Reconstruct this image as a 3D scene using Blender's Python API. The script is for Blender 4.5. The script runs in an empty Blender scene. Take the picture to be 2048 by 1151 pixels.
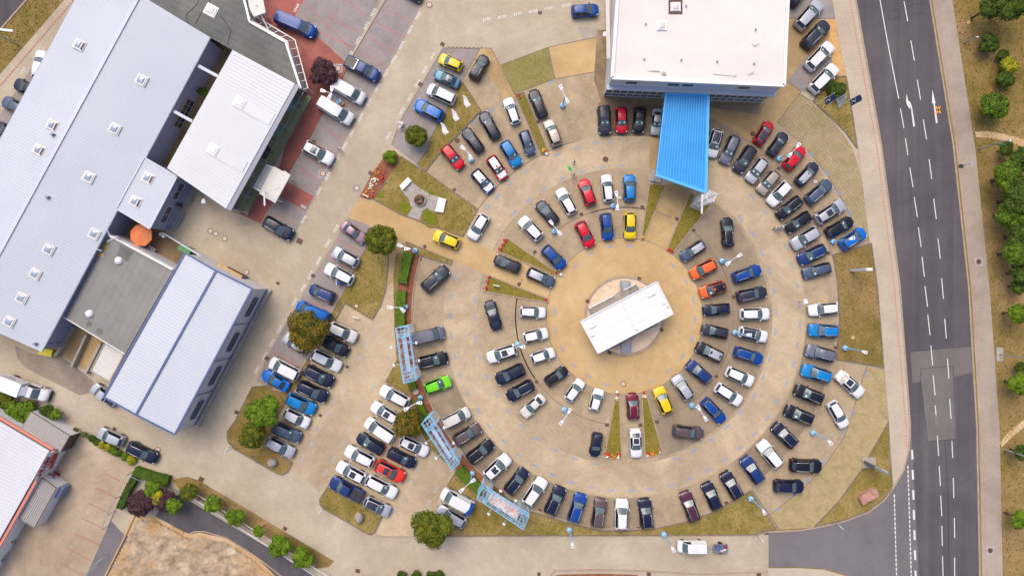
import bpy, bmesh, math, random
from mathutils import Vector, Matrix
R = math.radians
rnd = random.Random(7)
sc = bpy.context.scene
COL = sc.collection
# ------------------------------------------------------------------ camera, sky, sun, exposure
H = 104.0; S = 13.0; CX = 1024.0; CY = 575.5      # drone height (m); photo pixels per metre on the ground; photo centre
cam = bpy.data.cameras.new('camera'); co = bpy.data.objects.new('camera', cam); COL.objects.link(co)
co.location = (0, 0, H); cam.sensor_width = 36; cam.lens = 36 * H / (2048 / S); cam.clip_end = 2000; cam.clip_start = 1
sc.camera = co
w = bpy.data.worlds.new('World'); sc.world = w; w.use_nodes = True
nt = w.node_tree; nt.nodes.clear()
sky = nt.nodes.new('ShaderNodeTexSky'); sky.sky_type = 'NISHITA'; sky.sun_disc = False
SUN_EL = 58; SUN_AZ = 335                            # azimuth clockwise from +Y (top of the photo)
sky.sun_elevation = R(SUN_EL); sky.sun_rotation = R(SUN_AZ); sky.dust_density = 4.0; sky.ozone_density = 0.6; sky.air_density = 0.7
bg = nt.nodes.new('ShaderNodeBackground'); bg.inputs[1].default_value = 0.15
wo = nt.nodes.new('ShaderNodeOutputWorld'); nt.links.new(sky.outputs[0], bg.inputs[0]); nt.links.new(bg.outputs[0], wo.inputs[0])
sl = bpy.data.lights.new('sun', 'SUN'); sl.energy = 0.95; sl.angle = R(45); sl.color = (1, 0.94, 0.79)
so = bpy.data.objects.new('sun', sl); COL.objects.link(so)
d = Vector((math.sin(R(SUN_AZ)) * math.cos(R(SUN_EL)), math.cos(R(SUN_AZ)) * math.cos(R(SUN_EL)), math.sin(R(SUN_EL))))
so.rotation_euler = (-d).to_track_quat('-Z', 'Y').to_euler(); so.location = (0, 0, 60)
sc.view_settings.view_transform = 'Standard'; sc.view_settings.look = 'None'; sc.view_settings.gamma = 1
sc.view_settings.exposure = 0.79; sc.view_settings.use_curve_mapping = False
# ------------------------------------------------------------------ helpers
GAIN = 1.4
def D(r, g, b, k=GAIN):
    f = lambda v: (v / 255 / 12.92 if v / 255 <= .04045 else ((v / 255 + .055) / 1.055) ** 2.4) / k
    return (f(r), f(g), f(b), 1)
def P(px, py, z=0.0):
    k = (H - z) / (H * S)
    return Vector(((px - CX) * k, (CY - py) * k, z))
def PP(poly, z=0.0):
    return [P(x, y, z) for x, y in poly]
def arc(cx, cy, r, a0, a1, n=24):          # photo-plane arc, degrees counter-clockwise from right
    return [(cx + r * math.cos(R(a0 + (a1 - a0) * i / n)), cy - r * math.sin(R(a0 + (a1 - a0) * i / n))) for i in range(n + 1)]
RC = (1249, 632)                           # centre of the parking rings
def tag(o, label=None, cat=None, group=None, kind=None):
    if label: o['label'] = label
    if cat: o['category'] = cat
    if group: o['group'] = group
    if kind: o['kind'] = kind
    return o
def link(name, me, mat=None, parent=None, loc=None):
    o = bpy.data.objects.new(name, me); COL.objects.link(o)
    if mat is not None:
        if len(me.materials) == 0: me.materials.append(mat)
        if me.materials[0] is not mat:
            o.material_slots[0].link = 'OBJECT'; o.material_slots[0].material = mat
    if parent: o.parent = parent
    if loc is not None: o.location = loc
    return o
def empty(name, loc=(0, 0, 0), rz=0):
    o = bpy.data.objects.new(name, None); COL.objects.link(o); o.location = loc; o.rotation_euler = (0, 0, rz); o.empty_display_size = .3
    return o
class MB:
    def __init__(s): s.v = []; s.f = []; s.m = []
    def add(s, vs, fs, m=0):
        b = len(s.v); s.v += [tuple(v) for v in vs]; s.f += [tuple(b + i for i in f) for f in fs]; s.m += [m] * len(fs); return s
    def box(s, c, size, rz=0, m=0):
        c = Vector(c); x, y, z = [a / 2 for a in size]; M = Matrix.Rotation(rz, 3, 'Z')
        vs = [c + M @ Vector((sx * x, sy * y, sz * z)) for sz in (-1, 1) for sx, sy in ((-1, -1), (1, -1), (1, 1), (-1, 1))]
        return s.add(vs, [(3, 2, 1, 0), (4, 5, 6, 7), (0, 1, 5, 4), (1, 2, 6, 5), (2, 3, 7, 6), (3, 0, 4, 7)], m)
    def prism(s, poly, z0, z1, m=0, bottom=False):
        pts = [(p[0], p[1]) for p in poly]
        if sum(pts[i][0] * pts[(i + 1) % len(pts)][1] - pts[(i + 1) % len(pts)][0] * pts[i][1] for i in range(len(pts))) < 0: pts.reverse()
        n = len(pts); vs = [(x, y, z0) for x, y in pts] + [(x, y, z1) for x, y in pts]
        fs = [tuple(range(n, 2 * n))] + [(i, (i + 1) % n, n + (i + 1) % n, n + i) for i in range(n)]
        if bottom: fs.append(tuple(range(n - 1, -1, -1)))
        return s.add(vs, fs, m)
    def walls(s, poly, z0, z1, m=0, skip=()):
        pts = [(p[0], p[1]) for p in poly]; n = len(pts)
        for i in range(n):
            if i in skip: continue
            a, b = pts[i], pts[(i + 1) % n]
            s.add([(a[0], a[1], z0), (b[0], b[1], z0), (b[0], b[1], z1), (a[0], a[1], z1)], [(0, 1, 2, 3)], m)
        return s
    def sheet(s, poly, z=None, m=0):
        pts = [Vector((p[0], p[1], p[2] if z is None else z)) for p in poly]
        if sum(pts[i][0] * pts[(i + 1) % len(pts)][1] - pts[(i + 1) % len(pts)][0] * pts[i][1] for i in range(len(pts))) < 0: pts.reverse()
        return s.add(pts, [tuple(range(len(pts)))], m)
    def tube(s, a, b, r0, r1=None, n=6, m=0, cap=True):
        a = Vector(a); b = Vector(b); r1 = r0 if r1 is None else r1; dd = (b - a).normalized()
        u = dd.cross(Vector((0, 0, 1)) if abs(dd.z) < .9 else Vector((1, 0, 0))).normalized(); v = dd.cross(u)
        vs = [a + (u * math.cos(2 * math.pi * i / n) + v * math.sin(2 * math.pi * i / n)) * r0 for i in range(n)] + \
             [b + (u * math.cos(2 * math.pi * i / n) + v * math.sin(2 * math.pi * i / n)) * r1 for i in range(n)]
        fs = [(i, n + i, n + (i + 1) % n, (i + 1) % n) for i in range(n)]
        if cap: fs += [tuple(range(n)), tuple(range(2 * n - 1, n - 1, -1))]
        return s.add(vs, fs, m)
    def bar(s, a, b, wd, ht, m=0):          # rectangular bar between two points
        a = Vector(a); b = Vector(b); dd = (b - a); L = dd.length; dd.normalize()
        u = dd.cross(Vector((0, 0, 1)) if abs(dd.z) < .95 else Vector((0, 1, 0))).normalized() * wd / 2; v = u.cross(dd).normalized() * ht / 2
        vs = [p + su * u + sv * v for p in (a, b) for su, sv in ((-1, -1), (1, -1), (1, 1), (-1, 1))]
        return s.add(vs, [(0, 1, 2, 3), (7, 6, 5, 4), (0, 4, 5, 1), (1, 5, 6, 2), (2, 6, 7, 3), (3, 7, 4, 0)], m)
    def lathe(s, c, prof, n=12, m=0):
        c = Vector(c); k = len(prof)
        vs = [c + Vector((r * math.cos(2 * math.pi * i / n), r * math.sin(2 * math.pi * i / n), z)) for r, z in prof for i in range(n)]
        fs = [(j * n + i, j * n + (i + 1) % n, (j + 1) * n + (i + 1) % n, (j + 1) * n + i) for j in range(k - 1) for i in range(n)]
        fs.append(tuple((k - 1) * n + i for i in range(n)))
        return s.add(vs, fs, m)
    def blob(s, c, rad, jit=.0, seg=2, m=0, rn=rnd, rz=0):
        bm = bmesh.new(); bmesh.ops.create_icosphere(bm, subdivisions=seg, radius=1)
        M = Matrix.Rotation(rz, 3, 'Z'); vs = []
        for v in bm.verts:
            k = 1 + rn.uniform(-jit, jit); p = M @ Vector((v.co.x * rad[0] * k, v.co.y * rad[1] * k, v.co.z * rad[2] * k)); vs.append(Vector(c) + p)
        fs = [tuple(v.index for v in f.verts) for f in bm.faces]; bm.free()
        return s.add(vs, fs, m)
    def mesh(s, name, smooth=False):
        me = bpy.data.meshes.new(name); me.from_pydata(s.v, [], s.f)
        if any(s.m): me.polygons.foreach_set('material_index', s.m)
        if smooth: me.polygons.foreach_set('use_smooth', [True] * len(me.polygons))
        me.update(); return me
    def build(s, name, mat, parent=None, smooth=False, loc=None):
        me = s.mesh(name, smooth)
        if isinstance(mat, (list, tuple)):
            for q in mat: me.materials.append(q)
            o = bpy.data.objects.new(name, me); COL.objects.link(o)
            if parent: o.parent = parent
            if loc is not None: o.location = loc
            return o
        return link(name, me, mat, parent, loc)
def lerp(a, b, t): return a + (b - a) * t
# ------------------------------------------------------------------ materials
def newmat(name):
    m = bpy.data.materials.new(name); m.use_nodes = True; n = m.node_tree.nodes; b = n['Principled BSDF']; return m, m.node_tree, n, b
def pmat(name, col, rough=.5, metal=0, coat=0, var=0, vs=2.0, spec=.5):
    m, t, n, b = newmat(name); b.inputs['Base Color'].default_value = col if len(col) == 4 else (*col, 1)
    b.inputs['Roughness'].default_value = rough; b.inputs['Metallic'].default_value = metal
    b.inputs['Coat Weight'].default_value = coat; b.inputs['Coat Roughness'].default_value = .06; b.inputs['Specular IOR Level'].default_value = spec
    if var:
        g = n.new('ShaderNodeNewGeometry'); q = n.new('ShaderNodeTexNoise'); q.inputs['Scale'].default_value = vs; q.inputs['Detail'].default_value = 5
        t.links.new(g.outputs['Position'], q.inputs['Vector'])
        r = n.new('ShaderNodeMapRange'); r.inputs['From Min'].default_value = .3; r.inputs['From Max'].default_value = .7; r.inputs['To Min'].default_value = 1 - var; r.inputs['To Max'].default_value = 1 + var * .5
        t.links.new(q.outputs[0], r.inputs[0])
        x = n.new('ShaderNodeVectorMath'); x.operation = 'SCALE'; x.inputs[0].default_value = tuple(col[:3]); t.links.new(r.outputs[0], x.inputs['Scale']); t.links.new(x.outputs[0], b.inputs['Base Color'])
    return m
def gmat(name, ca, cb, scale=.35, cc=None, cscale=.08, camt=.6, fine=.12, fscale=6, brick=None, bump=.3, rough=.92, clo=.45, chi=.65, streak=None):
    """ground: ca/cb mixed by noise, stains of cc, fine grain, optional block pattern (w, h, angle, strength)"""
    m, t, n, b = newmat(name); L = t.links.new
    g = n.new('ShaderNodeNewGeometry')
    def noise(s, det=6, rg=.6, dist=0):
        q = n.new('ShaderNodeTexNoise'); q.inputs['Scale'].default_value = s; q.inputs['Detail'].default_value = det; q.inputs['Roughness'].default_value = rg; q.inputs['Distortion'].default_value = dist
        L(g.outputs['Position'], q.inputs['Vector']); return q.outputs[0]
    def mr(src, a, c, lo=0, hi=1):
        r = n.new('ShaderNodeMapRange'); r.inputs[1].default_value = a; r.inputs[2].default_value = c; r.inputs[3].default_value = lo; r.inputs[4].default_value = hi; L(src, r.inputs[0]); return r.outputs[0]
    def mix(f, x, y, mode='MIX'):
        q = n.new('ShaderNodeMix'); q.data_type = 'RGBA'; q.blend_type = mode
        if isinstance(f, float): q.inputs[0].default_value = f
        else: L(f, q.inputs[0])
        for i, c in ((6, x), (7, y)):
            if isinstance(c, tuple): q.inputs[i].default_value = c
            else: L(c, q.inputs[i])
        return q.outputs[2]
    c = mix(mr(noise(scale, 8, .65, .3), .35, .65), ca, cb)
    if cc: c = mix(mr(noise(cscale, 8, .7, .6), clo, chi, 0, camt), c, cc)
    hgt = noise(fscale, 4, .7)
    f = mr(hgt, .25, .75, 1 - fine, 1 + fine)
    x = n.new('ShaderNodeVectorMath'); x.operation = 'SCALE'; L(c, x.inputs[0]); L(f, x.inputs['Scale']); c = x.outputs[0]
    if streak:
        mp = n.new('ShaderNodeMapping'); mp.inputs['Rotation'].default_value = (0, 0, R(streak[0])); mp.inputs['Scale'].default_value = (streak[1], .02, 1); L(g.outputs['Position'], mp.inputs[0])
        q = n.new('ShaderNodeTexNoise'); q.inputs['Scale'].default_value = 1; q.inputs['Detail'].default_value = 4; L(mp.outputs[0], q.inputs['Vector'])
        x = n.new('ShaderNodeVectorMath'); x.operation = 'SCALE'; L(c, x.inputs[0]); L(mr(q.outputs[0], .3, .7, 1 - streak[2], 1 + streak[2]), x.inputs['Scale']); c = x.outputs[0]
    if brick:
        bw, bh, ang, st = brick
        mp = n.new('ShaderNodeMapping'); mp.inputs['Rotation'].default_value = (0, 0, R(ang)); L(g.outputs['Position'], mp.inputs[0])
        q = n.new('ShaderNodeTexBrick'); L(mp.outputs[0], q.inputs['Vector']); q.inputs['Scale'].default_value = 1
        q.inputs['Brick Width'].default_value = bw; q.inputs['Row Height'].default_value = bh; q.inputs['Mortar Size'].default_value = bh * .12; q.inputs['Mortar Smooth'].default_value = .3
        q.inputs['Color1'].default_value = (1.04,) * 3 + (1,); q.inputs['Color2'].default_value = (1 - st * .35,) * 3 + (1,); q.inputs['Mortar'].default_value = (1 - st,) * 3 + (1,)
        c = mix(1.0, c, q.outputs[0], 'MULTIPLY')
    if name.endswith('paving') or name.endswith('asphalt'):      # small oil spots and grime
        x = n.new('ShaderNodeVectorMath'); x.operation = 'SCALE'; L(c, x.inputs[0]); L(mr(noise(1.3, 5, .75), .60, .72, 1, .84), x.inputs['Scale']); c = x.outputs[0]
        x = n.new('ShaderNodeVectorMath'); x.operation = 'SCALE'; L(c, x.inputs[0]); L(mr(noise(.16, 6, .7, 1.5), .3, .7, .93, 1.06), x.inputs['Scale']); c = x.outputs[0]
    L(c, b.inputs['Base Color']); b.inputs['Roughness'].default_value = rough; b.inputs['Specular IOR Level'].default_value = .25
    bp = n.new('ShaderNodeBump'); bp.inputs['Strength'].default_value = bump; bp.inputs['Distance'].default_value = .05; L(hgt, bp.inputs['Height']); L(bp.outputs[0], b.inputs['Normal'])
    return m
M = {}
M['drive'] = gmat('light_block_paving', D(190, 175, 153), D(203, 188, 166), .25, D(172, 154, 129), .06, .6, .06, 3, (.6, .3, 28, .08), .1)
M['lot'] = gmat('lot_block_paving', D(194, 172, 142), D(210, 188, 156), .4, D(168, 148, 124), .09, .75, .09, 2.5, (.6, .3, 10, .08), .1)
M['lotdark'] = gmat('worn_bay_paving', D(180, 159, 131), D(198, 176, 145), .5, D(158, 140, 118), .16, .8, .11, 2.5, (.4, .2, 40, .14), .1)
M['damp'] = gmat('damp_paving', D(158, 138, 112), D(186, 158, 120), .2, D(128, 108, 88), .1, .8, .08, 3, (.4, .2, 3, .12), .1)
M['tan'] = gmat('sandy_paving', D(205, 172, 122), D(215, 184, 138), .3, D(184, 150, 102), .08, .7, .06, 4, (.4, .2, 60, .07), .1)
M['tan2'] = gmat('golden_paving', D(188, 158, 112), D(208, 176, 126), .25, D(150, 124, 90), .1, .7, .06, 4, (.4, .2, 60, .07), .1)
M['bay'] = gmat('grey_block_paving', D(158, 148, 145), D(172, 162, 158), .3, D(136, 124, 120), .1, .5, .05, 4, (.4, .2, 28, .14), .1)
M['red'] = gmat('red_block_paving', D(172, 104, 94), D(188, 116, 104), .3, D(128, 80, 72), .08, .75, .06, 4, (.4, .2, 28, .12), .1)
M['asph'] = gmat('road_asphalt', D(93, 88, 92), D(104, 98, 100), .12, D(82, 75, 82), .05, .6, .05, 5, None, .15, streak=(-8, .9, .14))
M['asph2'] = gmat('worn_asphalt', D(112, 107, 110), D(124, 118, 120), .12, D(134, 128, 128), .05, .7, .06, 5, None, .15)
M['patch'] = gmat('patched_asphalt', D(118, 110, 108), D(126, 118, 116), .3, D(110, 102, 102), .1, .5, .05, 5, None, .1)
M['walkgrey'] = gmat('grey_footpath_paving', D(172, 157, 144), D(186, 170, 156), .2, D(154, 138, 124), .1, .6, .06, 5, (.4, .2, 10, .12), .1)
M['walk'] = gmat('footpath_paving', D(196, 179, 158), D(206, 190, 169), .2, D(188, 170, 150), .1, .6, .06, 5, (.4, .2, 10, .12), .1)
M['grass'] = gmat('dry_lawn', D(150, 128, 68), D(122, 112, 46), .7, D(176, 150, 98), .22, .8, .28, 9, None, .6)
M['grass2'] = gmat('greener_lawn', D(132, 120, 44), D(150, 128, 60), .7, D(108, 112, 24), .3, .6, .25, 9, None, .6)
M['verge'] = gmat('dry_verge', D(148, 122, 70), D(118, 102, 46), .35, D(170, 138, 96), .07, .9, .25, 6, None, .7)
M['gpave'] = gmat('grass_grown_pavers', D(198, 174, 136), D(186, 164, 118), .6, D(152, 142, 78), .7, .55, .2, 6, (.5, .25, 30, .3), .2)
M['gpave2'] = gmat('mossy_pavers', D(172, 158, 104), D(156, 144, 86), .6, D(140, 134, 62), .2, .6, .14, 4, (.36, .3, 30, .45), .2)
M['mulch'] = gmat('bark_mulch', D(156, 98, 74), D(128, 80, 60), 1.5, D(176, 120, 92), .5, .6, .3, 12, None, .9)
M['gravel'] = gmat('pink_gravel', D(234, 206, 178), D(246, 220, 194), 2.5, D(204, 172, 144), .8, .6, .14, 14, None, .8)
M['chips'] = gmat('yellow_wood_chips', D(222, 176, 116), D(204, 156, 96), 2.2, D(236, 196, 138), .8, .7, .2, 8, None, .8)
M['sand'] = gmat('churned_sand', D(202, 182, 156), D(146, 124, 100), .45, D(208, 160, 98), .08, .8, .25, 2.2, None, 1)
M['sand2'] = gmat('pale_sand', D(208, 176, 136), D(190, 150, 98), .3, D(226, 200, 164), .12, .8, .2, 2.5, None, .8)
M['yard'] = gmat('yard_paving', D(192, 172, 150), D(206, 186, 162), .25, D(160, 138, 112), .06, .9, .07, 3, (.4, .2, 30, .1), .1)
M['court'] = gmat('court_paving', D(140, 118, 92), D(166, 140, 104), .25, D(96, 80, 66), .12, .8, .08, 4, (.4, .2, 30, .1), .1)
M['kerb'] = gmat('kerb_stone', D(186, 166, 146), D(166, 146, 128), 1.0, None, .1, 0, .1, 8, None, .2)
M['kerbg'] = gmat('grey_kerb_stone', D(142, 126, 112), D(120, 106, 94), 1.0, None, .1, 0, .1, 8, None, .2)
M['concrete'] = gmat('concrete', D(186, 176, 164), D(172, 160, 148), .8, None, .1, 0, .08, 8, None, .2)
M['cobble'] = gmat('grey_setts', D(196, 188, 182), D(176, 168, 162), 1, None, .1, 0, .08, 8, (.24, .16, 20, .3), .3)
M['felt'] = gmat('grey_green_roof_felt', D(116, 117, 114), D(130, 129, 124), .25, D(98, 100, 98), .1, .7, .06, 4, (6, 1.0, 28, .12), .2, .85)
M['felt2'] = gmat('grey_roof_felt', D(142, 140, 138), D(152, 148, 144), .2, D(130, 126, 126), .1, .6, .05, 4, (7, 1.1, -62, .06), .2, .85)
M['wroof'] = gmat('white_roof_membrane', D(238, 231, 226), D(232, 225, 219), .15, D(218, 209, 201), .05, .5, .02, 3, None, .05, .7)
M['stain'] = gmat('roof_dirt', D(186, 168, 158), D(212, 198, 188), .6, D(150, 132, 124), .4, .6, .06, 3, None, .05, .8)
M['lilac'] = gmat('lilac_metal_roofing', D(208, 212, 222), D(200, 205, 216), .08, None, .1, 0, .015, 2, None, 0, .45)
M['lilac2'] = gmat('pale_metal_roofing', D(214, 217, 226), D(206, 210, 220), .08, None, .1, 0, .015, 2, None, 0, .45)
M['wmetal'] = gmat('white_metal_roofing', D(222, 223, 228), D(214, 215, 221), .1, None, .1, 0, .02, 2, None, 0, .4)
M['ribl'] = pmat('lilac_rib', D(198, 203, 214), .4)
M['ribw'] = pmat('white_rib', D(212, 214, 220), .4)
M['canopy'] = gmat('blue_canopy_metal', D(60, 165, 238), D(52, 152, 226), .2, D(42, 134, 208), .12, .7, .03, 3, None, 0, .45)
M['canrib'] = pmat('blue_canopy_rib', D(84, 184, 250), .4)
M['bwall'] = pmat('blue_grey_cladding', D(138, 145, 178), .5, var=.1, vs=.8)
M['gwall'] = pmat('grey_cladding', D(222, 219, 222), .5, var=.08, vs=.5)
M['trim'] = pmat('steel_blue_trim', D(84, 104, 148), .4)
M['gutter'] = pmat('slate_gutter', D(140, 142, 160), .4)
M['white'] = pmat('white_paint', D(240, 238, 238), .4)
M['offw'] = pmat('off_white_panel', D(222, 216, 208), .5, var=.05)
M['lblue'] = pmat('light_blue_paint', D(150, 206, 242), .4)
M['lblue2'] = pmat('pale_blue_base', D(150, 200, 236), .5)
M['lgt'] = pmat('lamp_white', D(236, 238, 244), .35)
M['dark'] = pmat('dark_opening', (.012, .012, .014), .5)
M['steel'] = pmat('galvanised_steel', D(176, 182, 192), .35, .4)
M['dglass'] = pmat('dark_window_glass', (.014, .022, .03), .06, 0, .3)
M['skyl'] = pmat('skylight_dome', D(160, 172, 194), .12, 0, .6, .25, 1.5)
M['frame'] = pmat('cream_frame', D(236, 230, 224), .5)
M['brown'] = pmat('brown_iron', D(104, 70, 58), .7, var=.2, vs=6)
M['ringc'] = pmat('pale_manhole_lid', D(214, 190, 176), .7)
M['orange'] = pmat('orange_canvas', D(244, 142, 88), .7)
M['yellowp'] = pmat('yellow_bin', D(238, 216, 20), .4)
M['greenp'] = pmat('green_bin', D(70, 146, 74), .4)
M['redp'] = pmat('faded_red_paint', D(150, 56, 56), .5)
M['redbright'] = pmat('red_stripe', D(222, 138, 118), .5)
M['sred'] = pmat('sign_red', D(196, 38, 46), .5)
M['navyf'] = pmat('navy_cloth', D(44, 66, 118), .7)
M['wood'] = pmat('pale_timber', D(206, 168, 112), .7, var=.2, vs=2)
M['bark'] = pmat('tree_bark', D(92, 76, 60), .9, var=.3, vs=5)
M['rock'] = gmat('grey_boulder', D(178, 168, 156), D(150, 140, 128), 2.2, D(200, 190, 176), .9, .6, .15, 8, None, .8)
M['rockr'] = gmat('red_sandstone', D(196, 152, 132), D(168, 120, 104), 2.2, D(214, 176, 152), .9, .6, .15, 8, None, .8)
M['rockd'] = gmat('dark_fountain_rock', D(92, 74, 62), D(64, 52, 46), 2.2, D(190, 150, 110), 1.4, .5, .2, 8, None, .9)
M['stripe'] = pmat('road_paint', D(232, 230, 224), .6, var=.1, vs=4)
M['bluenum'] = pmat('blue_ground_paint', D(112, 160, 226), .7, var=.12, vs=5)
M['greynum'] = pmat('grey_ground_paint', D(184, 186, 192), .7, var=.12, vs=5)
M['redline'] = pmat('red_bay_setts', D(206, 112, 104), .8, var=.2, vs=5)
M['reddash'] = pmat('dark_red_setts', D(180, 118, 102), .8, var=.2, vs=5)
M['gridp'] = gmat('grid_pavers', D(168, 148, 122), D(150, 132, 108), .4, D(124, 108, 88), .2, .6, .12, 5, (.42, .42, 45, .5), .2)
M['tyre'] = pmat('tyre_mark', D(158, 142, 124), .9, var=.3, vs=1.5)
M['reddot'] = pmat('red_path_setts', D(206, 134, 122), .8, var=.2, vs=5)
M['chan'] = gmat('drain_channel', D(150, 132, 116), D(136, 120, 106), 1, None, .1, 0, .12, 6, None, .2)
M['ogr'] = pmat('road_orange', D(244, 160, 44), .6)
def glassmat(name, tint, alpha):
    m, t, n, b = newmat(name); tr = n.new('ShaderNodeBsdfTransparent'); tr.inputs[0].default_value = (*tint, 1); mx = n.new('ShaderNodeMixShader'); mx.inputs[0].default_value = alpha
    b.inputs['Base Color'].default_value = (.05, .07, .06, 1); b.inputs['Roughness'].default_value = .04; b.inputs['Coat Weight'].default_value = .5
    t.links.new(tr.outputs[0], mx.inputs[1]); t.links.new(b.outputs[0], mx.inputs[2]); t.links.new(mx.outputs[0], n['Material Output'].inputs[0]); return m
M['glass'] = glassmat('clear_roof_glass', (.88, .92, .86), .14)
M['pglass'] = glassmat('frosted_pergola_glass', (.9, .88, .88), .35)
def leafmat(name, c1, c2, c3):
    m, t, n, b = newmat(name); L = t.links.new; g = n.new('ShaderNodeNewGeometry'); oi = n.new('ShaderNodeObjectInfo')
    ad = n.new('ShaderNodeVectorMath'); ad.operation = 'ADD'; L(g.outputs['Position'], ad.inputs[0]); L(oi.outputs['Random'], ad.inputs[1])
    q = n.new('ShaderNodeTexNoise'); q.inputs['Scale'].default_value = 1.6; q.inputs['Detail'].default_value = 3; L(ad.outputs[0], q.inputs['Vector'])
    a = n.new('ShaderNodeMath'); a.operation = 'ADD'; L(q.outputs[0], a.inputs[0])
    r2 = n.new('ShaderNodeMath'); r2.operation = 'MULTIPLY'; L(g.outputs['Random Per Island'], r2.inputs[0]); r2.inputs[1].default_value = .5; L(r2.outputs[0], a.inputs[1])
    cr = n.new('ShaderNodeValToRGB'); e = cr.color_ramp.elements; e[0].position = .42; e[0].color = c1; e[1].position = .98; e[1].color = c3; k = e.new(.7); k.color = c2
    L(a.outputs[0], cr.inputs[0]); L(cr.outputs[0], b.inputs['Base Color']); b.inputs['Roughness'].default_value = .65; b.inputs['Specular IOR Level'].default_value = .25
    return m
M['lf_olive'] = leafmat('olive_leaves', D(50, 70, 8), D(82, 96, 12), D(132, 130, 24))
M['lf_brown'] = leafmat('bronze_green_leaves', D(54, 68, 8), D(88, 92, 14), D(144, 112, 26))
M['lf_green'] = leafmat('fresh_green_leaves', D(56, 84, 8), D(88, 120, 14), D(134, 162, 28))
M['lf_dark'] = leafmat('dark_green_leaves', D(34, 54, 10), D(58, 82, 14), D(96, 118, 22))
M['lf_purple'] = leafmat('purple_leaves', D(42, 26, 34), D(76, 46, 54), D(106, 70, 76))
M['lf_hedge'] = leafmat('hedge_leaves', D(50, 78, 6), D(72, 102, 10), D(100, 128, 18))
M['lf_yel'] = leafmat('yellow_green_leaves', D(112, 128, 14), D(152, 160, 26), D(206, 186, 40))
M['straw'] = leafmat('straw_tufts', D(150, 124, 72), D(134, 118, 56), D(196, 166, 108))
for k, c in dict(fred=(206, 40, 30), forange=(236, 140, 24), fwhite=(250, 244, 214), fyel=(226, 190, 40)).items(): M[k] = pmat('petals_' + k, D(*c), .7, var=.15, vs=8)
M['grass2g'] = gmat('fresh_green_turf', D(128, 128, 34), D(112, 122, 24), .9, D(146, 134, 56), .4, .6, .25, 9, None, .6)
M['lf_hedge2'] = leafmat('fresh_tufts', D(92, 112, 16), D(112, 132, 24), D(140, 150, 40))
M['hall_shade'] = gmat('hall_shade_paving', D(150, 136, 122), D(172, 156, 138), .25, D(122, 108, 102), .1, .8, .08, 4, None, .1)  # yard paving with the long hall's shade put into its colour
M['lf_mid'] = leafmat('mid_green_leaves', D(42, 66, 8), D(74, 104, 12), D(120, 148, 26))
M['gpave3'] = gmat('brown_grass_pavers', D(184, 163, 130), D(172, 153, 118), .5, D(156, 146, 90), .5, .6, .16, 6, (.5, .5, 45, .2), .2)
M['bays2'] = gmat('grey_brown_bay_paving', D(160, 142, 120), D(174, 155, 130), .4, D(138, 122, 104), .15, .8, .09, 3, (.6, .3, 30, .08), .1)  # bay blocks of a darker grey-brown tone
# ------------------------------------------------------------------ ground and pavements
SN = [0]
def surf(name, poly, mat, z, label=None):
    SN[0] += 1; z += (SN[0] % 20) * .00016
    m = MB(); m.sheet(PP(poly), z); o = m.build(name, M[mat]); o['kind'] = 'structure'
    if label: o['label'] = label
    return o
def slab(name, poly, mat, z0, z1):
    m = MB(); m.prism(PP(poly), z0, z1); o = m.build(name, M[mat]); o['kind'] = 'structure'; return o
def band(poly_l, poly_r): return list(poly_l) + list(reversed(poly_r))
def offset(pts, dd, closed=True):
    pts = [Vector((p[0], p[1])) for p in pts]; n = len(pts); out = []
    A = sum(pts[i].x * pts[(i + 1) % n].y - pts[(i + 1) % n].x * pts[i].y for i in range(n))
    sg = 1 if A > 0 else -1
    for i in range(n):
        if closed: a, b, c = pts[i - 1], pts[i], pts[(i + 1) % n]
        else: a, b, c = pts[max(i - 1, 0)], pts[i], pts[min(i + 1, n - 1)]
        e1 = (b - a); e2 = (c - b)
        if e1.length < 1e-6: e1 = e2
        if e2.length < 1e-6: e2 = e1
        e1.normalize(); e2.normalize(); nn = Vector((-e1.y - e2.y, e1.x + e2.x))
        if nn.length < 1e-6: nn = Vector((-e1.y, e1.x))
        nn.normalize(); k = 1 / max(.35, nn.dot(Vector((-e1.y, e1.x))))
        out.append(b + nn * dd * k * (sg if closed else 1))
    return out
def kerb_loop(poly, wd=.16, h=.13, mat='kerb', parent=None, name='kerb', z0=0.0):
    o = [Vector((p.x, p.y)) for p in PP(poly)]; i = offset(o, wd); n = len(o)
    vs = [(p.x, p.y, z0) for p in o] + [(p.x, p.y, h) for p in o] + [(p.x, p.y, h) for p in i] + [(p.x, p.y, z0) for p in i]
    fs = []
    for k in range(n):
        q = (k + 1) % n; fs += [(k, q, n + q, n + k), (n + k, n + q, 2 * n + q, 2 * n + k), (2 * n + k, 2 * n + q, 3 * n + q, 3 * n + k)]
    m = MB(); m.add(vs, fs); ob = m.build(name, M[mat], parent)
    if not parent: ob['kind'] = 'structure'
    return ob
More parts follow.
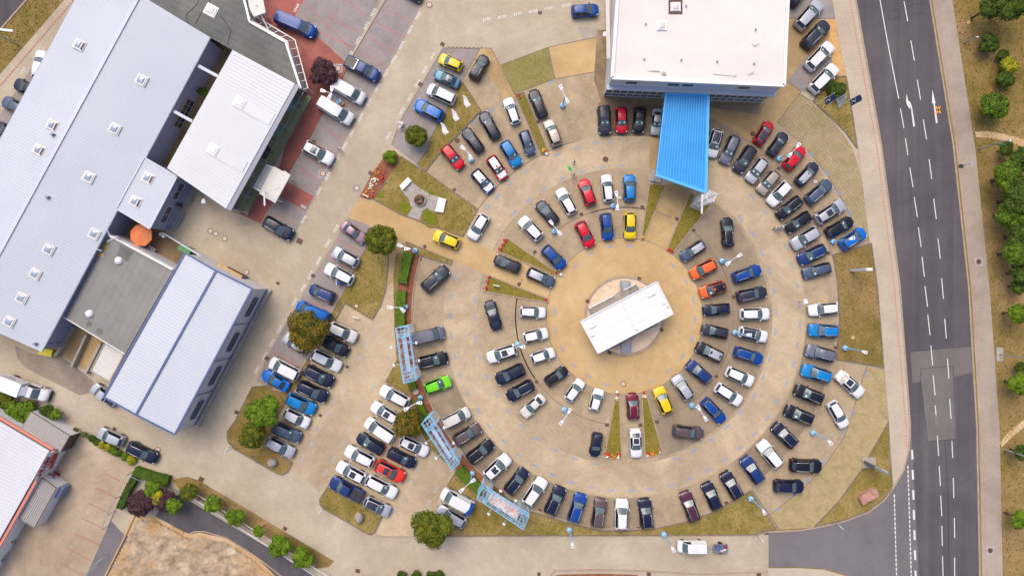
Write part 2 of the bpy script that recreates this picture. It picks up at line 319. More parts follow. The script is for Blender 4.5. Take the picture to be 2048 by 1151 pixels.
def strip(name, pts, wd, z, mat, h=None, parent=None, z0=0.0):      # line of given width along photo points
    a = [Vector((p.x, p.y)) for p in PP(pts)]; l = offset(a, wd / 2, False); r = offset(a, -wd / 2, False)
    m = MB(); n = len(a)
    if h is None:
        for k in range(n - 1): m.sheet([(l[k].x, l[k].y, z), (l[k + 1].x, l[k + 1].y, z), (r[k + 1].x, r[k + 1].y, z), (r[k].x, r[k].y, z)])
    else:
        vs = []
        for k in range(n): vs += [(l[k].x, l[k].y, z0), (l[k].x, l[k].y, h), (r[k].x, r[k].y, h), (r[k].x, r[k].y, z0)]
        fs = []
        for k in range(n - 1):
            for c in range(3): fs.append((4 * k + c, 4 * k + c + 1, 4 * k + 5 + c, 4 * k + 4 + c))
        fs += [(0, 3, 2, 1), (4 * n - 4, 4 * n - 3, 4 * n - 2, 4 * n - 1)]; m.add(vs, fs)
    o = m.build(name, M[mat], parent)
    if not parent: o['kind'] = 'structure'
    return o
LAWNS = []
def lawn(poly, mat='grass', kerb=True, kmat='kerbg', kw=.18, hh=.10, name='lawn'):
    o = surf(name, poly, mat, hh if kerb else .03)
    if kerb: kerb_loop(poly, kw, hh + .03, kmat, o)
    LAWNS.append((poly, hh if kerb else .03)); return o
surf('ground', [(-4200, -3600), (6200, -3600), (6200, 4800), (-4200, 4800)], 'verge', -.02)
drive = surf('driveway', [(-260, -260), (1700, -260), (1713, 0), (1764, 290), (1801, 570), (1790, 975), (1536.5, 1062), (1536.5, 1133), (1536, 1400), (-260, 1400)], 'drive', 0)
# east road
RL = [(1690, -260), (1713, 0), (1764, 290), (1801, 570), (1822, 850), (1830, 1000), (1838, 1151), (1848, 1400)]
RR = [(1816, -260), (1858, 0), (1905, 290), (1936, 575), (1952, 855), (1958, 1151), (1964, 1400)]
road = surf('road', band(RL, RR), 'asph', .012)
surf('side_road', [(1536.5, 1062), (1600, 1058), (1627, 1054), (1681, 1042), (1735, 1023), (1767, 999), (1787, 975), (1808, 940), (1818, 899), (1822, 845), (1836, 845), (1846, 1160), (1852, 1400), (1730, 1400), (1722, 1172), (1700, 1151), (1648, 1136), (1600, 1133), (1536.5, 1133)], 'asph2', .008)
surf('road_edge_footpath', [(1536.5, 1135), (1600, 1135), (1648, 1138), (1700, 1153), (1722, 1180), (1728, 1400), (1536.5, 1400)], 'walk', .004)
surf('asphalt_patch', [(1821, 703), (1850, 700), (1941, 692), (1945, 744), (1908, 753), (1913, 877), (1855, 882), (1842, 763), (1825, 765)], 'patch', .016)
for pts in ([(1841, 765), (1842, 737), (1906, 731), (1911, 877), (1855, 883), (1846, 800), (1841, 765)], [(1821, 703), (1880, 697), (1941, 692)], [(1890, 882), (1896, 1000), (1898, 1151)], [(1777, 40), (1776, 24), (1798, 20), (1800, 36), (1777, 40)], [(1797, 15), (1850, 6)], [(1826, 30), (1848, 26)]):
    strip('tar_joint', pts, .06, .0185, 'dark', parent=road)
SWL = [(1640, -260), (1664, 0), (1678, 86), (1694, 162), (1717, 300), (1735.5, 462), (1756, 580), (1769, 742), (1777, 840), (1786, 974)]
SWR = [(1687, -260), (1710, 0), (1761, 290), (1798, 570), (1819, 850), (1816, 899), (1806, 938), (1789, 971)]
surf('west_footpath', band(SWL, SWR), 'walk', .06)
strip('west_kerb', [(1688, -260), (1711, 0), (1762, 290), (1799, 570), (1820, 850), (1817, 899), (1806.5, 940), (1786, 975), (1767, 1000), (1735, 1024), (1681, 1043.5), (1627, 1055), (1600, 1059.5), (1536, 1062.5)], .22, 0, 'kerb', .12)
ER = [(1860, -260), (1904, 0), (1950.5, 300), (1979, 580), (1999, 860), (2005, 1151), (2010, 1400)]
EL = [(1818, -260), (1861, 0), (1908, 290), (1939, 575), (1955, 855), (1961, 1151), (1967, 1400)]
surf('east_footpath', band(EL, ER), 'walkgrey', .06)
strip('east_kerb', [(x - 2, y) for x, y in EL], .25, 0, 'kerb', .12)
strip('kerb_weeds', [(x + 1.2, y) for x, y in EL], .18, .125, 'grass2')
def dots(name, pts, step, size, z, mat, parent, skipend=0):
    m = MB(); w0 = PP(pts)
    for a, b in zip(w0, w0[1:]):
        n = int((b - a).length / step); ang = math.atan2(b.y - a.y, b.x - a.x)
        for k in range(n):
            p = lerp(a, b, (k + .5) / n); c, s_ = math.cos(ang), math.sin(ang); q = [(p.x + c * u - s_ * v, p.y + s_ * u + c * v, z) for u, v in ((-size[0], -size[1]), (size[0], -size[1]), (size[0], size[1]), (-size[0], size[1]))]
            m.sheet(q)
    o = m.build(name, M[mat], parent); o['kind'] = 'stuff'; return o
dots('red_setts', [(1699, 0), (1754, 300), (1789, 580), (1812, 860), (1813, 894)], .46, (.13, .1), .064, 'reddot', drive)
dots('red_setts', [(1871, 0), (1918, 300), (1946.6, 580), (1965, 860), (1971.6, 1151)], .46, (.12, .09), .064, 'reddot', drive)
dots('red_setts', [(160, -20), (147, 0), (0, 172), (-40, 220)], .5, (.15, .1), .064, 'reddot', drive)
# lane markings: each dash its own part of the road
def dash(a, b, wd=.13, z=.022, mat='stripe', name='lane_dash', parent=None):
    A, B = P(*a), P(*b); u = (B - A).normalized(); v = Vector((-u.y, u.x, 0)) * wd / 2; m = MB()
    m.sheet([A + v, B + v, B - v, A - v], z); return m.build(name, M[mat], parent or road)
def t16(x, y, oy=0, s=3.837): return (1600 + x / s, oy + y / s)
dash(t16(613, -60), t16(613, 0)); strip('centre_line', [t16(600, -200), t16(613, 0), t16(680, 370), t16(757, 757)], .14, .022, 'stripe', parent=road)
for a, b in (((770, 832), (797, 983)), ((808, 1060), (828, 1190))): dash(t16(*a), t16(*b))
for a, b in (((798, 12), (826, 165)), ((850, 312), (877, 466)), ((900, 614), (925, 767)), ((946, 917), (970, 1070))): dash(t16(*a), t16(*b))
for a, b in (((842, 212), (867, 363)), ((876, 437), (900, 590)), ((907, 667), (929, 819)), ((936, 895), (954, 1047)), ((990, 147), (1010, 298)), ((1026, 450), (1045, 604)), ((1058, 755), (1076, 908)), ((1086, 1060), (1100, 1215)), ((958, 1120), (978, 1275))): dash(t16(*a, 280), t16(*b, 280))
for a, b in (((980, 264), (997, 420)), ((1003, 500), (1018, 652)), ((1021, 728), (1036, 882)), ((1037, 960), (1050, 1113)), ((1110, 295), (1122, 446)), ((1131, 600), (1142, 752)), ((1148, 908), (1159, 1061))): dash(t16(*a, 560), t16(*b, 560))
for a, b in (((1008, -40), (1014, 38)), ((1016, 112), (1026, 262)), ((1030, 336), (1038, 484)), ((1041, 556), (1048, 706)), ((1049, 778), (1053, 928)), ((1054, 1000), (1058, 1150)), ((1124, 150), (1129, 277)), ((1134, 424), (1138, 573)), ((1142, 720), (1144, 867)), ((1144, 1014), (1145, 1160))): dash(t16(*a, 840, 3.701), t16(*b, 840, 3.701))
for k in range(7): dash(t16(829 + k * 4.1, 217 + k * 148.5, 840, 3.701), t16(832 + k * 4.1, 288 + k * 148.5, 840, 3.701), .3, name='give_way_dash')
for k in range(26): dash(t16(798 + k * 1.03, 334 + k * 33.5, 840, 3.701), t16(798.7 + k * 1.03, 357 + k * 33.5, 840, 3.701), .17, name='give_way_dash')
for k in range(19): dash(t16(697 + k * .95, 546 + k * 33.8, 840, 3.701), t16(697.7 + k * .95, 570 + k * 33.8, 840, 3.701), .17, name='give_way_dash')
def paint(name, pts, z=.023, mat='stripe', par=None):
    m = MB(); m.sheet(PP(pts), z); return m.build(name, M[mat], par or road)
paint('turn_arrow', [t16(*p) for p in ((818, 718), (828, 770), (846, 785), (858, 815), (882, 968), (868, 972), (850, 828), (842, 810), (848, 836), (838, 832), (818, 800), (813, 770))])
paint('ahead_arrow', [t16(*p) for p in ((1015, 690), (1040, 792), (1034, 797), (1056, 943), (1042, 946), (1024, 800), (1012, 790))])
for a, b in (((1040, 818), (1078, 868)), ((1074, 816), (1044, 872))): dash(t16(*a), t16(*b), .28, .027, 'ogr', 'paint_cross')
# north-west street
surf('north_west_road', [(105, -60), (52, 0), (0, 58), (-108, 178), (-400, 178), (-400, -260), (240, -260)], 'asph', .012)
lawn([(118, -70), (57, 0), (0, 64), (-104, 180), (-104, 268), (0, 148), (128, 0), (190, -70)], 'verge', False)
strip('verge_kerb', [(111, -60), (55, -1), (0, 61), (-106, 180)], .25, 0, 'kerb', .12)
surf('west_parking_bays', [(110, 88), (72, 122), (0, 229), (-40, 290), (-40, 360), (130, 160)], 'bay', .004)
# red paving and grey bays north-west of the ring
surf('red_forecourt', [(480, -60), (630, -60), (608, 0), (591, 31), (695, 127), (687, 156), (667, 182), (646, 227), (619, 279), (580, 345), (542, 410), (521, 447), (478, 427), (500, 400), (560, 330), (600, 180), (560, 90), (500, 50)], 'red', .008)
surf('grey_bays', [(628, -60), (785, -60), (762, 0), (696, 122), (690, 124), (591, 32), (608, 0)], 'bay', .004)
bays = surf('grey_bays', [(806, -60), (872, -60), (845, 2), (820, 57), (689, 284), (594, 460), (590, 466), (521, 447), (542, 410), (580, 345), (619, 279), (646, 227), (667, 182), (694, 127), (705, 115), (775, -2)], 'bay', .004)
strip('brown_channel', [(806, -60), (772, 0), (700, 122), (688, 150), (667, 182)], .14, .014, 'brown')
surf('red_bay', [(576, 363), (628, 391), (610, 422), (559, 393)], 'red', .012)
for pts in ([(576, 363), (628, 391)], [(559, 393), (610, 422)], [(591, 32), (695, 127)], [(689, 284), (845, 2)], [(521, 447), (580, 345), (619, 279)]): strip('edging_stone', pts, .1, .016, 'kerb')
for k in range(15):
    if k in (12,): continue
    r = (807 - 16.9 * k, 75 + 29.4 * k - (8 if k > 9 else 0)); l = (751.5 - 16.5 * k, 44 + 29.4 * k - (8 if k > 9 else 0))
    if k > 4: l = (l[0] + 12, l[1] + 7)
    dash(l, r, .09, .012, 'redline', 'bay_line', bays)
dash((775, 20), (824, 45.7), .09, .012, 'redline', 'bay_line', bays)
for k in range(5):
    dash((616 + (k - 1) * 33, -2 + 0 * k) if k else (608, 4), (746 - 0 * k, 0), .01, .0121, 'redline', 'bay_line', bays) if False else None
for a, b in (((608, 2), (702, 99)), ((676, -12), (735, 35)), ((655, 33), (718, 65)), ((745, -8), (752, 4)), ((676, 19), (651, 59)), ((640, 64), (702, 93))): dash(a, b, .09, .012, 'redline', 'bay_line', bays)
wb = surf('grey_bays', [(696, 434), (739, 451), (736, 491), (708, 538), (687, 580), (671, 607), (657, 633), (616, 711), (571, 784), (545, 776), (513, 763), (533, 714), (621.6, 560), (674, 475.5)], 'bay', .004)
for a, b in (((672, 477), (723, 507)), ((656, 512), (710, 542)), ((640, 541), (652, 548)), ((616, 601), (658, 622)), ((546, 702), (598, 733)), ((533, 729), (545, 737)), ((563, 668), (574, 674)), ((592, 618), (605, 625))): dash(a, b, .09, .012, 'redline', 'bay_line', wb)
strip('edging_stone', [(696, 434), (674, 475), (621.6, 560), (533, 714), (513, 763)], .1, .016, 'kerb')
surf('grey_bays', [(886, 96), (959, 98), (925, 160), (862, 272), (852, 303), (833, 328), (783, 290), (800, 243)], 'bay', .004)
# the display lot with its rings
surf('display_lot', [(959, 98), (983, 98), (1002, 130), (1096, 95), (1196, 74), (1218, 60), (1216, 188), (1400, 195), (1530, 203), (1560, 190), (1604, 186), (1620, 206), (1665, 240), (1704, 294), (1728, 384), (1742, 485), (1756, 580), (1769, 742), (1777, 840), (1627, 1054), (1557, 1058), (1500, 1060), (1240, 1064), (1135, 1043), (1062, 1021), (985, 1000), (905, 940), (855, 889), (826, 790), (812, 640), (816, 560), (837, 512), (868, 512), (905, 522), (960, 440), (852, 343), (878, 309), (915, 272), (963, 222), (925, 162)], 'lotdark', .004)
def annulus(r0, r1, a0, a1, n=48): return arc(*RC, r1, a0, a1, n) + arc(*RC, r0, a1, a0, n)
surf('ring_lane', annulus(296, 362, -179, 179, 96), 'lot', .008)
surf('sandy_circle', arc(*RC, 156, 0, 360, 72)[:-1], 'tan', .016)
surf('west_lot', [(705, 585), (745, 640), (774, 575), (787, 560), (789, 660), (794, 718), (771, 763), (817, 790), (830, 830), (855, 890), (905, 938), (893, 970), (875, 1000), (890, 1072), (770, 1072), (752, 1066), (768, 1029), (790, 1025), (660, 965), (640, 985), (588, 938), (577, 942), (586, 924), (573, 915), (540, 880), (520, 850), (560, 800), (598, 765), (625, 712), (664, 640), (688, 607)], 'lot', .008)
surf('south_lane', [(770, 1073), (1536, 1073), (1536, 1150), (900, 1150), (700, 1150), (640, 1100)], 'drive', .004)
strip('edging_stone', [(752, 1070), (770, 1072), (897, 1072), (1200, 1071), (1511, 1069.7), (1536, 1062)], .16, 0, 'kerb', .1)
strip('edging_stone', [(1536.5, 1062), (1536.5, 1133)], .12, .02, 'kerb')
strip('edging_stone', [(1100, 1151), (1110, 1140), (1200, 1138), (1280, 1140), (1400, 1147), (1536, 1142)], .2, 0, 'kerb', .1)
surf('mulch_bed', [(1105, 1200), (1108, 1151), (1118, 1147.5), (1200, 1146), (1275, 1148), (1290, 1200)], 'mulch', .03)
surf('sandy_entrance', [(721, 395), (746, 402), (926, 474), (996, 505), (1110, 552), (1125, 560), (1112, 590), (1097, 596), (977, 550), (905, 520), (810, 482), (778, 495), (739, 451), (696, 434)], 'tan', .012)
surf('sandy_entrance', [(1300, 255), (1424, 255), (1415, 380), (1380, 383), (1330, 501), (1312, 500), (1287, 481), (1333, 368), (1298, 366)], 'tan2', .012)
surf('canopy_forecourt', [(1418, 200), (1530, 206), (1560, 192), (1597, 185), (1600, 183), (1602, 184), (1554, 244), (1500, 285), (1438, 253), (1418, 250)], 'tan2', .012)
surf('east_apron', [(1568, 37), (1592, 37), (1650, 39), (1656, 60), (1668, 150), (1634, 188), (1600, 182), (1590, 190), (1560, 200), (1524, 206), (1524, 160)], 'tan2', .008)
surf('grey_bays', [(1560, -60), (1658, -60), (1664, 0), (1671, 37), (1575, 37)], 'bay', .012)
surf('grey_bays', [(1574, 163), (1612, 112), (1661, 107), (1669, 152), (1634, 186), (1602, 183)], 'bay', .012)
surf('wood_chip_bed', [(1652, 39), (1672, 39), (1682, 100), (1692, 150), (1670, 152), (1661, 107), (1656, 60)], 'chips', .02)
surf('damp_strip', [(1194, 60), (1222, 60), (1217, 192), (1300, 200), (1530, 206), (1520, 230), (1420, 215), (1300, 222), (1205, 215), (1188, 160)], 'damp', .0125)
surf('damp_bays', [(1197, 206), (1330, 212), (1320, 272), (1200, 272)], 'gridp', .0165)
surf('pale_patch', [(1098.5, 94), (1196, 76), (1195, 143), (1111.5, 158)], 'tan', .008)
surf('stone_patch', [(1155, 53), (1194, 54), (1194, 73), (1168, 78)], 'concrete', .008)
surf('sandy_path', [(960, 98), (983, 98), (1002, 132), (1030, 189), (1030, 200), (1008, 198), (985, 158), (965, 140), (938, 138)], 'tan2', .008)
surf('grass_pavers', [(1002, 130), (1096, 95), (1110, 158), (1027, 188)], 'gpave2', .012)
surf('grass_pavers', [(1599, 188), (1625, 203), (1665, 240), (1704, 294), (1717, 332), (1728, 384), (1741, 484), (1712, 457), (1699, 426), (1675.6, 384), (1652, 345), (1622, 309), (1600, 285), (1580, 262), (1555, 244)], 'gpave3', .012)
surf('grass_pavers', [(1733, 732), (1768, 742), (1777, 840), (1724, 935), (1676, 1002), (1627, 1053), (1558, 1057), (1537, 1030), (1605, 977), (1650, 930), (1690, 870)], 'gpave', .012)
strip('edging_stone', [(1503, 978), (1558, 1057.6)], .14, 0, 'kerbg', .05)
for pts in ([(1597.6, 188), (1625, 203), (1640, 213)], [(1554.6, 244), (1600, 285), (1622, 309), (1652, 345), (1675.6, 384), (1699, 426), (1712, 457)], [(1002, 130), (1096, 95), (1155, 82), (1195, 74)], [(1096, 95), (1110, 158)], [(1027, 188), (1110, 158), (1195, 143)], [(983, 98), (1030, 189)], [(886, 96), (960, 98)], [(959.5, 98), (925, 161)], [(886, 96), (800, 243), (783, 290)], [(1733, 732), (1690, 870), (1650, 930), (1605, 977), (1537, 1030)], [(1568, 37), (1671, 37)], [(1574, 163), (1602, 184)], [(1602, 184), (1554, 244)], [(1438, 253), (1500, 285)]): strip('edging_stone', pts, .1, .0205, 'kerbg')
for r, a0, a1 in ((218, 128, 65), (218, 58, -80), (218, -97, -200), (218, 215, 165), (217, 108, 75), (363, 152, 106), (363, 95, 78), (433, 52, 5)):
    strip('drain_channel', arc(*RC, r, a0, a1, 40), .16, .0225, 'chan')
strip('edging_stone', arc(*RC, 156.5, 0, 360, 72), .08, .0215, 'kerbg')
# dotted kerb line top
dots('kerb_slots', [(893, 94), (985, 97)], .6, (.2, .05), .024, 'brown', drive)
# west yard, sand and service road
yard = surf('west_yard', [(157, 866), (177, 872), (273, 930), (265, 944), (213, 1056), (170, 1151), (120, 1400), (-260, 1400), (-260, 860)], 'yard', .008)
for a, b in (((765, 388), (930, 468)), ((712, 500), (870, 575)), ((655, 610), (820, 692)), ((603, 722), (788, 808)), ((548, 832), (745, 925)), ((495, 940), (690, 1045)), ((440, 1050), (640, 1160))):
    dots('red_bay_setts', [(a[0] / 3.7, 840 + a[1] / 3.7), (b[0] / 3.7, 840 + b[1] / 3.7)], .28, (.07, .13), .014, 'reddash', yard)
surf('service_road', [(365, 985), (378, 1000), (640, 1155), (660, 1400), (600, 1200), (513, 1113), (454, 1076), (410, 1066), (378, 1067), (311, 1032), (330, 1000)], 'asph', .012)
surf('sand_yard', [(270, 1029), (311, 1032), (378, 1067), (400, 1064), (454, 1077), (513, 1114), (600, 1200), (640, 1400), (100, 1400), (170, 1300), (211, 1151), (245, 1080)], 'sand2', .016)
strip('road_kerb', [(378, 1067), (388, 1062), (410, 1062), (454, 1075), (513, 1112), (575, 1160)], .18, 0, 'kerb', .1)
surf('south_verge_footing', [(375, 952), (400, 961), (668, 1121), (657, 1133), (635, 1136), (520, 1070), (400, 1000), (365, 985), (345, 958)], 'verge', .016)
surf('asphalt_patch', [(213, 1058), (222, 1040), (245, 1065), (262, 1075), (215, 1151), (200, 1200), (150, 1200), (172, 1151)], 'asph2', .02)
# hall courtyards
surf('courtyard', [(420, 76), (470, 98), (334, 336), (300, 330)], 'court', .02)
surf('courtyard', [(233, 420), (310, 455), (330, 460), (500, 577), (346, 530), (214, 466)], 'court', .02)
surf('wet_patch', [(420, 92), (430, 90), (440, 110), (436, 122), (420, 138), (398, 148), (415, 110)], 'mulch', .024)
surf('loading_ramps', [(125, 640), (209, 682), (182, 745), (118, 708)], 'tan2', .02)
# lawns
lawn([(747, 399), (760, 381), (780, 345), (802, 312), (852, 343), (957, 418), (926, 474), (863, 452), (800, 428.6)], 'grass')
lawn([(925, 162), (963, 222), (915, 272), (878, 309), (852, 343), (833, 328), (852, 303), (862, 272)], 'grass')
lawn([(1030.7, 189), (1048, 184), (1098, 308), (1083, 311)], 'grass2')
lawn([(735, 490), (778, 492), (777, 530), (772, 580), (762, 612), (745, 640), (690, 607), (672, 640), (661, 630), (688, 580), (708, 537)], 'grass')
lawn([(664, 627), (673, 641), (625, 713), (598, 765), (570, 806), (548, 845), (538, 878), (573, 915.7), (586, 924), (577, 943), (565, 950), (554, 947), (467.6, 897), (455, 882), (454, 862), (470, 840), (504, 772), (541, 769), (546, 778), (571, 786), (618, 712)], 'verge')
lawn([(657, 968), (697, 997), (728, 1005), (767, 1029), (751, 1062), (743, 1069), (735, 1067), (646, 1016), (639, 1007), (639, 996)], 'grass')
lawn([(1634, 188), (1664, 160), (1671, 153), (1692.5, 152), (1704, 220), (1715, 297), (1710, 293), (1688.6, 263), (1662.6, 237), (1625, 203)], 'grass')
lawn([(1665, 509), (1743, 485), (1756, 580), (1768, 735), (1672, 719), (1678, 638), (1674, 560)], 'verge')
lawn([(1777, 841), (1779, 900), (1785, 970), (1767, 998), (1735, 1022), (1681, 1041), (1628, 1053), (1676, 1002), (1724, 935)], 'grass')
lawn([(893, 970), (912, 940), (945, 965), (985, 1000), (1062, 1021.5)] + [(1135, 1043), (1200, 1059), (1240, 1061), (1281, 1058), (1321, 1052), (1378, 1040), (1430, 1021), (1501, 979), (1553, 1057), (1531, 1061), (1511, 1069), (1200, 1070.5), (900, 1071), (892, 1066), (910, 1050), (922, 1060), (953, 1003)], 'grass')
lawn([(771, 763), (817, 790), (830, 830), (855, 889), (905, 938), (913, 930), (868, 868), (838, 800), (820, 770), (812, 766), (806, 745), (797, 655), (795, 600), (798, 560), (810, 505), (792, 507), (787, 560), (789, 660), (794, 718)], 'grass', kw=.1)
lawn([(811, 482), (906, 520), (903, 530), (837, 511), (815, 503)], 'grass')
lawn([(378, 957), (400, 964), (664, 1121), (657, 1130), (630, 1128), (520, 1062), (400, 994), (366, 983)], 'verge', False)
WEDGE = [[(1298, 366), (1333, 368.6), (1287, 480.7), (1281, 480)], [(1380, 384), (1425.5, 407), (1343.4, 509), (1331.7, 500)], [(1012.5, 473), (1122, 550), (1119, 554), (995.5, 504)],
         [(977, 549), (1097.7, 597), (1096.7, 606), (967, 583.5)], [(1230, 789), (1239, 789), (1244.6, 917), (1207, 915.7)], [(1282, 782), (1292.6, 782), (1327, 907.6), (1289, 914)]]
for p in WEDGE: lawn(p, 'grass2', kmat='kerb')
surf('mulch_strip', arc(*RC, 437, 163.5, 236, 50) + arc(*RC, 425.5, 236, 163.5, 50), 'mulch', .04)
surf('mulch_underlay', arc(*RC, 455, 162, 230, 40) + arc(*RC, 437, 230, 162, 40), 'mulch', .13)
strip('ring_kerb', arc(*RC, 425, 163.5, 292, 80), .18, 0, 'kerb', .13)
surf('flower_mulch', [(719, 394), (746, 400), (760, 382), (781, 345), (800, 313), (790, 303), (776, 300), (760, 325), (742, 350)], 'mulch', .03)
surf('garden_path', [(778, 494), (812, 484), (815, 503), (795, 506), (788, 540), (786, 590), (789, 640), (770, 640), (765, 600), (774, 570), (779, 530)], 'tan2', .006)
# centre disc
slab('gravel_disc', arc(1249, 631.5, 75, 0, 360, 64)[:-1], 'gravel', 0, .10)
kerb_loop(arc(1249, 631.5, 80.5, 0, 360, 64)[:-1], .38, .16, 'kerb')
# east verge
surf('trodden_path', [(1950, 264), (1975, 262), (2010, 268), (2060, 282), (2060, 300), (2015, 282), (1980, 276), (1952, 274)], 'sand2', .0)
surf('trodden_path', [(2000, 884), (2018, 862), (2060, 830), (2060, 845), (2030, 868), (2004, 893)], 'sand2', .0)
for x, y, r in ((1937, 45, 4), (1986, 192, 5), (1650, 603, 5), (1705, 674, 4)):
    surf('bare_patch', arc(x, y, r, 0, 350, 9), 'sand2', .034 if x > 1800 else .106)
# manholes and drains: parts of the driveway
def drain(x, y, s=.42, rz=28, z=.03): m = MB(); m.box((0, 0, z), (s * 1.15, s, .02), R(-rz)); o = m.build('drain_grate', M['brown'], drive); o.location = P(x, y); return o
for x, y, s, rz in ((741, 346, .55, 28), (599.4, 482, .8, 28), (626, 551, .55, 28), (556, 566, .45, 28), (662, 608, .5, 28), (534, 716, .6, 28), (474, 824, .6, 28), (694.6, 733, .45, 28), (641, 830, .45, 28), (402.7, 957.6, .7, 28), (570, 1056, .55, 30), (715.7, 1140.5, .6, 20), (1080, 26, .5, 0), (841, 169, .6, 28), (885, 89, .6, 28), (229, 857, .5, 28),
    (1075.6, 244, .45, 0), (908.5, 379, .45, -30), (849.6, 493, .5, 70), (840, 517, .5, 70), (1069.7, 504, .5, -50), (1038, 568, .5, -60), (1039, 566, .01, 0), (1162.7, 428, .5, -20), (1284.5, 414, .5, 0), (1354, 437.6, .5, 28), (1387, 460, .5, 35), (1557, 337, .5, 30), (1467, 594, .5, 85), (1432.6, 752, .5, -30), (1657, 506, .5, 80), (1671, 694.5, .5, 85), (1073, 763, .45, 40), (1214, 849, .5, 5), (1213, 848, .01, 0), (1281, 849.5, .5, 0), (1314, 843, .5, -15), (924, 904.7, .5, 30), (1079.7, 1019.7, .5, 20), (1276.5, 1056, .5, 0), (1452.7, 1005, .5, 25), (1278, 556.5, .5, 20), (1175, 602, .5, 60), (1323, 659, .5, 60), (1219, 704, .5, 20), (1031, 593, .01, 0), (1297.6, 1147.6, .6, 90), (1517.5, 1148, .6, 0), (1532.5, 1064.6, .6, 0), (1078, 1147, .5, 90)):
    if s > .1: drain(x, y, s, rz, .17 if (x - 1249) ** 2 + (y - 631.5) ** 2 < 82 ** 2 else .03)
def manhole(x, y, r=.36, lid='ringc', z=.026):
    m = MB(); m.lathe((0, 0, z), [(r * 1.3, 0), (r * 1.3, .012), (r, .012)], 14); a = m.build('manhole_ring', M['brown'], drive, loc=P(x, y))
    m = MB(); m.lathe((0, 0, z + .012), [(r, 0), (r, .008)], 14); m.build('manhole_lid', M[lid], drive, loc=P(x, y))
for x, y, r, l in ((493, 544, .34, 'ringc'), (646, 347, .36, 'ringc'), (713.6, 376, .36, 'ringc'), (627, 285, .3, 'brown'), (421, 462, .34, 'ringc'), (431.5, 467, .34, 'ringc'), (449.5, 477, .34, 'ringc'), (676, 137, .36, 'ringc'), (858.7, 10, .36, 'ringc'), (914.7, 281, .3, 'brown'), (1211, 318.6, .34, 'brown'), (1505, 268, .3, 'brown'), (1239, 395, .32, 'ringc'), (1630.5, 362.6, .34, 'ringc'), (1957, 523, .3, 'brown'), (1246.4, 767, .34, 'ringc'), (315.7, 898.6, .34, 'ringc'), (1980, 1099.5, .3, 'brown'), (713, 611.6, .26, 'ringc'), (798, 583, .26, 'brown')):
    manhole(x, y, r, l, .066 if x > 1900 else (.12 if (x, y) in ((713, 611.6), (798, 583)) else .026))
for x, y in ((676, 137), (646, 347), (713.6, 376), (1957, 523), (1980, 1099.5)):
    surf('manhole_surround', [(x - 9, y - 9), (x + 9, y - 9), (x + 9, y + 9), (x - 9, y + 9)], 'cobble', .063 if x > 1900 else .022)
surf('manhole_surround', [(415, 455), (440, 466), (437, 474), (412, 463)], 'cobble', .022)
# ------------------------------------------------------------------ painted bay numbers (parts of the driveway)
GL = {}
def glyph(ch):
    if ch not in GL:
        c = bpy.data.curves.new('t', 'FONT'); c.body = ch; c.size = 1; c.resolution_u = 2; c.offset = .028; o = bpy.data.objects.new('t', c); COL.objects.link(o)
        bpy.context.view_layer.update(); me = o.to_mesh(); GL[ch] = ([tuple(v.co) for v in me.vertices], [tuple(p.vertices) for p in me.polygons]); o.to_mesh_clear()
        bpy.data.objects.remove(o)
    return GL[ch]
def text_mb(txt, size, adv=.62):
    m = MB(); x = 0
    for ch in txt:
        if ch != ' ':
            v, f = glyph(ch); m.add([((p[0] + x) * size, (p[1] - .35) * size, 0) for p in v], f)
        x += adv if ch != '1' else adv * .85
    L = x * size; m.v = [(p[0] - L / 2, p[1], p[2]) for p in m.v]; return m
def number(x, y, txt, ang, size=.5, mat='bluenum', z=.028):
    o = text_mb(txt, size).build('bay_number', M[mat], drive); o.location = P(x, y) + Vector((0, 0, z)); o.rotation_euler = (0, 0, R(ang)); return o
def ringang(x, y, out=True):
    a = math.degrees(math.atan2(-(y - RC[1]), x - RC[0])); return a - 90 if out else a + 90
inner = [(1181, 507), (1220, 494), (1260, 492), (1346, 531), (1372, 563), (1387, 600), (1390, 638), (1383, 678), (1365, 712), (1339, 741), (1304, 762), (1211, 768), (1176, 752), (1146, 729), (1124, 697), (1111, 660), (1109, 623), (1152, 530)]
for k, (x, y) in enumerate(inner): number(x, y, str(1301 + k), ringang(x, y, False), .47)
mid = [(1548, 582), (1551.5, 622.6), (1550.7, 663), (1539.5, 716), (1526, 754), (1507, 791), (1482, 823), (1454, 853), (1423, 878), (1388, 900), (1351, 916), (1192.6, 927), (1149.6, 915.7), (1112.8, 899.5), (1076, 878), (1045.6, 851), (1016.4, 822), (993, 788), (973.6, 753), (960, 715), (951, 676), (948.7, 635.6), (950, 600.5), (1028, 426.5), (1057.6, 400), (1089.5, 377), (1125, 357), (1163.8, 343), (1203.7, 334.8), (1243, 331), (1481, 437), (1505.6, 468), (1524, 505.6), (1537.7, 542)]
for k, (x, y) in enumerate(mid): number(x, y, str(1262 - k) if k > 10 else str(1272 - k), ringang(x, y), .47)
out_ = [(977.3, 413.5), (995.6, 392), (1021.6, 366.6), (1053, 343), (1116, 309), (1153.8, 296), (1192.5, 286.5), (1220, 284.7), (1504.6, 392.7), (1531, 424), (1571, 493), (1584.6, 530), (1594, 569.5), (1599, 609.6), (1599.7, 649), (1595, 689), (1586.7, 728), (1573.6, 766), (1556, 801), (1535, 835), (1509.5, 866.5), (1481, 895), (1448.7, 919), (1415.5, 940), (1379, 957), (1341.4, 970), (1301, 977), (1262, 980.5), (1222, 980), (1183.8, 973.8), (1143, 963.8), (1105.4, 949.5), (1069.7, 931), (1037.8, 909.5), (1007.6, 882), (979, 852), (956.4, 820.7), (936, 786), (921, 749.8), (910, 712), (903, 671.6), (900.4, 631), (903.8, 592.6), (909.5, 553.7)]
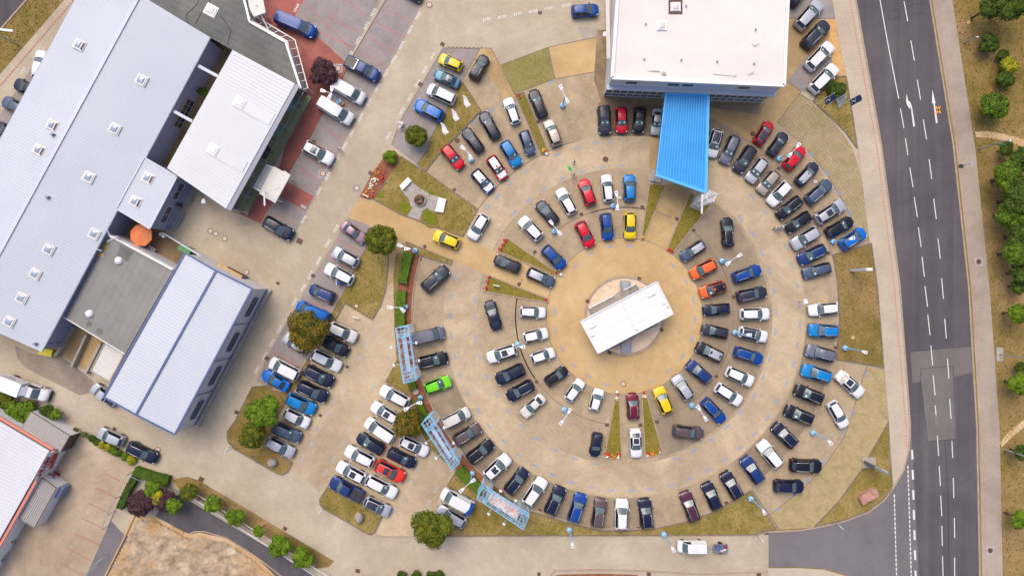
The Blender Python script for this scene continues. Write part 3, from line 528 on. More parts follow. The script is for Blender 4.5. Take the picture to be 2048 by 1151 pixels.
for k, (x, y) in enumerate(out_): number(x, y, str(1204 + k), ringang(x, y, k not in range(0, 3)) if k > 7 else ringang(x, y, False), .47)
for k, (x, y) in enumerate([(1103, 164), (983, 221), (949.6, 244), (863, 307)]): number(x, y, str(1227 - k), 30, .52)
for x, y, a in ((1622, 309, -45), (1652, 345, -52), (1675.6, 384, -57), (1697, 424, -62), (1711, 457, -66), (1731, 747, 78), (1704, 825, 72), (1686, 863, 66), (1646, 925, 48), (1615, 961, 44), (1587, 989, 42), (1555, 1018, 38)): number(x, y, '11' + str(80 + int(y) % 17), a, .5, 'bluenum')
lane = [(836, 32, '1033'), (820, 60, '1034'), (803, 91, '1035'), (787.6, 119, '1036'), (771.6, 147, '1037'), (755, 176, '1038'), (737.6, 206, '1039'), (721.4, 234.6, '1040'), (703.7, 266, '1041'), (689, 292, '1042'), (672, 323, '1043'), (655.5, 352.5, '1044'), (638, 381.7, '1045'), (607, 439, '1046'), (746.7, 25, '1073'), (733, 52, '1072'), (716, 82, '1071'), (700, 111, '1070'), (593, 16, '1048'),
        (865, 112, '1016'), (849.5, 140, '1015'), (834.7, 167, '1014'), (819.6, 195, '1013'), (804, 222, '1012'), (777, 271, '1011'), (672, 457, '1010'), (655.5, 486, '1009'), (637, 521, '1008'), (621, 550, '1007'), (606, 575, '1006'), (589, 603, '1005'), (559, 658, '1004'), (544, 685, '1003'), (529.6, 711, '1002'), (514, 738.6, '1001'), (46, 142, '1121')]
for x, y, t in lane: number(x, y, t, 61, .62, 'stripe')
for k, (x, y) in enumerate([(973, 39), (1004, 34), (1035, 28), (1066, 23), (1096.7, 17), (1133, 11)]): number(x, y, str(1017 + k), 191, .62, 'stripe')
wl = [(749, 660), (734, 688), (717, 718), (701, 746), (685, 774), (669, 802), (653, 830), (637, 859), (621, 889), (605, 915.7), (748, 772), (731, 803), (715, 831), (698.6, 860), (683, 888), (667, 917), (651, 944), (804.6, 994), (789, 1022), (835, 936), (820, 966), (872, 977), (858, 1005)]
for k, (x, y) in enumerate(wl): number(x, y, str(1120 + k), 61, .6, 'greynum')
for x, y in ((635, 415), (619, 392)):
    pass
number(607, 413, 'KUNDEN', -28, .32, 'stripe') if False else paint('bay_symbol', [(603, 408), (613, 413), (611, 418), (601, 413)], .02, 'greynum', drive)

slab('concrete_pad', [(791, 250), (804, 243), (812, 258), (799, 265)], 'concrete', 0, .08)

surf('painted_hall_shade', [(30, 690), (60, 705), (100, 715), (118, 708), (150, 732), (185, 760), (200, 780), (160, 790), (120, 770), (80, 750), (50, 735), (34, 715)], 'hall_shade', .006)  # darker sheet painting the hall's shade on the yard
for a_, b_ in (((102, 788), (129, 814)), ((135, 818), (184, 864)), ((184, 864), (197, 841)), ((130, 812), (176, 832))): dash(a_, b_, .12, .02, 'greynum', 'bay_line', drive)

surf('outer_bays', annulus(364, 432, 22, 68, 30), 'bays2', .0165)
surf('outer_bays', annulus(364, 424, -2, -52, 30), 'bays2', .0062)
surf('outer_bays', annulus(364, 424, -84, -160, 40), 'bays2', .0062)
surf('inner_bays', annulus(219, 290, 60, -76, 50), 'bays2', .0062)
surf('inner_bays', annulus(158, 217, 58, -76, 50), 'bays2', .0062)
# ------------------------------------------------------------------ buildings
def building(name, label, cat='building', loc=None):
    o = empty(name, loc or (0, 0, 0)); tag(o, label, cat); return o
def part(name, mb, mat, parent, smooth=False):
    return mb.build(name, M[mat] if isinstance(mat, str) else mat, parent, smooth)
def local(o, pts): return [Vector(p) - o.location for p in pts]
def ribs(A, B, C, D_, step, parent, mat, wd=.07, ht=.06, over=0):
    A, B, C, D_ = map(Vector, (A, B, C, D_)); n = max(2, int((B - A).length / step)); m = MB()
    for k in range(1, n):
        t = k / n; a = lerp(A, B, t) + Vector((0, 0, ht / 2 + .002)); b = lerp(D_, C, t) + Vector((0, 0, ht / 2 + .002)); m.bar(a, b, wd, ht)
    o = part('roof_rib', m, mat, parent); o['kind'] = 'stuff'; return o
def wallset(b, poly, z0, z1, mat, names=None, skip=()):
    n = len(poly)
    for i in range(n):
        if i in skip: continue
        a, c = poly[i], poly[(i + 1) % n]; dv = Vector((c[0] - a[0], c[1] - a[1])).normalized(); nn = Vector((-dv.y, dv.x)) * .12
        m = MB(); m.prism([(a[0], a[1]), (c[0], c[1]), (c[0] + nn.x, c[1] + nn.y), (a[0] + nn.x, a[1] + nn.y)], z0, z1); part('wall', m, mat, b)
def ccw(poly):
    p = [Vector((q[0], q[1])) for q in poly]; n = len(p)
    return p if sum(p[i].x * p[(i + 1) % n].y - p[(i + 1) % n].x * p[i].y for i in range(n)) > 0 else p[::-1]
def skylight(b, px, py, z, size=1.45, rz=-62, slot=False, mat='frame', glass='skyl', slope=None):
    c = P(px, py, z); A = R(rz)
    m = MB(); m.prism([(c.x + u * math.cos(A) - v * math.sin(A), c.y + u * math.sin(A) + v * math.cos(A)) for u, v in ((-size * .62, -size * .56), (size * .62, -size * .56), (size * .62, size * .56), (-size * .62, size * .56))], c.z - .4, c.z + .05)
    m.prism([(c.x + u * math.cos(A) - v * math.sin(A), c.y + u * math.sin(A) + v * math.cos(A)) for u, v in ((-size * .5, -size * .5), (size * .5, -size * .5), (size * .5, size * .5), (-size * .5, size * .5))], c.z + .05, c.z + .16)
    f = part('skylight', m, mat, b)
    e = size * .37; m = MB(); off = -.12 if slot else 0
    pr = [(e, 0), (e * .9, .1), (e * .6, .2), (e * .2, .25)]
    n = 4; vs = []
    for r_, z_ in pr:
        for k in range(4):
            u = r_ * (1, -1, -1, 1)[k]; v = r_ * (1, 1, -1, -1)[k]; u = u * (.75 if slot else 1) + off; vs.append((c.x + u * math.cos(A) - v * math.sin(A), c.y + u * math.sin(A) + v * math.cos(A), c.z + .17 + z_ * .5))
    fs = [(j * 4 + i, j * 4 + (i + 1) % 4, j * 4 + 4 + (i + 1) % 4, j * 4 + 4 + i) for j in range(3) for i in range(4)] + [(12, 13, 14, 15)]
    m.add(vs, fs); part('dome', m, glass, f)
    if slot:
        m = MB(); m.box((c.x + .42 * size * math.cos(A), c.y + .42 * size * math.sin(A), c.z + .2), (.18, size * .78, .05), A); part('open_slot', m, 'dark', f)
    return f
WALL_DIR = Vector((-.475, -.88, 0)).normalized()      # long axis of the western buildings (world)
NRM = Vector((.88, -.475, 0)).normalized()            # their east-facing normal
# --- long hall
b = building('long_hall', 'long workshop hall with lilac ribbed metal roof and two rows of skylights', loc=P(120, 350))
zE, zR = 5.2, 6.6
NE, RN, NW = P(420, 75, zE), P(280, -10, zR), P(186, -67, zE)
SE, RS, SW = P(83, 703, zE), P(-71, 635, zR), P(-168, 591, zE)
L = lambda *p: local(b, p)
m = MB(); th = .18
for q in ((NE, RN, RS, SE), (RN, NW, SW, RS)):
    q2 = L(*q); m.add(q2 + [v - Vector((0, 0, th)) for v in q2], [(0, 1, 2, 3), (7, 6, 5, 4), (0, 4, 5, 1), (1, 5, 6, 2), (2, 6, 7, 3), (3, 7, 4, 0)])
roof = part('roof', m, 'lilac', b)
a = L(RN, RS, SE, NE); ribs(a[0], a[1], a[2], a[3], .44, b, M['ribl'], .05, .05)
a = L(RN, RS, SW, NW); ribs(a[0], a[1], a[2], a[3], .44, b, M['ribl'], .05, .05)
a = L(RN, RS); m = MB(); m.bar(a[0] + Vector((0, 0, .08)), a[1] + Vector((0, 0, .08)), .5, .12); part('ridge_cap', m, 'lilac2', roof)
a = L(NE, SE, SW, NW); m = MB()
for i, j in ((0, 1), (2, 3)): m.bar(a[i] - Vector((0, 0, .12)), a[j] - Vector((0, 0, .12)), .2, .18)
part('gutter', m, 'gutter', roof)
inset = .35; c = sum(a, Vector()) / 4
foot = [v + (c - v).normalized() * inset for v in a]
wallset(b, ccw(foot), 0, zE - .2, 'bwall')
g = ccw(foot)
m = MB()
for q in ((NE, NW, RN), (SE, SW, RS)):
    m = MB(); q2 = L(*q); q2 = [v + (c - v).normalized() * inset for v in q2]; q2[0].z = q2[1].z = zE - .2; q2[2].z -= .25; m.add(q2, [(0, 1, 2)])
    part('gable', m, 'bwall', b)
def zroof(px, py):
    best = zE
    for it in range(6):
        p = P(px, py, best); t = (p - P(280, -10, 0)); r0 = P(280, -10, zR); dr = (P(-71, 635, zR) - r0); dr.z = 0; dr.normalize()
        dist = abs((p - r0).cross(dr).z); half = abs((NE - r0).cross(dr).z); best = zR - (zR - zE) * min(1, dist / half)
    return best
for x, y, s in ((159, 90, 1), (283, 160, 0), (229.5, 257, 0), (105, 250, 1), (78, 299.6, 1), (177, 354, 0), (188, 467, 0), (97, 498, 0), (70, 547, 0), (43, 595, 0), (18, 642, 0)):
    z = zroof(x, y) + .05; f = skylight(b, x, y, z, 1.35, -28, bool(s))
    f.location = -b.location
for x, y in ((96, 395), (72, 687), (106, 270)):
    m = MB(); q = P(x, y, zroof(x, y)) - b.location; m.box(q + Vector((0, 0, .2)), (.35, .35, .4), R(-28)); m.tube(q + Vector((.3, .1, 0)), q + Vector((.3, .1, .5)), .07); part('roof_vent', m, 'gutter', b)
# east wall details of the hall
def along(pa, pb, t, z): v = lerp(Vector(pa), Vector(pb), t); v.z = z; return v
def wallwin(b, a, c, t0, t1, z0, z1, proud=.02, nx=1, nz=1, fm='steel', gm='dglass', nrm=None, name='window', tilt=0):
    """framed window on the wall from a to c (local coords)"""
    a = Vector((a[0], a[1], 0)); c = Vector((c[0], c[1], 0)); u = (c - a); Lw = u.length; u.normalize(); n = nrm or Vector((u.y, -u.x, 0))
    o = a + u * Lw * t0 + n * proud; w_ = Lw * (t1 - t0); m = MB()
    Q = lambda s, z, d=0: o + u * s + n * d + Vector((0, 0, z))
    for k in range(nx + 1): s = w_ * k / nx; m.bar(Q(s, z0, .03), Q(s, z1, .03), .07, .07)
    for k in range(nz + 1): z = z0 + (z1 - z0) * k / nz; m.bar(Q(0, z, .03), Q(w_, z, .03), .07, .07)
    f = part(name, m, fm, b)
    for i in range(nx):
        for j in range(nz):
            m = MB(); s0, s1 = w_ * i / nx + .03, w_ * (i + 1) / nx - .03; y0, y1 = z0 + (z1 - z0) * j / nz + .03, z0 + (z1 - z0) * (j + 1) / nz - .03
            m.add([Q(s0, y0), Q(s1, y0), Q(s1, y1), Q(s0, y1)], [(0, 1, 2, 3)]); part('pane', m, gm, f)
    return f
e0, e1 = foot[0], foot[1]
wallwin(b, e1, e0, .735, .825, .4, 2.6, .02, 5, 2, nrm=NRM)
m = MB(); m.bar(along(e0, e1, .17, 3.1) + NRM * .1, along(e0, e1, .275, 3.1) + NRM * .1, .1, .1); part('cable_duct', m, 'wood', b)
m = MB(); m.bar(along(e0, e1, .985, .2) + NRM * .1, along(e0, e1, .985, 4.8) + NRM * .1, .12, .12); part('downpipe', m, 'steel', b); m = MB(); m.bar(along(e0, e1, .06, .2) + NRM * .1, along(e0, e1, .06, 4.8) + NRM * .1, .12, .12); part('downpipe', m, 'steel', b)
# --- annex of the hall
b = building('hall_annex', 'square flat lilac metal roof annex with two skylights beside the orange parasol', loc=P(295, 385)); z = 5.6
A, B, C_, D_ = P(289, 315, z), P(354.5, 353, z), P(300, 457, z), P(233, 417, z); q = local(b, (A, B, C_, D_))
m = MB(); m.prism(q, z - .25, z); roof = part('roof', m, 'lilac', b)
ribs(q[0], q[3], q[2], q[1], .42, b, M['ribl'], .05, .05)
m = MB()
for i in range(4): m.bar(q[i] + Vector((0, 0, .06)), q[(i + 1) % 4] + Vector((0, 0, .06)), .2, .14)
part('roof_edge', m, 'lilac2', roof)
c = sum(q, Vector()) / 4; ft = [v + (c - v).normalized() * .15 for v in q]; wallset(b, ccw(ft), 0, z - .26, 'bwall')
for x, y in ((296, 355.6), (271, 402.5)): f = skylight(b, x, y, z + .03, 1.35, -28, True); f.location = -b.location
for t0, t1 in ((.08, .4), (.55, .87)):
    f = wallwin(b, ft[1], ft[2], t0, t1, 2.4, 4.0, .02, 2, 1, fm='lilac2', nrm=NRM)
    for k in range(7):
        m = MB(); zz = 2.1 - k * .25; aa = along(ft[1], ft[2], t0, zz) + NRM * (.3 + k * .12); bb = along(ft[1], ft[2], t1, zz) + NRM * (.3 + k * .12); m.bar(aa, bb, .1, .05); part('slat', m, 'steel', b)
wallwin(b, ft[1], ft[2], .43, .51, .1, 2.3, .02, 1, 1, fm='steel', nrm=NRM, name='door')
# --- dark felt roof building
b = building('felt_roof_building', 'low building with grey green felt roof along a glazed walkway', loc=P(480, 60)); z = 4.6
poly = [(420, 75), (296, 0), (200, -58), (200, -260), (480, -260), (489, 0), (500, 44), (572, 85), (602, 178), (590, 166), (465, 100)]
q = local(b, PP(poly, z)); m = MB(); m.prism(q, z - .3, z); roof = part('roof', m, 'felt', b)
c = ccw(q); wallset(b, offset(c, .3), 0, z - .31, 'offw')
f = skylight(b, 422, 21, z + .03, 1.5, -28, False, 'white', 'offw'); f.location = -b.location
m = MB()
for i in (4, 5, 6, 7): m.bar(q[i] + Vector((0, 0, .1)), q[i + 1] + Vector((0, 0, .1)), .32, .2)
part('roof_edge', m, 'white', roof)
m = MB()
for pts in ([(380, 55), (372, 30), (395, 8), (400, -8)], [(391, 48), (402, 26), (418, 12), (420, -6)], [(455, 90), (462, 60), (440, 30)]):
    w_ = local(b, PP(pts, z + .03))
    for a1, a2 in zip(w_, w_[1:]): m.tube(a1, a2, .03, n=4)
part('roof_cable', m, 'dark', b)
# glazed walkway round its eastern side
g = building('glazed_walkway', 'white framed glass walkway roof following the felt roof edge', 'walkway', P(590, 110)); z = 3.6
inn = [(490, -60), (491, 0), (503, 41), (575, 83), (603, 180)]; out = [(504, -60), (506, 2), (513, 34), (590, 80), (616, 176)]
iw, ow = local(g, PP(inn, z + .3)), local(g, PP(out, z)); seg = [3, 3, 5, 8][:4]
fr = MB()
for k in range(4):
    n = (4, 3, 5, 6)[k]
    fr.bar(iw[k], iw[k + 1], .12, .12); fr.bar(ow[k], ow[k + 1], .12, .12)
    for j in range(n + 1):
        fr.bar(lerp(iw[k], iw[k + 1], j / n), lerp(ow[k], ow[k + 1], j / n), .07, .09)
    for j in range(n):
        m = MB(); a1, a2, b1, b2 = lerp(iw[k], iw[k + 1], j / n), lerp(iw[k], iw[k + 1], (j + 1) / n), lerp(ow[k], ow[k + 1], j / n), lerp(ow[k], ow[k + 1], (j + 1) / n); m.add([a1, a2, b2, b1], [(0, 1, 2, 3)]); part('glass_panel', m, 'pglass', g)
    p_ = ow[k + 1]; fr.bar(p_, (p_.x, p_.y, 0), .1, .1)
part('frame', fr, 'white', g)
o = building('entrance_sign_panel', 'large off white flat sign board standing by the glazed walkway', 'sign', P(515, 15)); m = MB()
w_ = local(o, [P(493, -12, 5.2), P(524, -12, 5.2), P(531, 25, 5.2), P(508, 34, 5.2), P(500, 20, 5.2)]); m.prism(w_, 4.9, 5.2, bottom=True); part('panel', m, 'offw', o)
m = MB(); a1, a2 = local(o, [P(512, 10, 5.35), P(536, 58, 3.9)]); m.tube(a1, a2, .1); m.tube((a1.x, a1.y, 0), (a1.x, a1.y, 4.9), .12); part('post', m, 'white', o)
# --- showroom with white ribbed roof
b = building('white_showroom', 'showroom with white ribbed metal roof and glazed front, west of the entry lane', loc=P(470, 260)); z = 6.2
A, B, C_, D_ = P(465, 100, z), P(590, 167, z), P(452, 417, z), P(334, 336, z); q = local(b, (A, B, C_, D_))
m = MB(); m.prism(q, z - .25, z); roof = part('roof', m, 'wmetal', b)
ribs(q[0], q[3], q[2], q[1], .5, b, M['ribw'], .07, .06)
F = local(b, (P(590, 167, z - .1), P(599, 172, z - .1), P(462, 421, z - .1), P(452, 417, z - .1)))
m = MB(); m.add(F + [v - Vector((0, 0, .15)) for v in F], [(0, 1, 2, 3), (0, 4, 5, 1), (1, 5, 6, 2), (2, 6, 7, 3)]); part('gutter', m, 'gutter', roof)
ft = [lerp(v, sum(q, Vector()) / 4, .02) for v in q]; cc = ccw(ft)
for a1, a2 in ((0, 1), (3, 2), (0, 3)):
    m = MB(); m.bar(ft[a1] * 1, ft[a2] * 1, .1, .1)
    w1, w2 = ft[a1], ft[a2]; mm = MB(); mm.add([(w1.x, w1.y, 0), (w2.x, w2.y, 0), (w2.x, w2.y, z - .26), (w1.x, w1.y, z - .26)], [(0, 1, 2, 3)]); part('wall', mm, 'gwall', b)
for x, y in ((479.5, 206), (426, 300)):
    f = skylight(b, x, y, z + .05, 1.35, -28, False, 'white', 'white'); f.location = -b.location
    c0 = P(x + 8, y + 4, z) - b.location; m = MB(); d1 = Vector((.88, -.475, 0)); d2 = Vector((.475, .88, 0))
    m.prism([c0 + d1 * .3 - d2 * .85, c0 + d1 * 4.6 - d2 * .85, c0 + d1 * 4.6 + d2 * .85, c0 + d1 * .3 + d2 * .85], z + .0, z + .085); part('roof_panel', m, 'wmetal', b)
# interior floor and glass front
fl = local(b, (P(618, 190), P(623.5, 194), P(495, 429), P(440, 405), P(560, 190))); m = MB(); m.prism([(p.x, p.y) for p in fl], .01, .06); part('showroom_floor', m, pmat('dark_olive_floor', D(206, 204, 160), .4), b)
in0, in1 = P(598, 178, 5.2), P(474, 414, 5.2)
u_, v_ = P(599, 173, 5.9) - b.location, P(462, 422, 5.9) - b.location
rails_ = [[Vector((p_.x, p_.y, zz)) for p_ in (u_, v_)] for zz in (5.9, 3.7, .1)]
n = 7
fr = MB()
for a1, a2 in rails_: fr.bar(a1, a2, .07, .08)
for k in range(n + 1):
    v_ = [lerp(a1, a2, k / n) for a1, a2 in rails_]; fr.bar(v_[0], v_[1], .03, .05); fr.bar(v_[1], v_[2], .03, .05); fr.bar(v_[1], v_[2], .06, .06)
part('glass_front_frame', fr, 'steel', b)
for k in range(n):
    for r0_, r1_ in ((0, 1), (1, 2)):
        m = MB(); m.add([lerp(*rails_[r0_], k / n), lerp(*rails_[r0_], (k + 1) / n), lerp(*rails_[r1_], (k + 1) / n), lerp(*rails_[r1_], k / n)], [(0, 1, 2, 3)]); part('glass_panel', m, 'glass', b)
for x, y, lb in ((583, 212, 'north'), (557, 261, 'south')):
    o = building('glass_table', 'rounded pale glass table inside the showroom front, the ' + lb + 'ern one', 'table', P(x, y)); m = MB()
    d1 = Vector((.88, -.475, 0)); d2 = Vector((.475, .88, 0)); pts = []
    for k in range(9): a_ = R(-90 + 180 * k / 8); pts.append(d1 * (.3 + .75 * math.cos(a_)) + d2 * 1.15 * math.sin(a_))
    pts += [d1 * -.9 + d2 * 1.15, d1 * -.9 - d2 * 1.15]; m.prism(pts, .7, .78, bottom=True); part('table_top', m, pmat('pale_teal_glass_top', D(176, 206, 200), .15, coat=.4), o)
    m = MB(); m.lathe((0, 0, .06), [(.4, 0), (.08, .05), (.08, .64)], 8); part('leg', m, 'steel', o)
    m = MB(); m.box(d1 * 1.0 + d2 * .9 + Vector((0, 0, .5)), (.8, .45, .9), R(-28)); part('seat', m, pmat('pale_teal_seat', D(170, 196, 190), .6), o)
for x, y, c_ in ((503, 387, (170, 190, 196)), (499, 394, (210, 204, 186))):
    o = building('showroom_desk', 'small pale desk inside the glass front south of the porch, ' + ('grey blue one' if c_[0] == 170 else 'beige one'), 'desk', P(x, y)); m = MB(); m.box((0, 0, .72), (.9, .7, .06), R(-28)); part('table_top', m, pmat('desk_top', D(*c_), .5), o)
    m = MB()
    for u, v in ((-.35, -.25), (.35, -.25), (.35, .25), (-.35, .25)): m.bar((u, v, .06), (u, v, .7), .05, .05)
    part('legs', m, 'steel', o)
# porch of the showroom
o = building('entrance_porch', 'white flat entrance canopy with slatted part on the showroom front', 'porch', P(545, 360)); z = 3.6
pl = [P(*p_, z) for p_ in ((547, 332), (567, 343), (569, 341), (573, 344), (581, 350), (550, 406), (518, 387))]; m = MB(); m.prism(local(o, pl), z - .3, z, bottom=True); part('canopy', m, 'offw', o)
a1, a2, b1, b2 = local(o, (P(533, 329, z - .1), P(546, 335, z - .1), P(521, 383, z - .1), P(507, 375, z - .1)))
for k in range(17):
    m = MB(); m.bar(lerp(a1, b2, (k + .5) / 17), lerp(a2, b1, (k + .5) / 17), .12, .06); part('slat', m, 'white', o)
m = MB(); m.bar(a1, a2, .14, .14); m.bar(b2, b1, .14, .14); m.bar(a1, b2, .1, .1); m.bar(a2, b1, .1, .1); part('frame', m, 'white', o)
m = MB(); c1, c2 = local(o, (P(528.5, 382, 6.6), P(529.5, 411, 6.2))); m.bar(c1, c2, .2, .2); k1, k2 = local(o, (P(528.5, 382, 3.6), P(560, 374, 3.65))); m.bar(c1, k1, .14, .14); m.bar(k1, k2, .06, .05); part('mast', m, 'white', o)
m = MB()
for x, y in ((545, 343), (572, 352), (549, 398), (524, 386)): u = local(o, [P(x, y, z)])[0]; m.bar((u.x, u.y, 0), (u.x, u.y, z - .3), .14, .14)
part('posts', m, 'white', o)
# link beams across the courtyard
for (x1, y1), (x2, y2), lb in (((397, 132), (436, 153), 'northern'), ((347, 222), (385, 243), 'southern')):
    m = MB(); a1, a2 = P(x1, y1, 4.6), P(x2, y2, 4.6); m.bar(a1, a2, .45, .4); o = m.build('link_beam', M['lilac2']); tag(o, lb + ' white beam bridging the courtyard between hall and white showroom', 'beam', 'beams across the courtyard')
# --- grey flat roof building
b = building('grey_flat_roof_building', 'low building with grey felt roof and two white domes, between two lilac roofs', loc=P(235, 590)); z = 4.2
poly = [(214, 467), (347, 539), (250, 707), (208, 682), (125, 632)]; q = local(b, PP(poly, z)); m = MB(); m.prism(q, z - .3, z); roof = part('roof', m, 'felt2', b); wallset(b, offset(ccw(q), .15), 0, z - .31, 'offw')
m = MB(); m.bar(q[0] + Vector((0, 0, .12)), q[1] + Vector((0, 0, .12)), .25, .5); m.bar(q[2] + Vector((0, 0, .05)), q[4] + Vector((0, 0, .05)), .12, .14); part('parapet', m, 'white', roof)
m = MB(); aa, bb = q[0], q[1]; nn = Vector((.46, .88, 0)); m.prism([aa + nn * .1, bb + nn * .1, bb + nn * .18, aa + nn * .18], 0, z - .05); part('wall', m, 'white', b)
for x, y in ((238, 521), (179.5, 627)):
    c0 = P(x, y, z) - b.location; m = MB(); m.lathe(c0, [(.6, 0), (.58, .18), (.5, .3), (.34, .42), (.15, .48)], 16); part('roof_dome', m, 'white', b, True)
for pts, mt in (([(240, 490), (268, 502), (255, 524), (234, 512)], 'felt'), ([(176, 640), (186, 645), (181, 655), (171, 650)], 'felt'), ([(196, 655), (207, 661), (202, 671), (190, 665)], 'felt'), ([(205, 480), (220, 487), (212, 502), (200, 497)], 'gpave2'), ([(196, 503), (209, 508), (205, 515), (193, 510)], 'wood')):
    m = MB(); m.sheet(local(b, PP(pts, z + .012))); part('roof_patch', m, mt, b)
# white ribbed shed roof by the ramps
b = building('small_ribbed_shed', 'small shed with white ribbed roof beside the loading ramps', loc=P(214, 722)); z = 2.6
q = local(b, PP([(210, 685), (249, 707), (219, 762), (182, 741)], z)); m = MB(); m.prism(q, z - .2, z); part('roof', m, 'offw', b); ribs(q[0], q[3], q[2], q[1], .3, b, M['ribw'], .06, .06); wallset(b, offset(ccw(q), .1), 0, z - .21, 'gwall')
m = MB()
for i in range(4): m.bar(q[i] + Vector((0, 0, .05)), q[(i + 1) % 4] + Vector((0, 0, .05)), .16, .12)
part('roof_edge', m, 'concrete', b)
for pts, lb in (([(154, 652), (118, 710)], 'westernmost'), ([(180, 668), (150, 732)], 'middle'), ([(208, 685), (178, 745)], 'easternmost')):
    a1, a2 = P(*pts[0]), P(*pts[1]); m = MB(); m.bar(a1 + Vector((0, 0, .5)), a2 + Vector((0, 0, .5)), .35, 1.0); o = m.build('ramp_wall', M['concrete']); tag(o, lb + ' concrete side wall of the loading ramps', 'wall', 'walls of the loading ramps')
m = MB(); c0 = P(101, 702); m.box((0, 0, .55), (1.9, .95, 1.1), R(-12)); m.box((0, 0, 1.14), (2.0, 1.05, .08), R(-12)); o = m.build('waste_bin', M['yellowp'], loc=c0); tag(o, 'yellow waste container at the south corner of the long hall', 'bin')
# --- white roof with steel-blue trim
b = building('blue_trimmed_building', 'building with pale ribbed roof, steel blue trim and four windows', loc=P(355, 690)); z = 6.8
N_, E_, S_, W_ = P(370.5, 505.5, z), P(505, 577, z), P(350, 868, z), P(208, 793, z); q = local(b, (N_, E_, S_, W_))
rn, rs = P(432.6, 541, z + .35) - b.location, P(272.5, 828.5, z + .35) - b.location
m = MB(); m.add([q[0], rn, rs, q[3]], [(0, 1, 2, 3)]); m.add([rn, q[1], q[2], rs], [(0, 1, 2, 3)]); dz = Vector((0, 0, -.25)); m.add([v + dz for v in q], [(0, 3, 2, 1)]); roof = part('roof', m, 'lilac2', b)
ribs(q[0], q[3], rs, rn, .46, b, M['ribl'], .05, .05); ribs(rn, rs, q[2], q[1], .46, b, M['ribl'], .05, .05)
m = MB()
for u, v in ((q[0], rn), (rn, q[1]), (q[1], q[2]), (q[2], rs), (rs, q[3]), (q[3], q[0]), (rn, rs)): m.bar(u + Vector((0, 0, .05)), v + Vector((0, 0, .05)), .3 if (u is rn and v is rs) else .24, .2)
part('trim', m, 'trim', roof)
ft = offset(ccw(q), .12); wallset(b, ft, 0, z - .05, 'gwall')
e_, s_ = q[1], q[2]
for c_ in ((505, 616), (467, 685), (430, 752), (392, 820)):
    k = {505: .13, 467: .38, 430: .62, 392: .86}[c_[0]]
    wallwin(b, lerp(e_, s_, .0), lerp(e_, s_, 1), k - .065, k + .065, 2.6, 4.0, .04, 2, 1, fm='trim', nrm=NRM)
m = MB()
for k in (.25, .5, .74):
    a_ = along(e_, s_, k, 1.0) + NRM * .05; m.bar(a_, a_ + Vector((0, 0, z - 1.6)), .1, .1)
for zz in (1.2,): m.bar(along(e_, s_, 0, zz) + NRM * .02, along(e_, s_, 1, zz) + NRM * .02, .05, .1)
part('joint_strip', m, 'trim', b)
m = MB(); m.bar(along(e_, s_, 0, .25) + NRM * .25, along(e_, s_, 1, .25) + NRM * .25, .5, .5); part('plinth', m, 'concrete', b)
for k in (.05, .3, .55, .8):
    a_ = along(e_, s_, k + .03, 5.6) + NRM * .1; m = MB(); m.box(a_, (.16, .3, .2), R(-28)); part('wall_lamp', m, 'lgt', b)
nn = Vector((.46, .88, 0))
m = MB(); a_ = lerp(q[0], q[1], .36) + nn * .06; c_ = lerp(q[0], q[1], .68) + nn * .06; m.bar((a_.x, a_.y, 1.5), (c_.x, c_.y, 1.5), .06, 2.6); part('door', m, 'dark', b)
m = MB(); a_ = lerp(q[0], q[1], .3) + nn * .1; m.bar((a_.x, a_.y, 2.9), (c_.x, c_.y, 2.9), .5, .12); part('door_canopy', m, 'wood', b)
strip('edging_stone', [(536, 577), (400, 838), (388, 848)], .16, 0, 'kerb', .1)
# --- big white flat roof
b = building('white_flat_roof_showroom', 'large showroom with white flat roof and glazed south front behind the blue canopy', loc=P(1390, 80)); z = 9.0
TL, TR, BR, BL = P(1246, -170, z), P(1583, -170, z), P(1568, 171, z), P(1224, 156, z); q = local(b, (TL, TR, BR, BL))
m = MB(); m.prism(q, z - .4, z - .12); roof = part('roof', m, 'wroof', b)
m = MB()
for i in range(4): m.bar(q[i] + Vector((0, 0, -.02)), q[(i + 1) % 4] + Vector((0, 0, -.02)), .45, .34)
part('parapet', m, 'white', roof)
ft = [v.copy() for v in q]; wallset(b, ccw(ft), 5.6, z - .41, 'lilac2')
ub = ccw([lerp(v, sum(q, Vector()) / 4, .012) for v in q]); 
for i in range(4):
    a1, a2 = ub[i], ub[(i + 1) % 4]
    if abs(a1.y - a2.y) < 3 and a1.y < 0: continue
    m = MB(); m.add([(a1.x, a1.y, 0), (a2.x, a2.y, 0), (a2.x, a2.y, 5.6), (a1.x, a1.y, 5.6)], [(0, 1, 2, 3)]); part('wall', m, 'gwall', b)
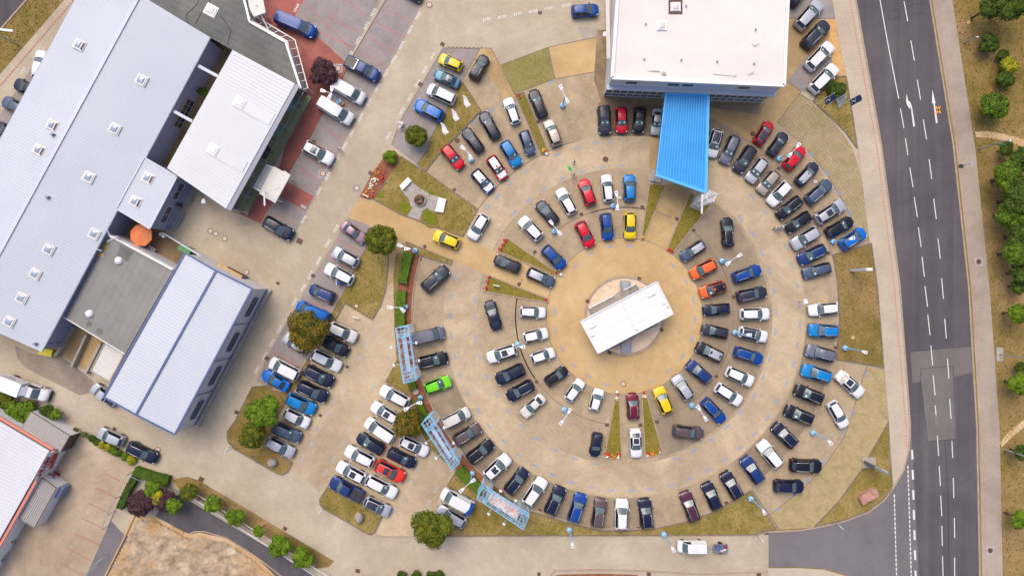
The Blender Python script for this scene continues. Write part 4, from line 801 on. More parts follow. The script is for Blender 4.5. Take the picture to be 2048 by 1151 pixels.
# ledge
sdir = (q[2] - q[3]); sdir.z = 0; sl_ = sdir.length; sdir.normalize(); sn = Vector((sdir.y, -sdir.x, 0))
m = MB(); m.bar(Vector((q[3].x, q[3].y, 5.55)) + sn * .3 - sdir * .2, Vector((q[2].x, q[2].y, 5.55)) + sn * .3 + sdir * .2, .7, .25); part('ledge', m, 'lilac2', b)
A_ = Vector((q[3].x, q[3].y, 0)); 
n = 12
for k in range(n):      # upper panels and windows
    s0, s1 = sl_ * k / n, sl_ * (k + 1) / n - .05; kind = k in (1, 4, 5, 9); m = MB()
    o_ = A_ + sn * .06
    m.add([o_ + sdir * s0 + Vector((0, 0, 6.1)), o_ + sdir * s1 + Vector((0, 0, 6.1)), o_ + sdir * s1 + Vector((0, 0, 8.3)), o_ + sdir * s0 + Vector((0, 0, 8.3))], [(0, 1, 2, 3)])
    part('wall_panel', m, 'lilac2' if not kind else 'gwall', b)
    if kind:
        m = MB(); o2 = A_ + sn * .09; m.add([o2 + sdir * (s0 + .2) + Vector((0, 0, 6.8)), o2 + sdir * (s1 - .2) + Vector((0, 0, 6.8)), o2 + sdir * (s1 - .2) + Vector((0, 0, 7.8)), o2 + sdir * (s0 + .2) + Vector((0, 0, 7.8))], [(0, 1, 2, 3)]); part('window', m, 'dglass', b)
m = MB(); m.box((0, 0, .01), (.01, .01, .01))
nb = 22
fr = MB()
for k in range(nb + 1):
    s0 = sl_ * k / nb; p_ = A_ + sdir * s0 - sn * .05; fr.bar(p_ + Vector((0, 0, .1)), p_ + Vector((0, 0, 5.4)), .09, .09)
for zz in (.15, 1.6, 3.8, 5.35): fr.bar(A_ - sn * .05 + Vector((0, 0, zz)), A_ + sdir * sl_ - sn * .05 + Vector((0, 0, zz)), .09, .09)
frame = part('glazing_frame', fr, 'white', b)
gg = pmat('green_grey_showroom_glass', (.10, .125, .105, 1), .08, coat=.4, var=.5, vs=.5)
for k in range(nb):
    for z0, z1 in ((.2, 1.55), (1.65, 3.75), (3.85, 5.3)):
        s0, s1 = sl_ * k / nb + .05, sl_ * (k + 1) / nb - .05; p0, p1 = A_ + sdir * s0 - sn * .1, A_ + sdir * s1 - sn * .1
        m = MB(); m.add([p0 + Vector((0, 0, z0)), p1 + Vector((0, 0, z0)), p1 + Vector((0, 0, z1)), p0 + Vector((0, 0, z1))], [(0, 1, 2, 3)]); part('pane', m, gg, frame)
for pts, zz in (([(1214, -60), (1217, 118)], 3.2),):
    m = MB(); a1, a2 = local(b, (P(*pts[0], zz), P(*pts[1], zz))); m.bar(a1, a2, .55, .2); part('side_canopy', m, 'offw', b)
f = building('roof_access', '') if False else None
c0 = P(1351, 14, z - .1) - b.location
m = MB(); m.prism(local(b, PP([(1337, -6), (1365, -6), (1365, 29), (1337, 29)], z - .1)), z - .12, z - .09); part('roof_patch', m, 'brown', b)
f = skylight(b, 1351, 14, z - .06, 1.15, 0, False, 'white', 'offw'); f.location = -b.location
f = skylight(b, 1323, 52, z - .06, 1.2, 0, False, 'white', 'offw'); f.location = -b.location
for x, y in ((1291, 49), (1288, 119), (1362, 121), (1433.6, 124), (1507.5, 128), (1510.6, 60), (1371.6, 13)):
    m = MB(); q0 = P(x, y, z - .12) - b.location; m.lathe(q0, [(.1, 0), (.1, .2), (.14, .2), (.14, .26)], 8); part('vent_pipe', m, 'gutter', b)
for x, y in ((1324, 145), (1468.6, 151), (1510, 90)):
    m = MB(); q0 = P(x, y, z - .12) - b.location; m.lathe(q0, [(.3, 0), (.3, .05), (.16, .1), (.16, .16)], 12); part('roof_drain', m, 'offw', b)
for pts in ([(1292, 142), (1312, 141), (1330, 144), (1334, 152), (1326, 153), (1322, 146), (1300, 144)], [(1491, 150), (1500, 147), (1507, 143), (1508, 149), (1500, 152)], [(1425, 148), (1466, 151), (1464, 154), (1426, 150)], [(1503, 88), (1518, 88), (1520, 91), (1504, 92)]):
    m = MB(); m.sheet(local(b, PP(pts, z - .112))); part('roof_stain', m, 'stain', b)
# --- blue canopy
b = building('blue_canopy', 'bright blue ribbed metal canopy reaching from the white showroom to the lot', 'canopy', P(1366, 280)); z = 5.6
cp = [(1330, 187), (1419, 190), (1414, 388), (1311, 352)]; q = local(b, PP(cp, z)); m = MB(); m.prism(q, z - .25, z, bottom=True); roof = part('roof', m, 'canopy', b)
ribs(q[0], q[1], q[2], q[3], .36, b, M['canrib'], .05, .06)
m = MB(); m.bar(q[1] + Vector((-.2, 0, .06)), q[2] + Vector((-.2, 0, .06)), .4, .12); m.bar(q[2] + Vector((0, .2, .07)), q[3] + Vector((0, .2, .07)), .4, .12); m.bar(q[3] + Vector((.1, 0, .06)), q[0] + Vector((.1, 0, .06)), .18, .12); m.bar(q[0], q[1], .2, .2); part('edge_flashing', m, 'canrib', roof)
for x, y in ((1340, 200), (1410, 200), (1322, 350)): u = P(x, y, z) - b.location; m = MB(); m.tube((u.x, u.y, 0), (u.x, u.y, z - .3), .14, n=10); part('column', m, 'lblue', b)
m = MB(); m.prism(PP([(1301, 341), (1323, 345), (1320, 366), (1299, 362)]), 0, .35); o = m.build('canopy_base_plinth', M['concrete']); tag(o, 'square concrete plinth under the west corner of the blue canopy', 'plinth')
surf('base_paving', [(1297, 337), (1330, 343), (1342, 363), (1335, 370), (1297, 366)], 'concrete', .03)
m = MB(); u = P(1318, 352); m.bar(u + Vector((0, 0, .4)), u + Vector((.1, 0, 5)), .2, .2); 
# white lattice pylon carrying the canopy corner
b = building('lattice_pylon', 'white steel lattice pylon at the south corner of the blue canopy', 'pylon', P(1390, 407)); 
m = MB(); bp = [(1388, 392), (1409, 402), (1400, 422), (1378, 414)]; m.prism(local(b, PP(bp)), .1, .3); part('base_plate', m, 'concrete', b)
h = 8.0; base = [P(x, y) - b.location for x, y in ((1388.5, 396), (1403, 402), (1396.5, 415.5), (1384, 410))]; legs = MB()
for v in base: legs.tube((v.x, v.y, .3), (v.x, v.y, h), .1, n=6)
part('legs', legs, 'white', b)
for k in range(11):
    m = MB(); zz = .8 + k * (h - .9) / 10
    for i in range(4):
        u, v = base[i], base[(i + 1) % 4]; m.bar((u.x, u.y, zz), (v.x, v.y, zz), .07, .08)
    part('rung', m, 'white', b)
m = MB(); a1, a2 = P(1405, 388, 6.6) - b.location, P(1403.5, 427, 6.0) - b.location; m.tube(a1, a2, .16, n=10); part('strut', m, 'white', b)
# --- lower-left white hall with red stripe
b = building('red_striped_hall', 'white roofed hall with red stripe round its roof edge, bottom left', loc=P(20, 960)); z = 3.7
q = local(b, PP([(98, 901), (-20, 830), (-260, 690), (-400, 1200), (-100, 1300), (-22, 1105)], z)); q = local(b, PP([(98, 901), (-120, 772), (-330, 1150), (-60, 1182)], z))
m = MB(); m.prism(q, z - .3, z); roof = part('roof', m, 'wmetal', b); ribs(q[0], q[3], q[2], q[1], .5, b, M['ribw'], .05, .05)
wallset(b, offset(ccw(q), -.5), 0, z - .5, 'white')
oq = offset(ccw(q), -.35); m = MB(); n = len(oq)
for i in range(n): m.bar((oq[i].x, oq[i].y, z - .35), (oq[(i + 1) % n].x, oq[(i + 1) % n].y, z - .35), .42, .2)
part('red_stripe', m, 'redbright', b)
def shed(name, label, roofpx, z, walls=('white',) * 4, rib=.35, rdir=0):
    b = building(name, label, loc=P(sum(p[0] for p in roofpx) / 4, sum(p[1] for p in roofpx) / 4)); q = local(b, PP(roofpx, z)); m = MB(); m.prism(q, z - .12, z); part('roof', m, pmat(name + '_roofing', D(184, 178, 174), .5, var=.08), b)
    k = q[rdir:] + q[:rdir]; ribs(k[0], k[1], k[2], k[3], rib, b, pmat(name + '_rib', D(160, 152, 148), .5), .08, .07)
    for i in range(4):
        a1, a2 = q[i], q[(i + 1) % 4]; m = MB(); m.add([(a1.x, a1.y, 0), (a2.x, a2.y, 0), (a2.x, a2.y, z - .12), (a1.x, a1.y, z - .12)], [(0, 1, 2, 3)]); part('wall', m, walls[i], b)
    m = MB()
    for i in range(4): m.bar(q[i] - Vector((0, 0, .05)), q[(i + 1) % 4] - Vector((0, 0, .05)), .12, .16)
    part('roof_edge', m, pmat(name + '_edge', D(136, 112, 104), .5), b); return b
shed('striped_roof_annex', 'annex with brown striped roof and white side, north of the red sign', [(62, 823), (139, 871), (120, 904), (44, 854)], 2.8, ('white', 'brown', 'white', 'white'), .28, 3)
shed('lean_to_store', 'low store with striped brown roof and white east wall, south of the red crate', [(82, 953), (112, 975), (68, 1054), (35, 1034)], 2.8, ('white', 'white', 'brown', 'white'), .3, 0)
m = MB(); m.box((0, 0, .9), (1.0, 1.9, 1.8), R(-28)); o = m.build('dark_container', M['bwall'], loc=P(131, 976)); tag(o, 'dark blue upright container beside the low store with striped roof', 'container')
# slanted sign board with red and navy lettering
b = building('red_lettered_sign', 'long white advertising board with red lettering on the red striped hall', 'sign', P(95, 935))
A1, A2, B2, B1 = local(b, (P(95, 905, 4.6), P(66, 957, 4.6), P(76, 964, 3.0), P(112, 902, 3.0))); m = MB(); m.add([A1, A2, B2, B1] + [v - Vector((.15, 0, .15)) for v in (A1, A2, B2, B1)], [(0, 1, 2, 3), (7, 6, 5, 4), (0, 4, 5, 1), (1, 5, 6, 2), (2, 6, 7, 3), (3, 7, 4, 0)]); part('board', m, 'white', b)
U = (A2 - A1).normalized(); V = (lerp(B1, B2, .5) - lerp(A1, A2, .5)).normalized(); Nn = V.cross(U).normalized()
if Nn.z < 0: Nn = -Nn
def ontext(par, txt, o0, U, V, size, mat, sx=1.0):
    m = text_mb(txt, size); m.v = [tuple(o0 + U * p[0] * sx - V * p[1]) for p in m.v]; return part('letters', m, mat, par)
ctr = lerp(lerp(A1, B1, .5), lerp(A2, B2, .5), .5) + Nn * .05
ontext(b, 'MRUN', ctr - U * .1, U, V, 1.25, 'sred', 1.0); ontext(b, 'reifen auto', ctr + V * .85, U, V, .4, 'navyf')
m = MB(); c1, c2, c3, c4 = local(b, (P(118, 905, 2.2), P(105, 935, 2.2), P(97, 938, 3.2), P(109, 906, 3.2))); m.add([c1, c2, c3, c4], [(0, 1, 2, 3)]); part('red_panel', m, 'sred', b)
m = MB(); c0 = P(108, 950)
for u in (-.75, .75):
    for v in (-.6, .6): m.bar((u, v, 0), (u, v, 1.3), .14, .14)
for zz in (.15, 1.3):
    for u in (-.75, .75): m.bar((u, -.6, zz), (u, .6, zz), .16, .16)
    for v in (-.6, .6): m.bar((-.75, v, zz), (.75, v, zz), .16, .16)
m.box((0, 0, .1), (1.4, 1.1, .1)); m.box((-.7, 0, .6), (.06, 1.1, .9)); m.box((0, -.55, .6), (1.4, .06, .9))
o = m.build('steel_crate', M['redp'], loc=c0); o.rotation_euler = (0, 0, R(-15)); tag(o, 'open red steel crate between the white board sign and the low store', 'crate')
# --- centre pavilion
b = building('centre_pavilion', 'white flat roofed pavilion on the gravel circle in the middle of the rings', 'pavilion', P(1253, 634)); z = 3.8
rq = local(b, PP([(1161, 642.5), (1313.4, 562.7), (1346.2, 627), (1196, 705.8)], z)); m = MB(); m.prism(rq, z - .3, z, bottom=True); roof = part('roof', m, 'white', b)
m = MB()
for i in range(4): m.bar(rq[i] + Vector((0, 0, .05)), rq[(i + 1) % 4] + Vector((0, 0, .05)), .16, .2)
part('roof_edge', m, 'lgt', roof)
m = MB(); gz = Vector((0, 0, .012))
for t in (.26, .52, .78): m.bar(lerp(rq[0], rq[3], t) + gz, lerp(rq[1], rq[2], t) + gz, .05, .03)
m.bar(lerp(rq[0], rq[1], .52) + gz, lerp(rq[3], rq[2], .52) + gz, .09, .04); part('roof_seam', m, 'ribw', roof)
for x, y, w_, l_ in ((1303, 589, .25, 1.1), (1185, 652, .25, 1.1), (1327, 605, .35, .4), (1274, 657, .3, .35), (1184, 669, .35, .4), (1334, 612, .3, .3)):
    m = MB(); c0 = P(x, y, z) - b.location; m.box(c0 + Vector((0, 0, .12)), (l_, w_, .22), R(28)); part('roof_unit', m, 'lgt', b)
cpx = [lerp(rq[0], rq[2], t) for t in (0, 1)]; ctr = sum(rq, Vector()) / 4; inner_q = [ctr + (v - ctr) * .68 for v in rq]
wz = ccw(inner_q)
for i in range(4):
    a1, a2 = wz[i], wz[(i + 1) % 4]; m = MB(); m.add([(a1.x, a1.y, .6), (a2.x, a2.y, .6), (a2.x, a2.y, z - .3), (a1.x, a1.y, z - .3)], [(0, 1, 2, 3)]); part('glass_wall', m, gg, b)
dk = local(b, PP([(1203, 612), (1291, 564), (1299, 570), (1345, 640), (1300, 655), (1210, 700), (1205, 690), (1160, 640)], .6)) 
dk = [ctr + (v - ctr) * 1.0 for v in rq]; ax = (rq[1] - rq[0]).normalized(); ay = (rq[3] - rq[0]).normalized(); LL = (rq[1] - rq[0]).length; WW = (rq[3] - rq[0]).length
c3 = Vector((ctr.x, ctr.y, 0)); axx = Vector((ax.x, ax.y, 0)); ayy = Vector((ay.x, ay.y, 0))
deck = [c3 - axx * 4.1 - ayy * 3.6, c3 + axx * 3.9 - ayy * 3.6, c3 + axx * 3.9 + ayy * 3.3, c3 - axx * 4.1 + ayy * 3.3]; m = MB(); m.prism(deck, .1, .6); part('deck', m, 'concrete', b)
def railing(par, pts, z0, h=1.0, mat='steel', posts=.9, rails=3, nm='railing'):
    m = MB()
    for u, v in zip(pts, pts[1:]):
        u = Vector((u[0], u[1], 0)); v = Vector((v[0], v[1], 0)); n = max(1, int((v - u).length / posts))
        for k in range(n + 1): p_ = lerp(u, v, k / n); m.tube((p_.x, p_.y, z0), (p_.x, p_.y, z0 + h), .025, n=5)
        for k in range(rails): zz = z0 + h * (k + 1) / rails; m.tube((u.x, u.y, zz), (v.x, v.y, zz), .035, n=5)
    return part(nm, m, mat, par)
railing(b, [deck[3], deck[0], deck[0] + axx * 4.4], .6); railing(b, [deck[0] + axx * 6, deck[1]], .6); railing(b, [deck[1], deck[2], deck[2] - axx * 2], .6); railing(b, [deck[2] - axx * 3.8, deck[3]], .6)
for (x, y), dr in (((1249, 578), 1), ((1251, 690), -1)):
    u0 = P(x, y) - b.location; m = MB()
    for k in range(4): m.box((u0.x, u0.y + dr * (.45 - k * .3) + dr * .3, .14 + (.5 - .13 * (3 - k)) / 2 - .02 + .0), (1.3, .28, .04)); 
    for k in range(4): m.box((u0.x, u0.y + dr * (.9 - k * .3), .12 + .13 * k), (1.3, .26, .05))
    for s_ in (-.66, .66): m.bar((u0.x + s_, u0.y + dr * 1.1, .12), (u0.x + s_, u0.y - dr * .2, .62), .05, .2)
    part('stairs', m, 'steel', b)
    for s_ in (-.68, .68): railing(b, [(u0.x + s_, u0.y + dr * 1.1), (u0.x + s_, u0.y - dr * .9)], .3, 1.0)
    surf('gravel_path', [(x - 10, y - (18 if dr > 0 else -6)), (x + 10, y - (18 if dr > 0 else -6)), (x + 10, y + (-6 if dr > 0 else 17)), (x - 10, y + (-6 if dr > 0 else 17))], 'concrete', .115)
m = MB()
for u in (.02, .98):
    for v in (.04, .96):
        p_ = lerp(lerp(rq[0], rq[1], u), lerp(rq[3], rq[2], u), v); m.bar((p_.x, p_.y, .1), (p_.x, p_.y, z - .3), .12, .12)
part('posts', m, 'white', b)
# --- fountain feature on the west lawn
b = building('rock_fountain', 'dark rock fountain in a round of grey setts with three paved arms', 'fountain', P(840, 400)); c0 = b.location
m = MB(); m.prism(local(b, PP(arc(840.4, 400, 21.5, 0, 360, 28)[:-1])), .1, .13); part('sett_circle', m, 'cobble', b)
for pts in ([(800, 378), (817, 357), (848, 384), (824, 405)], [(855, 388), (878, 393), (872, 425), (850, 415)], [(815, 432), (838, 441), (847, 420), (826, 414)]):
    m = MB(); m.prism(local(b, PP(pts)), .1, .126); part('paved_arm', m, 'cobble', b)
m = MB(); m.lathe((0, 0, .12), [(1.0, 0), (1.0, .3), (.82, .3), (.82, .1)], 20); part('basin', m, 'kerb', b)
rr = random.Random(3)
for k in range(16):
    a_ = k / 16 * 6.283; m = MB(); m.blob((math.cos(a_) * .75 + .1, math.sin(a_) * .7, .3), (.2, .18, .16), .25, 1, rn=rr); part('stone', m, 'rock', b)
for k in range(14):
    a_ = rr.uniform(0, 6.28); m = MB(); m.blob((math.cos(a_) * .35 - .05, math.sin(a_) * .4, .5), (.42, .36, .4), .2, 2, rn=rr); part('stone', m, 'rockd', b)
for pts, lb in (([(800, 372), (817, 355), (824, 363), (806, 381)], 'north-western'), ([(878, 395), (893, 399), (887, 426), (871, 423)], 'eastern')):
    o = building('stone_bench', 'long white stone bench on the ' + lb + ' arm of the fountain paving', 'bench', P(*pts[0])); m = MB()
    m.prism(local(o, PP([tuple(lerp(Vector(p_), sum((Vector(k) for k in pts), Vector((0, 0))) / 4, .15)) for p_ in pts])), .1, .4); part('base', m, 'concrete', o)
    m = MB(); m.prism(local(o, PP(pts)), .4, .5, bottom=True); part('seat', m, 'white', o)
# ------------------------------------------------------------------ cars
PAINT = {k: pmat('paint_' + k, D(*c), r_, mt, .25, var=.06, vs=.7, spec=.3) for k, (c, r_, mt) in dict(  # faint noise in the paint colour stands in for varied sky reflections
    white=((236, 236, 238), .35, 0), silver=((196, 198, 206), .35, .35), grey=((120, 122, 138), .35, .35), slate=((84, 98, 124), .35, .35), dgrey=((48, 50, 66), .35, .1), black=((18, 20, 34), .35, 0), navy=((18, 26, 58), .35, 0),
    midblue=((24, 56, 120), .35, .1), blue=((0, 68, 152), .35, .0), royal=((0, 108, 204), .35, .0), sky=((0, 128, 202), .35, .0), teal=((66, 118, 144), .35, .25), red=((214, 14, 44), .3, 0), vermilion=((232, 54, 40), .3, 0), orange=((240, 110, 48), .3, .1), maroon=((120, 22, 48), .3, .2),
    plum=((92, 48, 72), .3, .25), mauve=((158, 128, 142), .35, .35), brown=((104, 88, 88), .35, .3), beige=((186, 172, 164), .35, .35), cream=((226, 222, 216), .35, .1), yellow=((244, 206, 8), .35, 0), lime=((122, 226, 26), .35, 0)).items()}
GW = pmat('windscreen_glass', D(92, 110, 116), .06, 0, .4, var=.35, vs=1.1); GS = pmat('tinted_glass', D(30, 32, 40), .05, 0, .5); GR = pmat('rear_glass', D(52, 60, 74), .05, 0, .5)
SUNR = pmat('sunroof_glass', D(46, 50, 66), .06, 0, .6); CLAD = pmat('dark_cladding', D(44, 42, 46), .6); TYRE = pmat('tyre_rubber', D(30, 30, 32), .8); RIM = pmat('alloy_rim', D(150, 152, 158), .35, .6)
HL = pmat('headlight_lens', D(196, 202, 212), .12, 0, .5); TLm = pmat('tail_light_lens', D(190, 16, 28), .2, 0, .5); RAILS = pmat('chrome_rail', D(220, 222, 230), .2, .5); CARD = pmat('price_card_paper', D(214, 240, 228), .5); GRILL = pmat('black_grille', D(24, 24, 28), .4)
SPEC = dict(
 suv=dict(L=4.5, wr=(1.45, -1.4, .33), st=[(2.25, .70, .60, .52, .62, .06), (2.20, .83, .76, .62, .80, .14), (1.97, .91, .91, .70, .96, .15), (1.5, .94, .99, .76, 1.04, .14), (.98, .95, 1.04, .78, 1.10, .13), (.22, .95, 1.06, .63, 1.58, .08), (-.4, .95, 1.07, .64, 1.65, 0), (-1.2, .95, 1.07, .62, 1.64, -.03), (-1.78, .94, 1.07, .59, 1.58, -.07), (-2.10, .91, 1.05, .68, 1.14, -.10), (-2.2, .87, .86, .70, .92, -.10), (-2.25, .80, .6, .6, .66, -.08)], i=(4, 5, 8, 9)),
 hatch=dict(L=4.15, wr=(1.3, -1.3, .31), st=[(2.08, .68, .56, .50, .58, .08), (2.02, .80, .70, .60, .74, .16), (1.80, .87, .84, .66, .88, .17), (1.4, .90, .92, .72, .96, .15), (.95, .90, .96, .74, 1.01, .14), (.20, .90, .98, .59, 1.42, .08), (-.4, .90, .98, .60, 1.48, 0), (-1.1, .90, .98, .57, 1.46, -.04), (-1.60, .89, .98, .53, 1.38, -.09), (-1.92, .86, .96, .62, 1.05, -.13), (-2.02, .82, .80, .64, .86, -.12), (-2.08, .74, .56, .56, .62, -.1)], i=(4, 5, 8, 9)),
 wagon=dict(L=4.65, wr=(1.5, -1.35, .32), st=[(2.33, .68, .56, .50, .58, .08), (2.27, .80, .70, .60, .74, .17), (2.02, .88, .82, .66, .87, .18), (1.55, .91, .90, .72, .95, .16), (1.0, .91, .95, .74, 1.00, .15), (.22, .91, .97, .58, 1.38, .08), (-.4, .91, .98, .60, 1.44, 0), (-1.3, .91, .98, .57, 1.43, -.03), (-1.88, .90, .98, .53, 1.36, -.07), (-2.20, .87, .95, .62, 1.02, -.11), (-2.28, .83, .80, .64, .86, -.11), (-2.33, .74, .56, .56, .62, -.1)], i=(4, 5, 8, 9)),
 sedan=dict(L=4.7, wr=(1.5, -1.35, .32), st=[(2.35, .68, .54, .50, .56, .08), (2.29, .80, .68, .60, .72, .17), (2.04, .88, .80, .66, .85, .18), (1.55, .91, .88, .72, .93, .16), (.95, .91, .93, .74, .99, .15), (.18, .91, .95, .57, 1.36, .08), (-.3, .91, .96, .58, 1.41, 0), (-.85, .91, .96, .55, 1.37, -.03), (-1.0, .91, .96, .54, 1.34, -.06), (-1.65, .90, .96, .68, 1.03, -.10), (-2.15, .88, .92, .68, .98, -.12), (-2.30, .82, .78, .64, .84, -.11), (-2.35, .74, .54, .56, .60, -.1)], i=(4, 5, 8, 9)),
 mpv=dict(L=4.6, wr=(1.45, -1.4, .32), st=[(2.30, .72, .62, .55, .64, .08), (2.24, .84, .78, .64, .82, .15), (2.0, .91, .92, .70, .97, .15), (1.7, .92, .98, .74, 1.05, .14), (1.35, .92, 1.02, .76, 1.12, .14), (.55, .92, 1.06, .66, 1.66, .08), (-.3, .92, 1.08, .68, 1.76, 0), (-1.4, .92, 1.08, .67, 1.76, -.02), (-2.02, .92, 1.08, .65, 1.72, -.04), (-2.18, .90, 1.06, .74, 1.20, -.06), (-2.26, .87, .9, .74, .96, -.07), (-2.3, .80, .62, .66, .70, -.06)], i=(4, 5, 8, 9)),
 van=dict(L=5.1, wr=(1.55, -1.5, .34), st=[(2.55, .74, .66, .58, .70, .06), (2.48, .88, .84, .68, .90, .13), (2.25, .95, 1.0, .74, 1.07, .14), (1.98, .97, 1.08, .78, 1.16, .13), (1.68, .97, 1.14, .80, 1.24, .13), (.95, .97, 1.18, .74, 1.86, .07), (.3, .97, 1.2, .77, 1.94, 0), (-1.4, .97, 1.2, .77, 1.95, 0), (-2.40, .97, 1.2, .75, 1.92, -.02), (-2.50, .95, 1.2, .82, 1.5, -.03), (-2.53, .94, .95, .82, 1.0, -.03), (-2.55, .90, .6, .78, .7, -.03)], i=(4, 5, 8, 9)),
 pickup=dict(L=5.3, wr=(1.65, -1.55, .36), st=[(2.65, .72, .66, .56, .70, .06), (2.58, .88, .86, .66, .92, .13), (2.3, .94, 1.0, .72, 1.06, .14), (1.85, .95, 1.06, .76, 1.12, .13), (1.35, .95, 1.1, .78, 1.16, .13), (.70, .95, 1.12, .64, 1.68, .07), (.2, .95, 1.12, .66, 1.76, 0), (-.3, .95, 1.12, .66, 1.76, 0), (-.62, .95, 1.12, .64, 1.70, -.01), (-.80, .95, 1.10, .70, 1.18, 0), (-.9, .94, 1.06, .72, 1.10, 0), (-2.6, .93, 1.05, .80, 1.08, 0), (-2.64, .90, .7, .8, .75, 0)], i=(4, 5, 8, 9)))
def section(s):
    x, W, zb, wt, zt, bow = s
    pts = [(.92 * W, .26), (.99 * W, .34), (1.0 * W, .58 if zb > .7 else zb * .8), (.99 * W, zb - .09), (.945 * W, zb), (wt, zt - .05 if zt - zb > .2 else zt - .015), (.93 * wt, zt), (0, zt + (.035 if zt - zb > .2 else .02))]
    out = []
    for y, z in pts: out.append((x - bow * (y / max(W, .1)) ** 2 * 1.0, y, z))
    return out
def crom(p0, p1, p2, p3, t, k=.36):
    t2, t3 = t * t, t * t * t
    return tuple((2 * t3 - 3 * t2 + 1) * b_ + (t3 - 2 * t2 + t) * k * (c_ - a_) + (-2 * t3 + 3 * t2) * c_ + (t3 - t2) * k * (d_ - b_) for a_, b_, c_, d_ in zip(p0, p1, p2, p3))
def refine(pts, n):
    out = []
    for i in range(len(pts) - 1):
        p0, p1, p2, p3 = pts[max(i - 1, 0)], pts[i], pts[i + 1], pts[min(i + 2, len(pts) - 1)]
        for k in range(n): out.append((crom(p0, p1, p2, p3, k / n), i))
    out.append((pts[-1], len(pts) - 2)); return out
def carparts(kind):
    sp = SPEC[kind]; st = sp['st']; iw, ir, rr_, rb = sp['i']; N1, N2 = 3, 2
    sts = refine([tuple(map(float, q)) for q in st], N1); grid = []; seg = []
    for s_, i in sts:
        p = section(s_); full = p + [(x, -y, z) for x, y, z in p[-2::-1]]; r_ = refine(full, N2); grid.append([q for q, _ in r_]); seg = [j for _, j in r_]
    nC = len(grid[0]); nO = 15; res = {}; buck = {}
    for i in range(len(sts) - 1):
        I = sts[i][1]
        for j in range(nC - 1):
            J = seg[j]; jj = min(J, nO - 2 - J); side = 0 if J < nO // 2 else 1; m = 'body'
            if jj == 0: m = 'cladding'
            if jj == 6 and iw <= I < ir: m = 'windscreen'
            elif jj == 4 and iw <= I < rr_: m = 'side_window'
            elif jj == 6 and rr_ <= I < rb: m = 'rear_window'
            if kind == 'van' and jj == 4 and I > ir: m = 'body'
            if m == 'side_window' and I > iw and kind != 'van' and I == sp.get('bp', 6) and (i % N1) == 0 and False: m = 'body'
            key = (m, side) if m == 'side_window' else (m, 0); buck.setdefault(key, []).append((grid[i][j], grid[i][j + 1], grid[i + 1][j + 1], grid[i + 1][j]))
    buck[('body', 0)].append(tuple(grid[0][::-1])); buck[('body', 0)].append(tuple(grid[-1]))
    for (nm, _), faces in buck.items():
        idx = {}; vv = []; ff = []
        for f in faces:
            q = []
            for a in f:
                kk = tuple(round(c, 5) for c in a)
                if kk not in idx: idx[kk] = len(vv); vv.append(a)
                if idx[kk] not in q: q.append(idx[kk])
            if len(q) > 2: ff.append(tuple(q))
        me = bpy.data.meshes.new(nm); me.from_pydata(vv, [], ff); bm = bmesh.new(); bm.from_mesh(me); bmesh.ops.recalc_face_normals(bm, faces=bm.faces)
        sm = sum((f.normal.z for f in bm.faces))
        if sm < 0: bmesh.ops.reverse_faces(bm, faces=bm.faces)
        for f in bm.faces: f.smooth = True
        bm.to_mesh(me); bm.free(); res.setdefault(nm, []).append(me)
    return res
CARS = {}
def zat(kind, x):
    st = SPEC[kind]['st']
    for a, c in zip(st, st[1:]):
        if a[0] >= x >= c[0]: t = (a[0] - x) / (a[0] - c[0]); return a[4] + (c[4] - a[4]) * t, a[3] + (c[3] - a[3]) * t, a[1] + (c[1] - a[1]) * t
    return 1, .6, .9
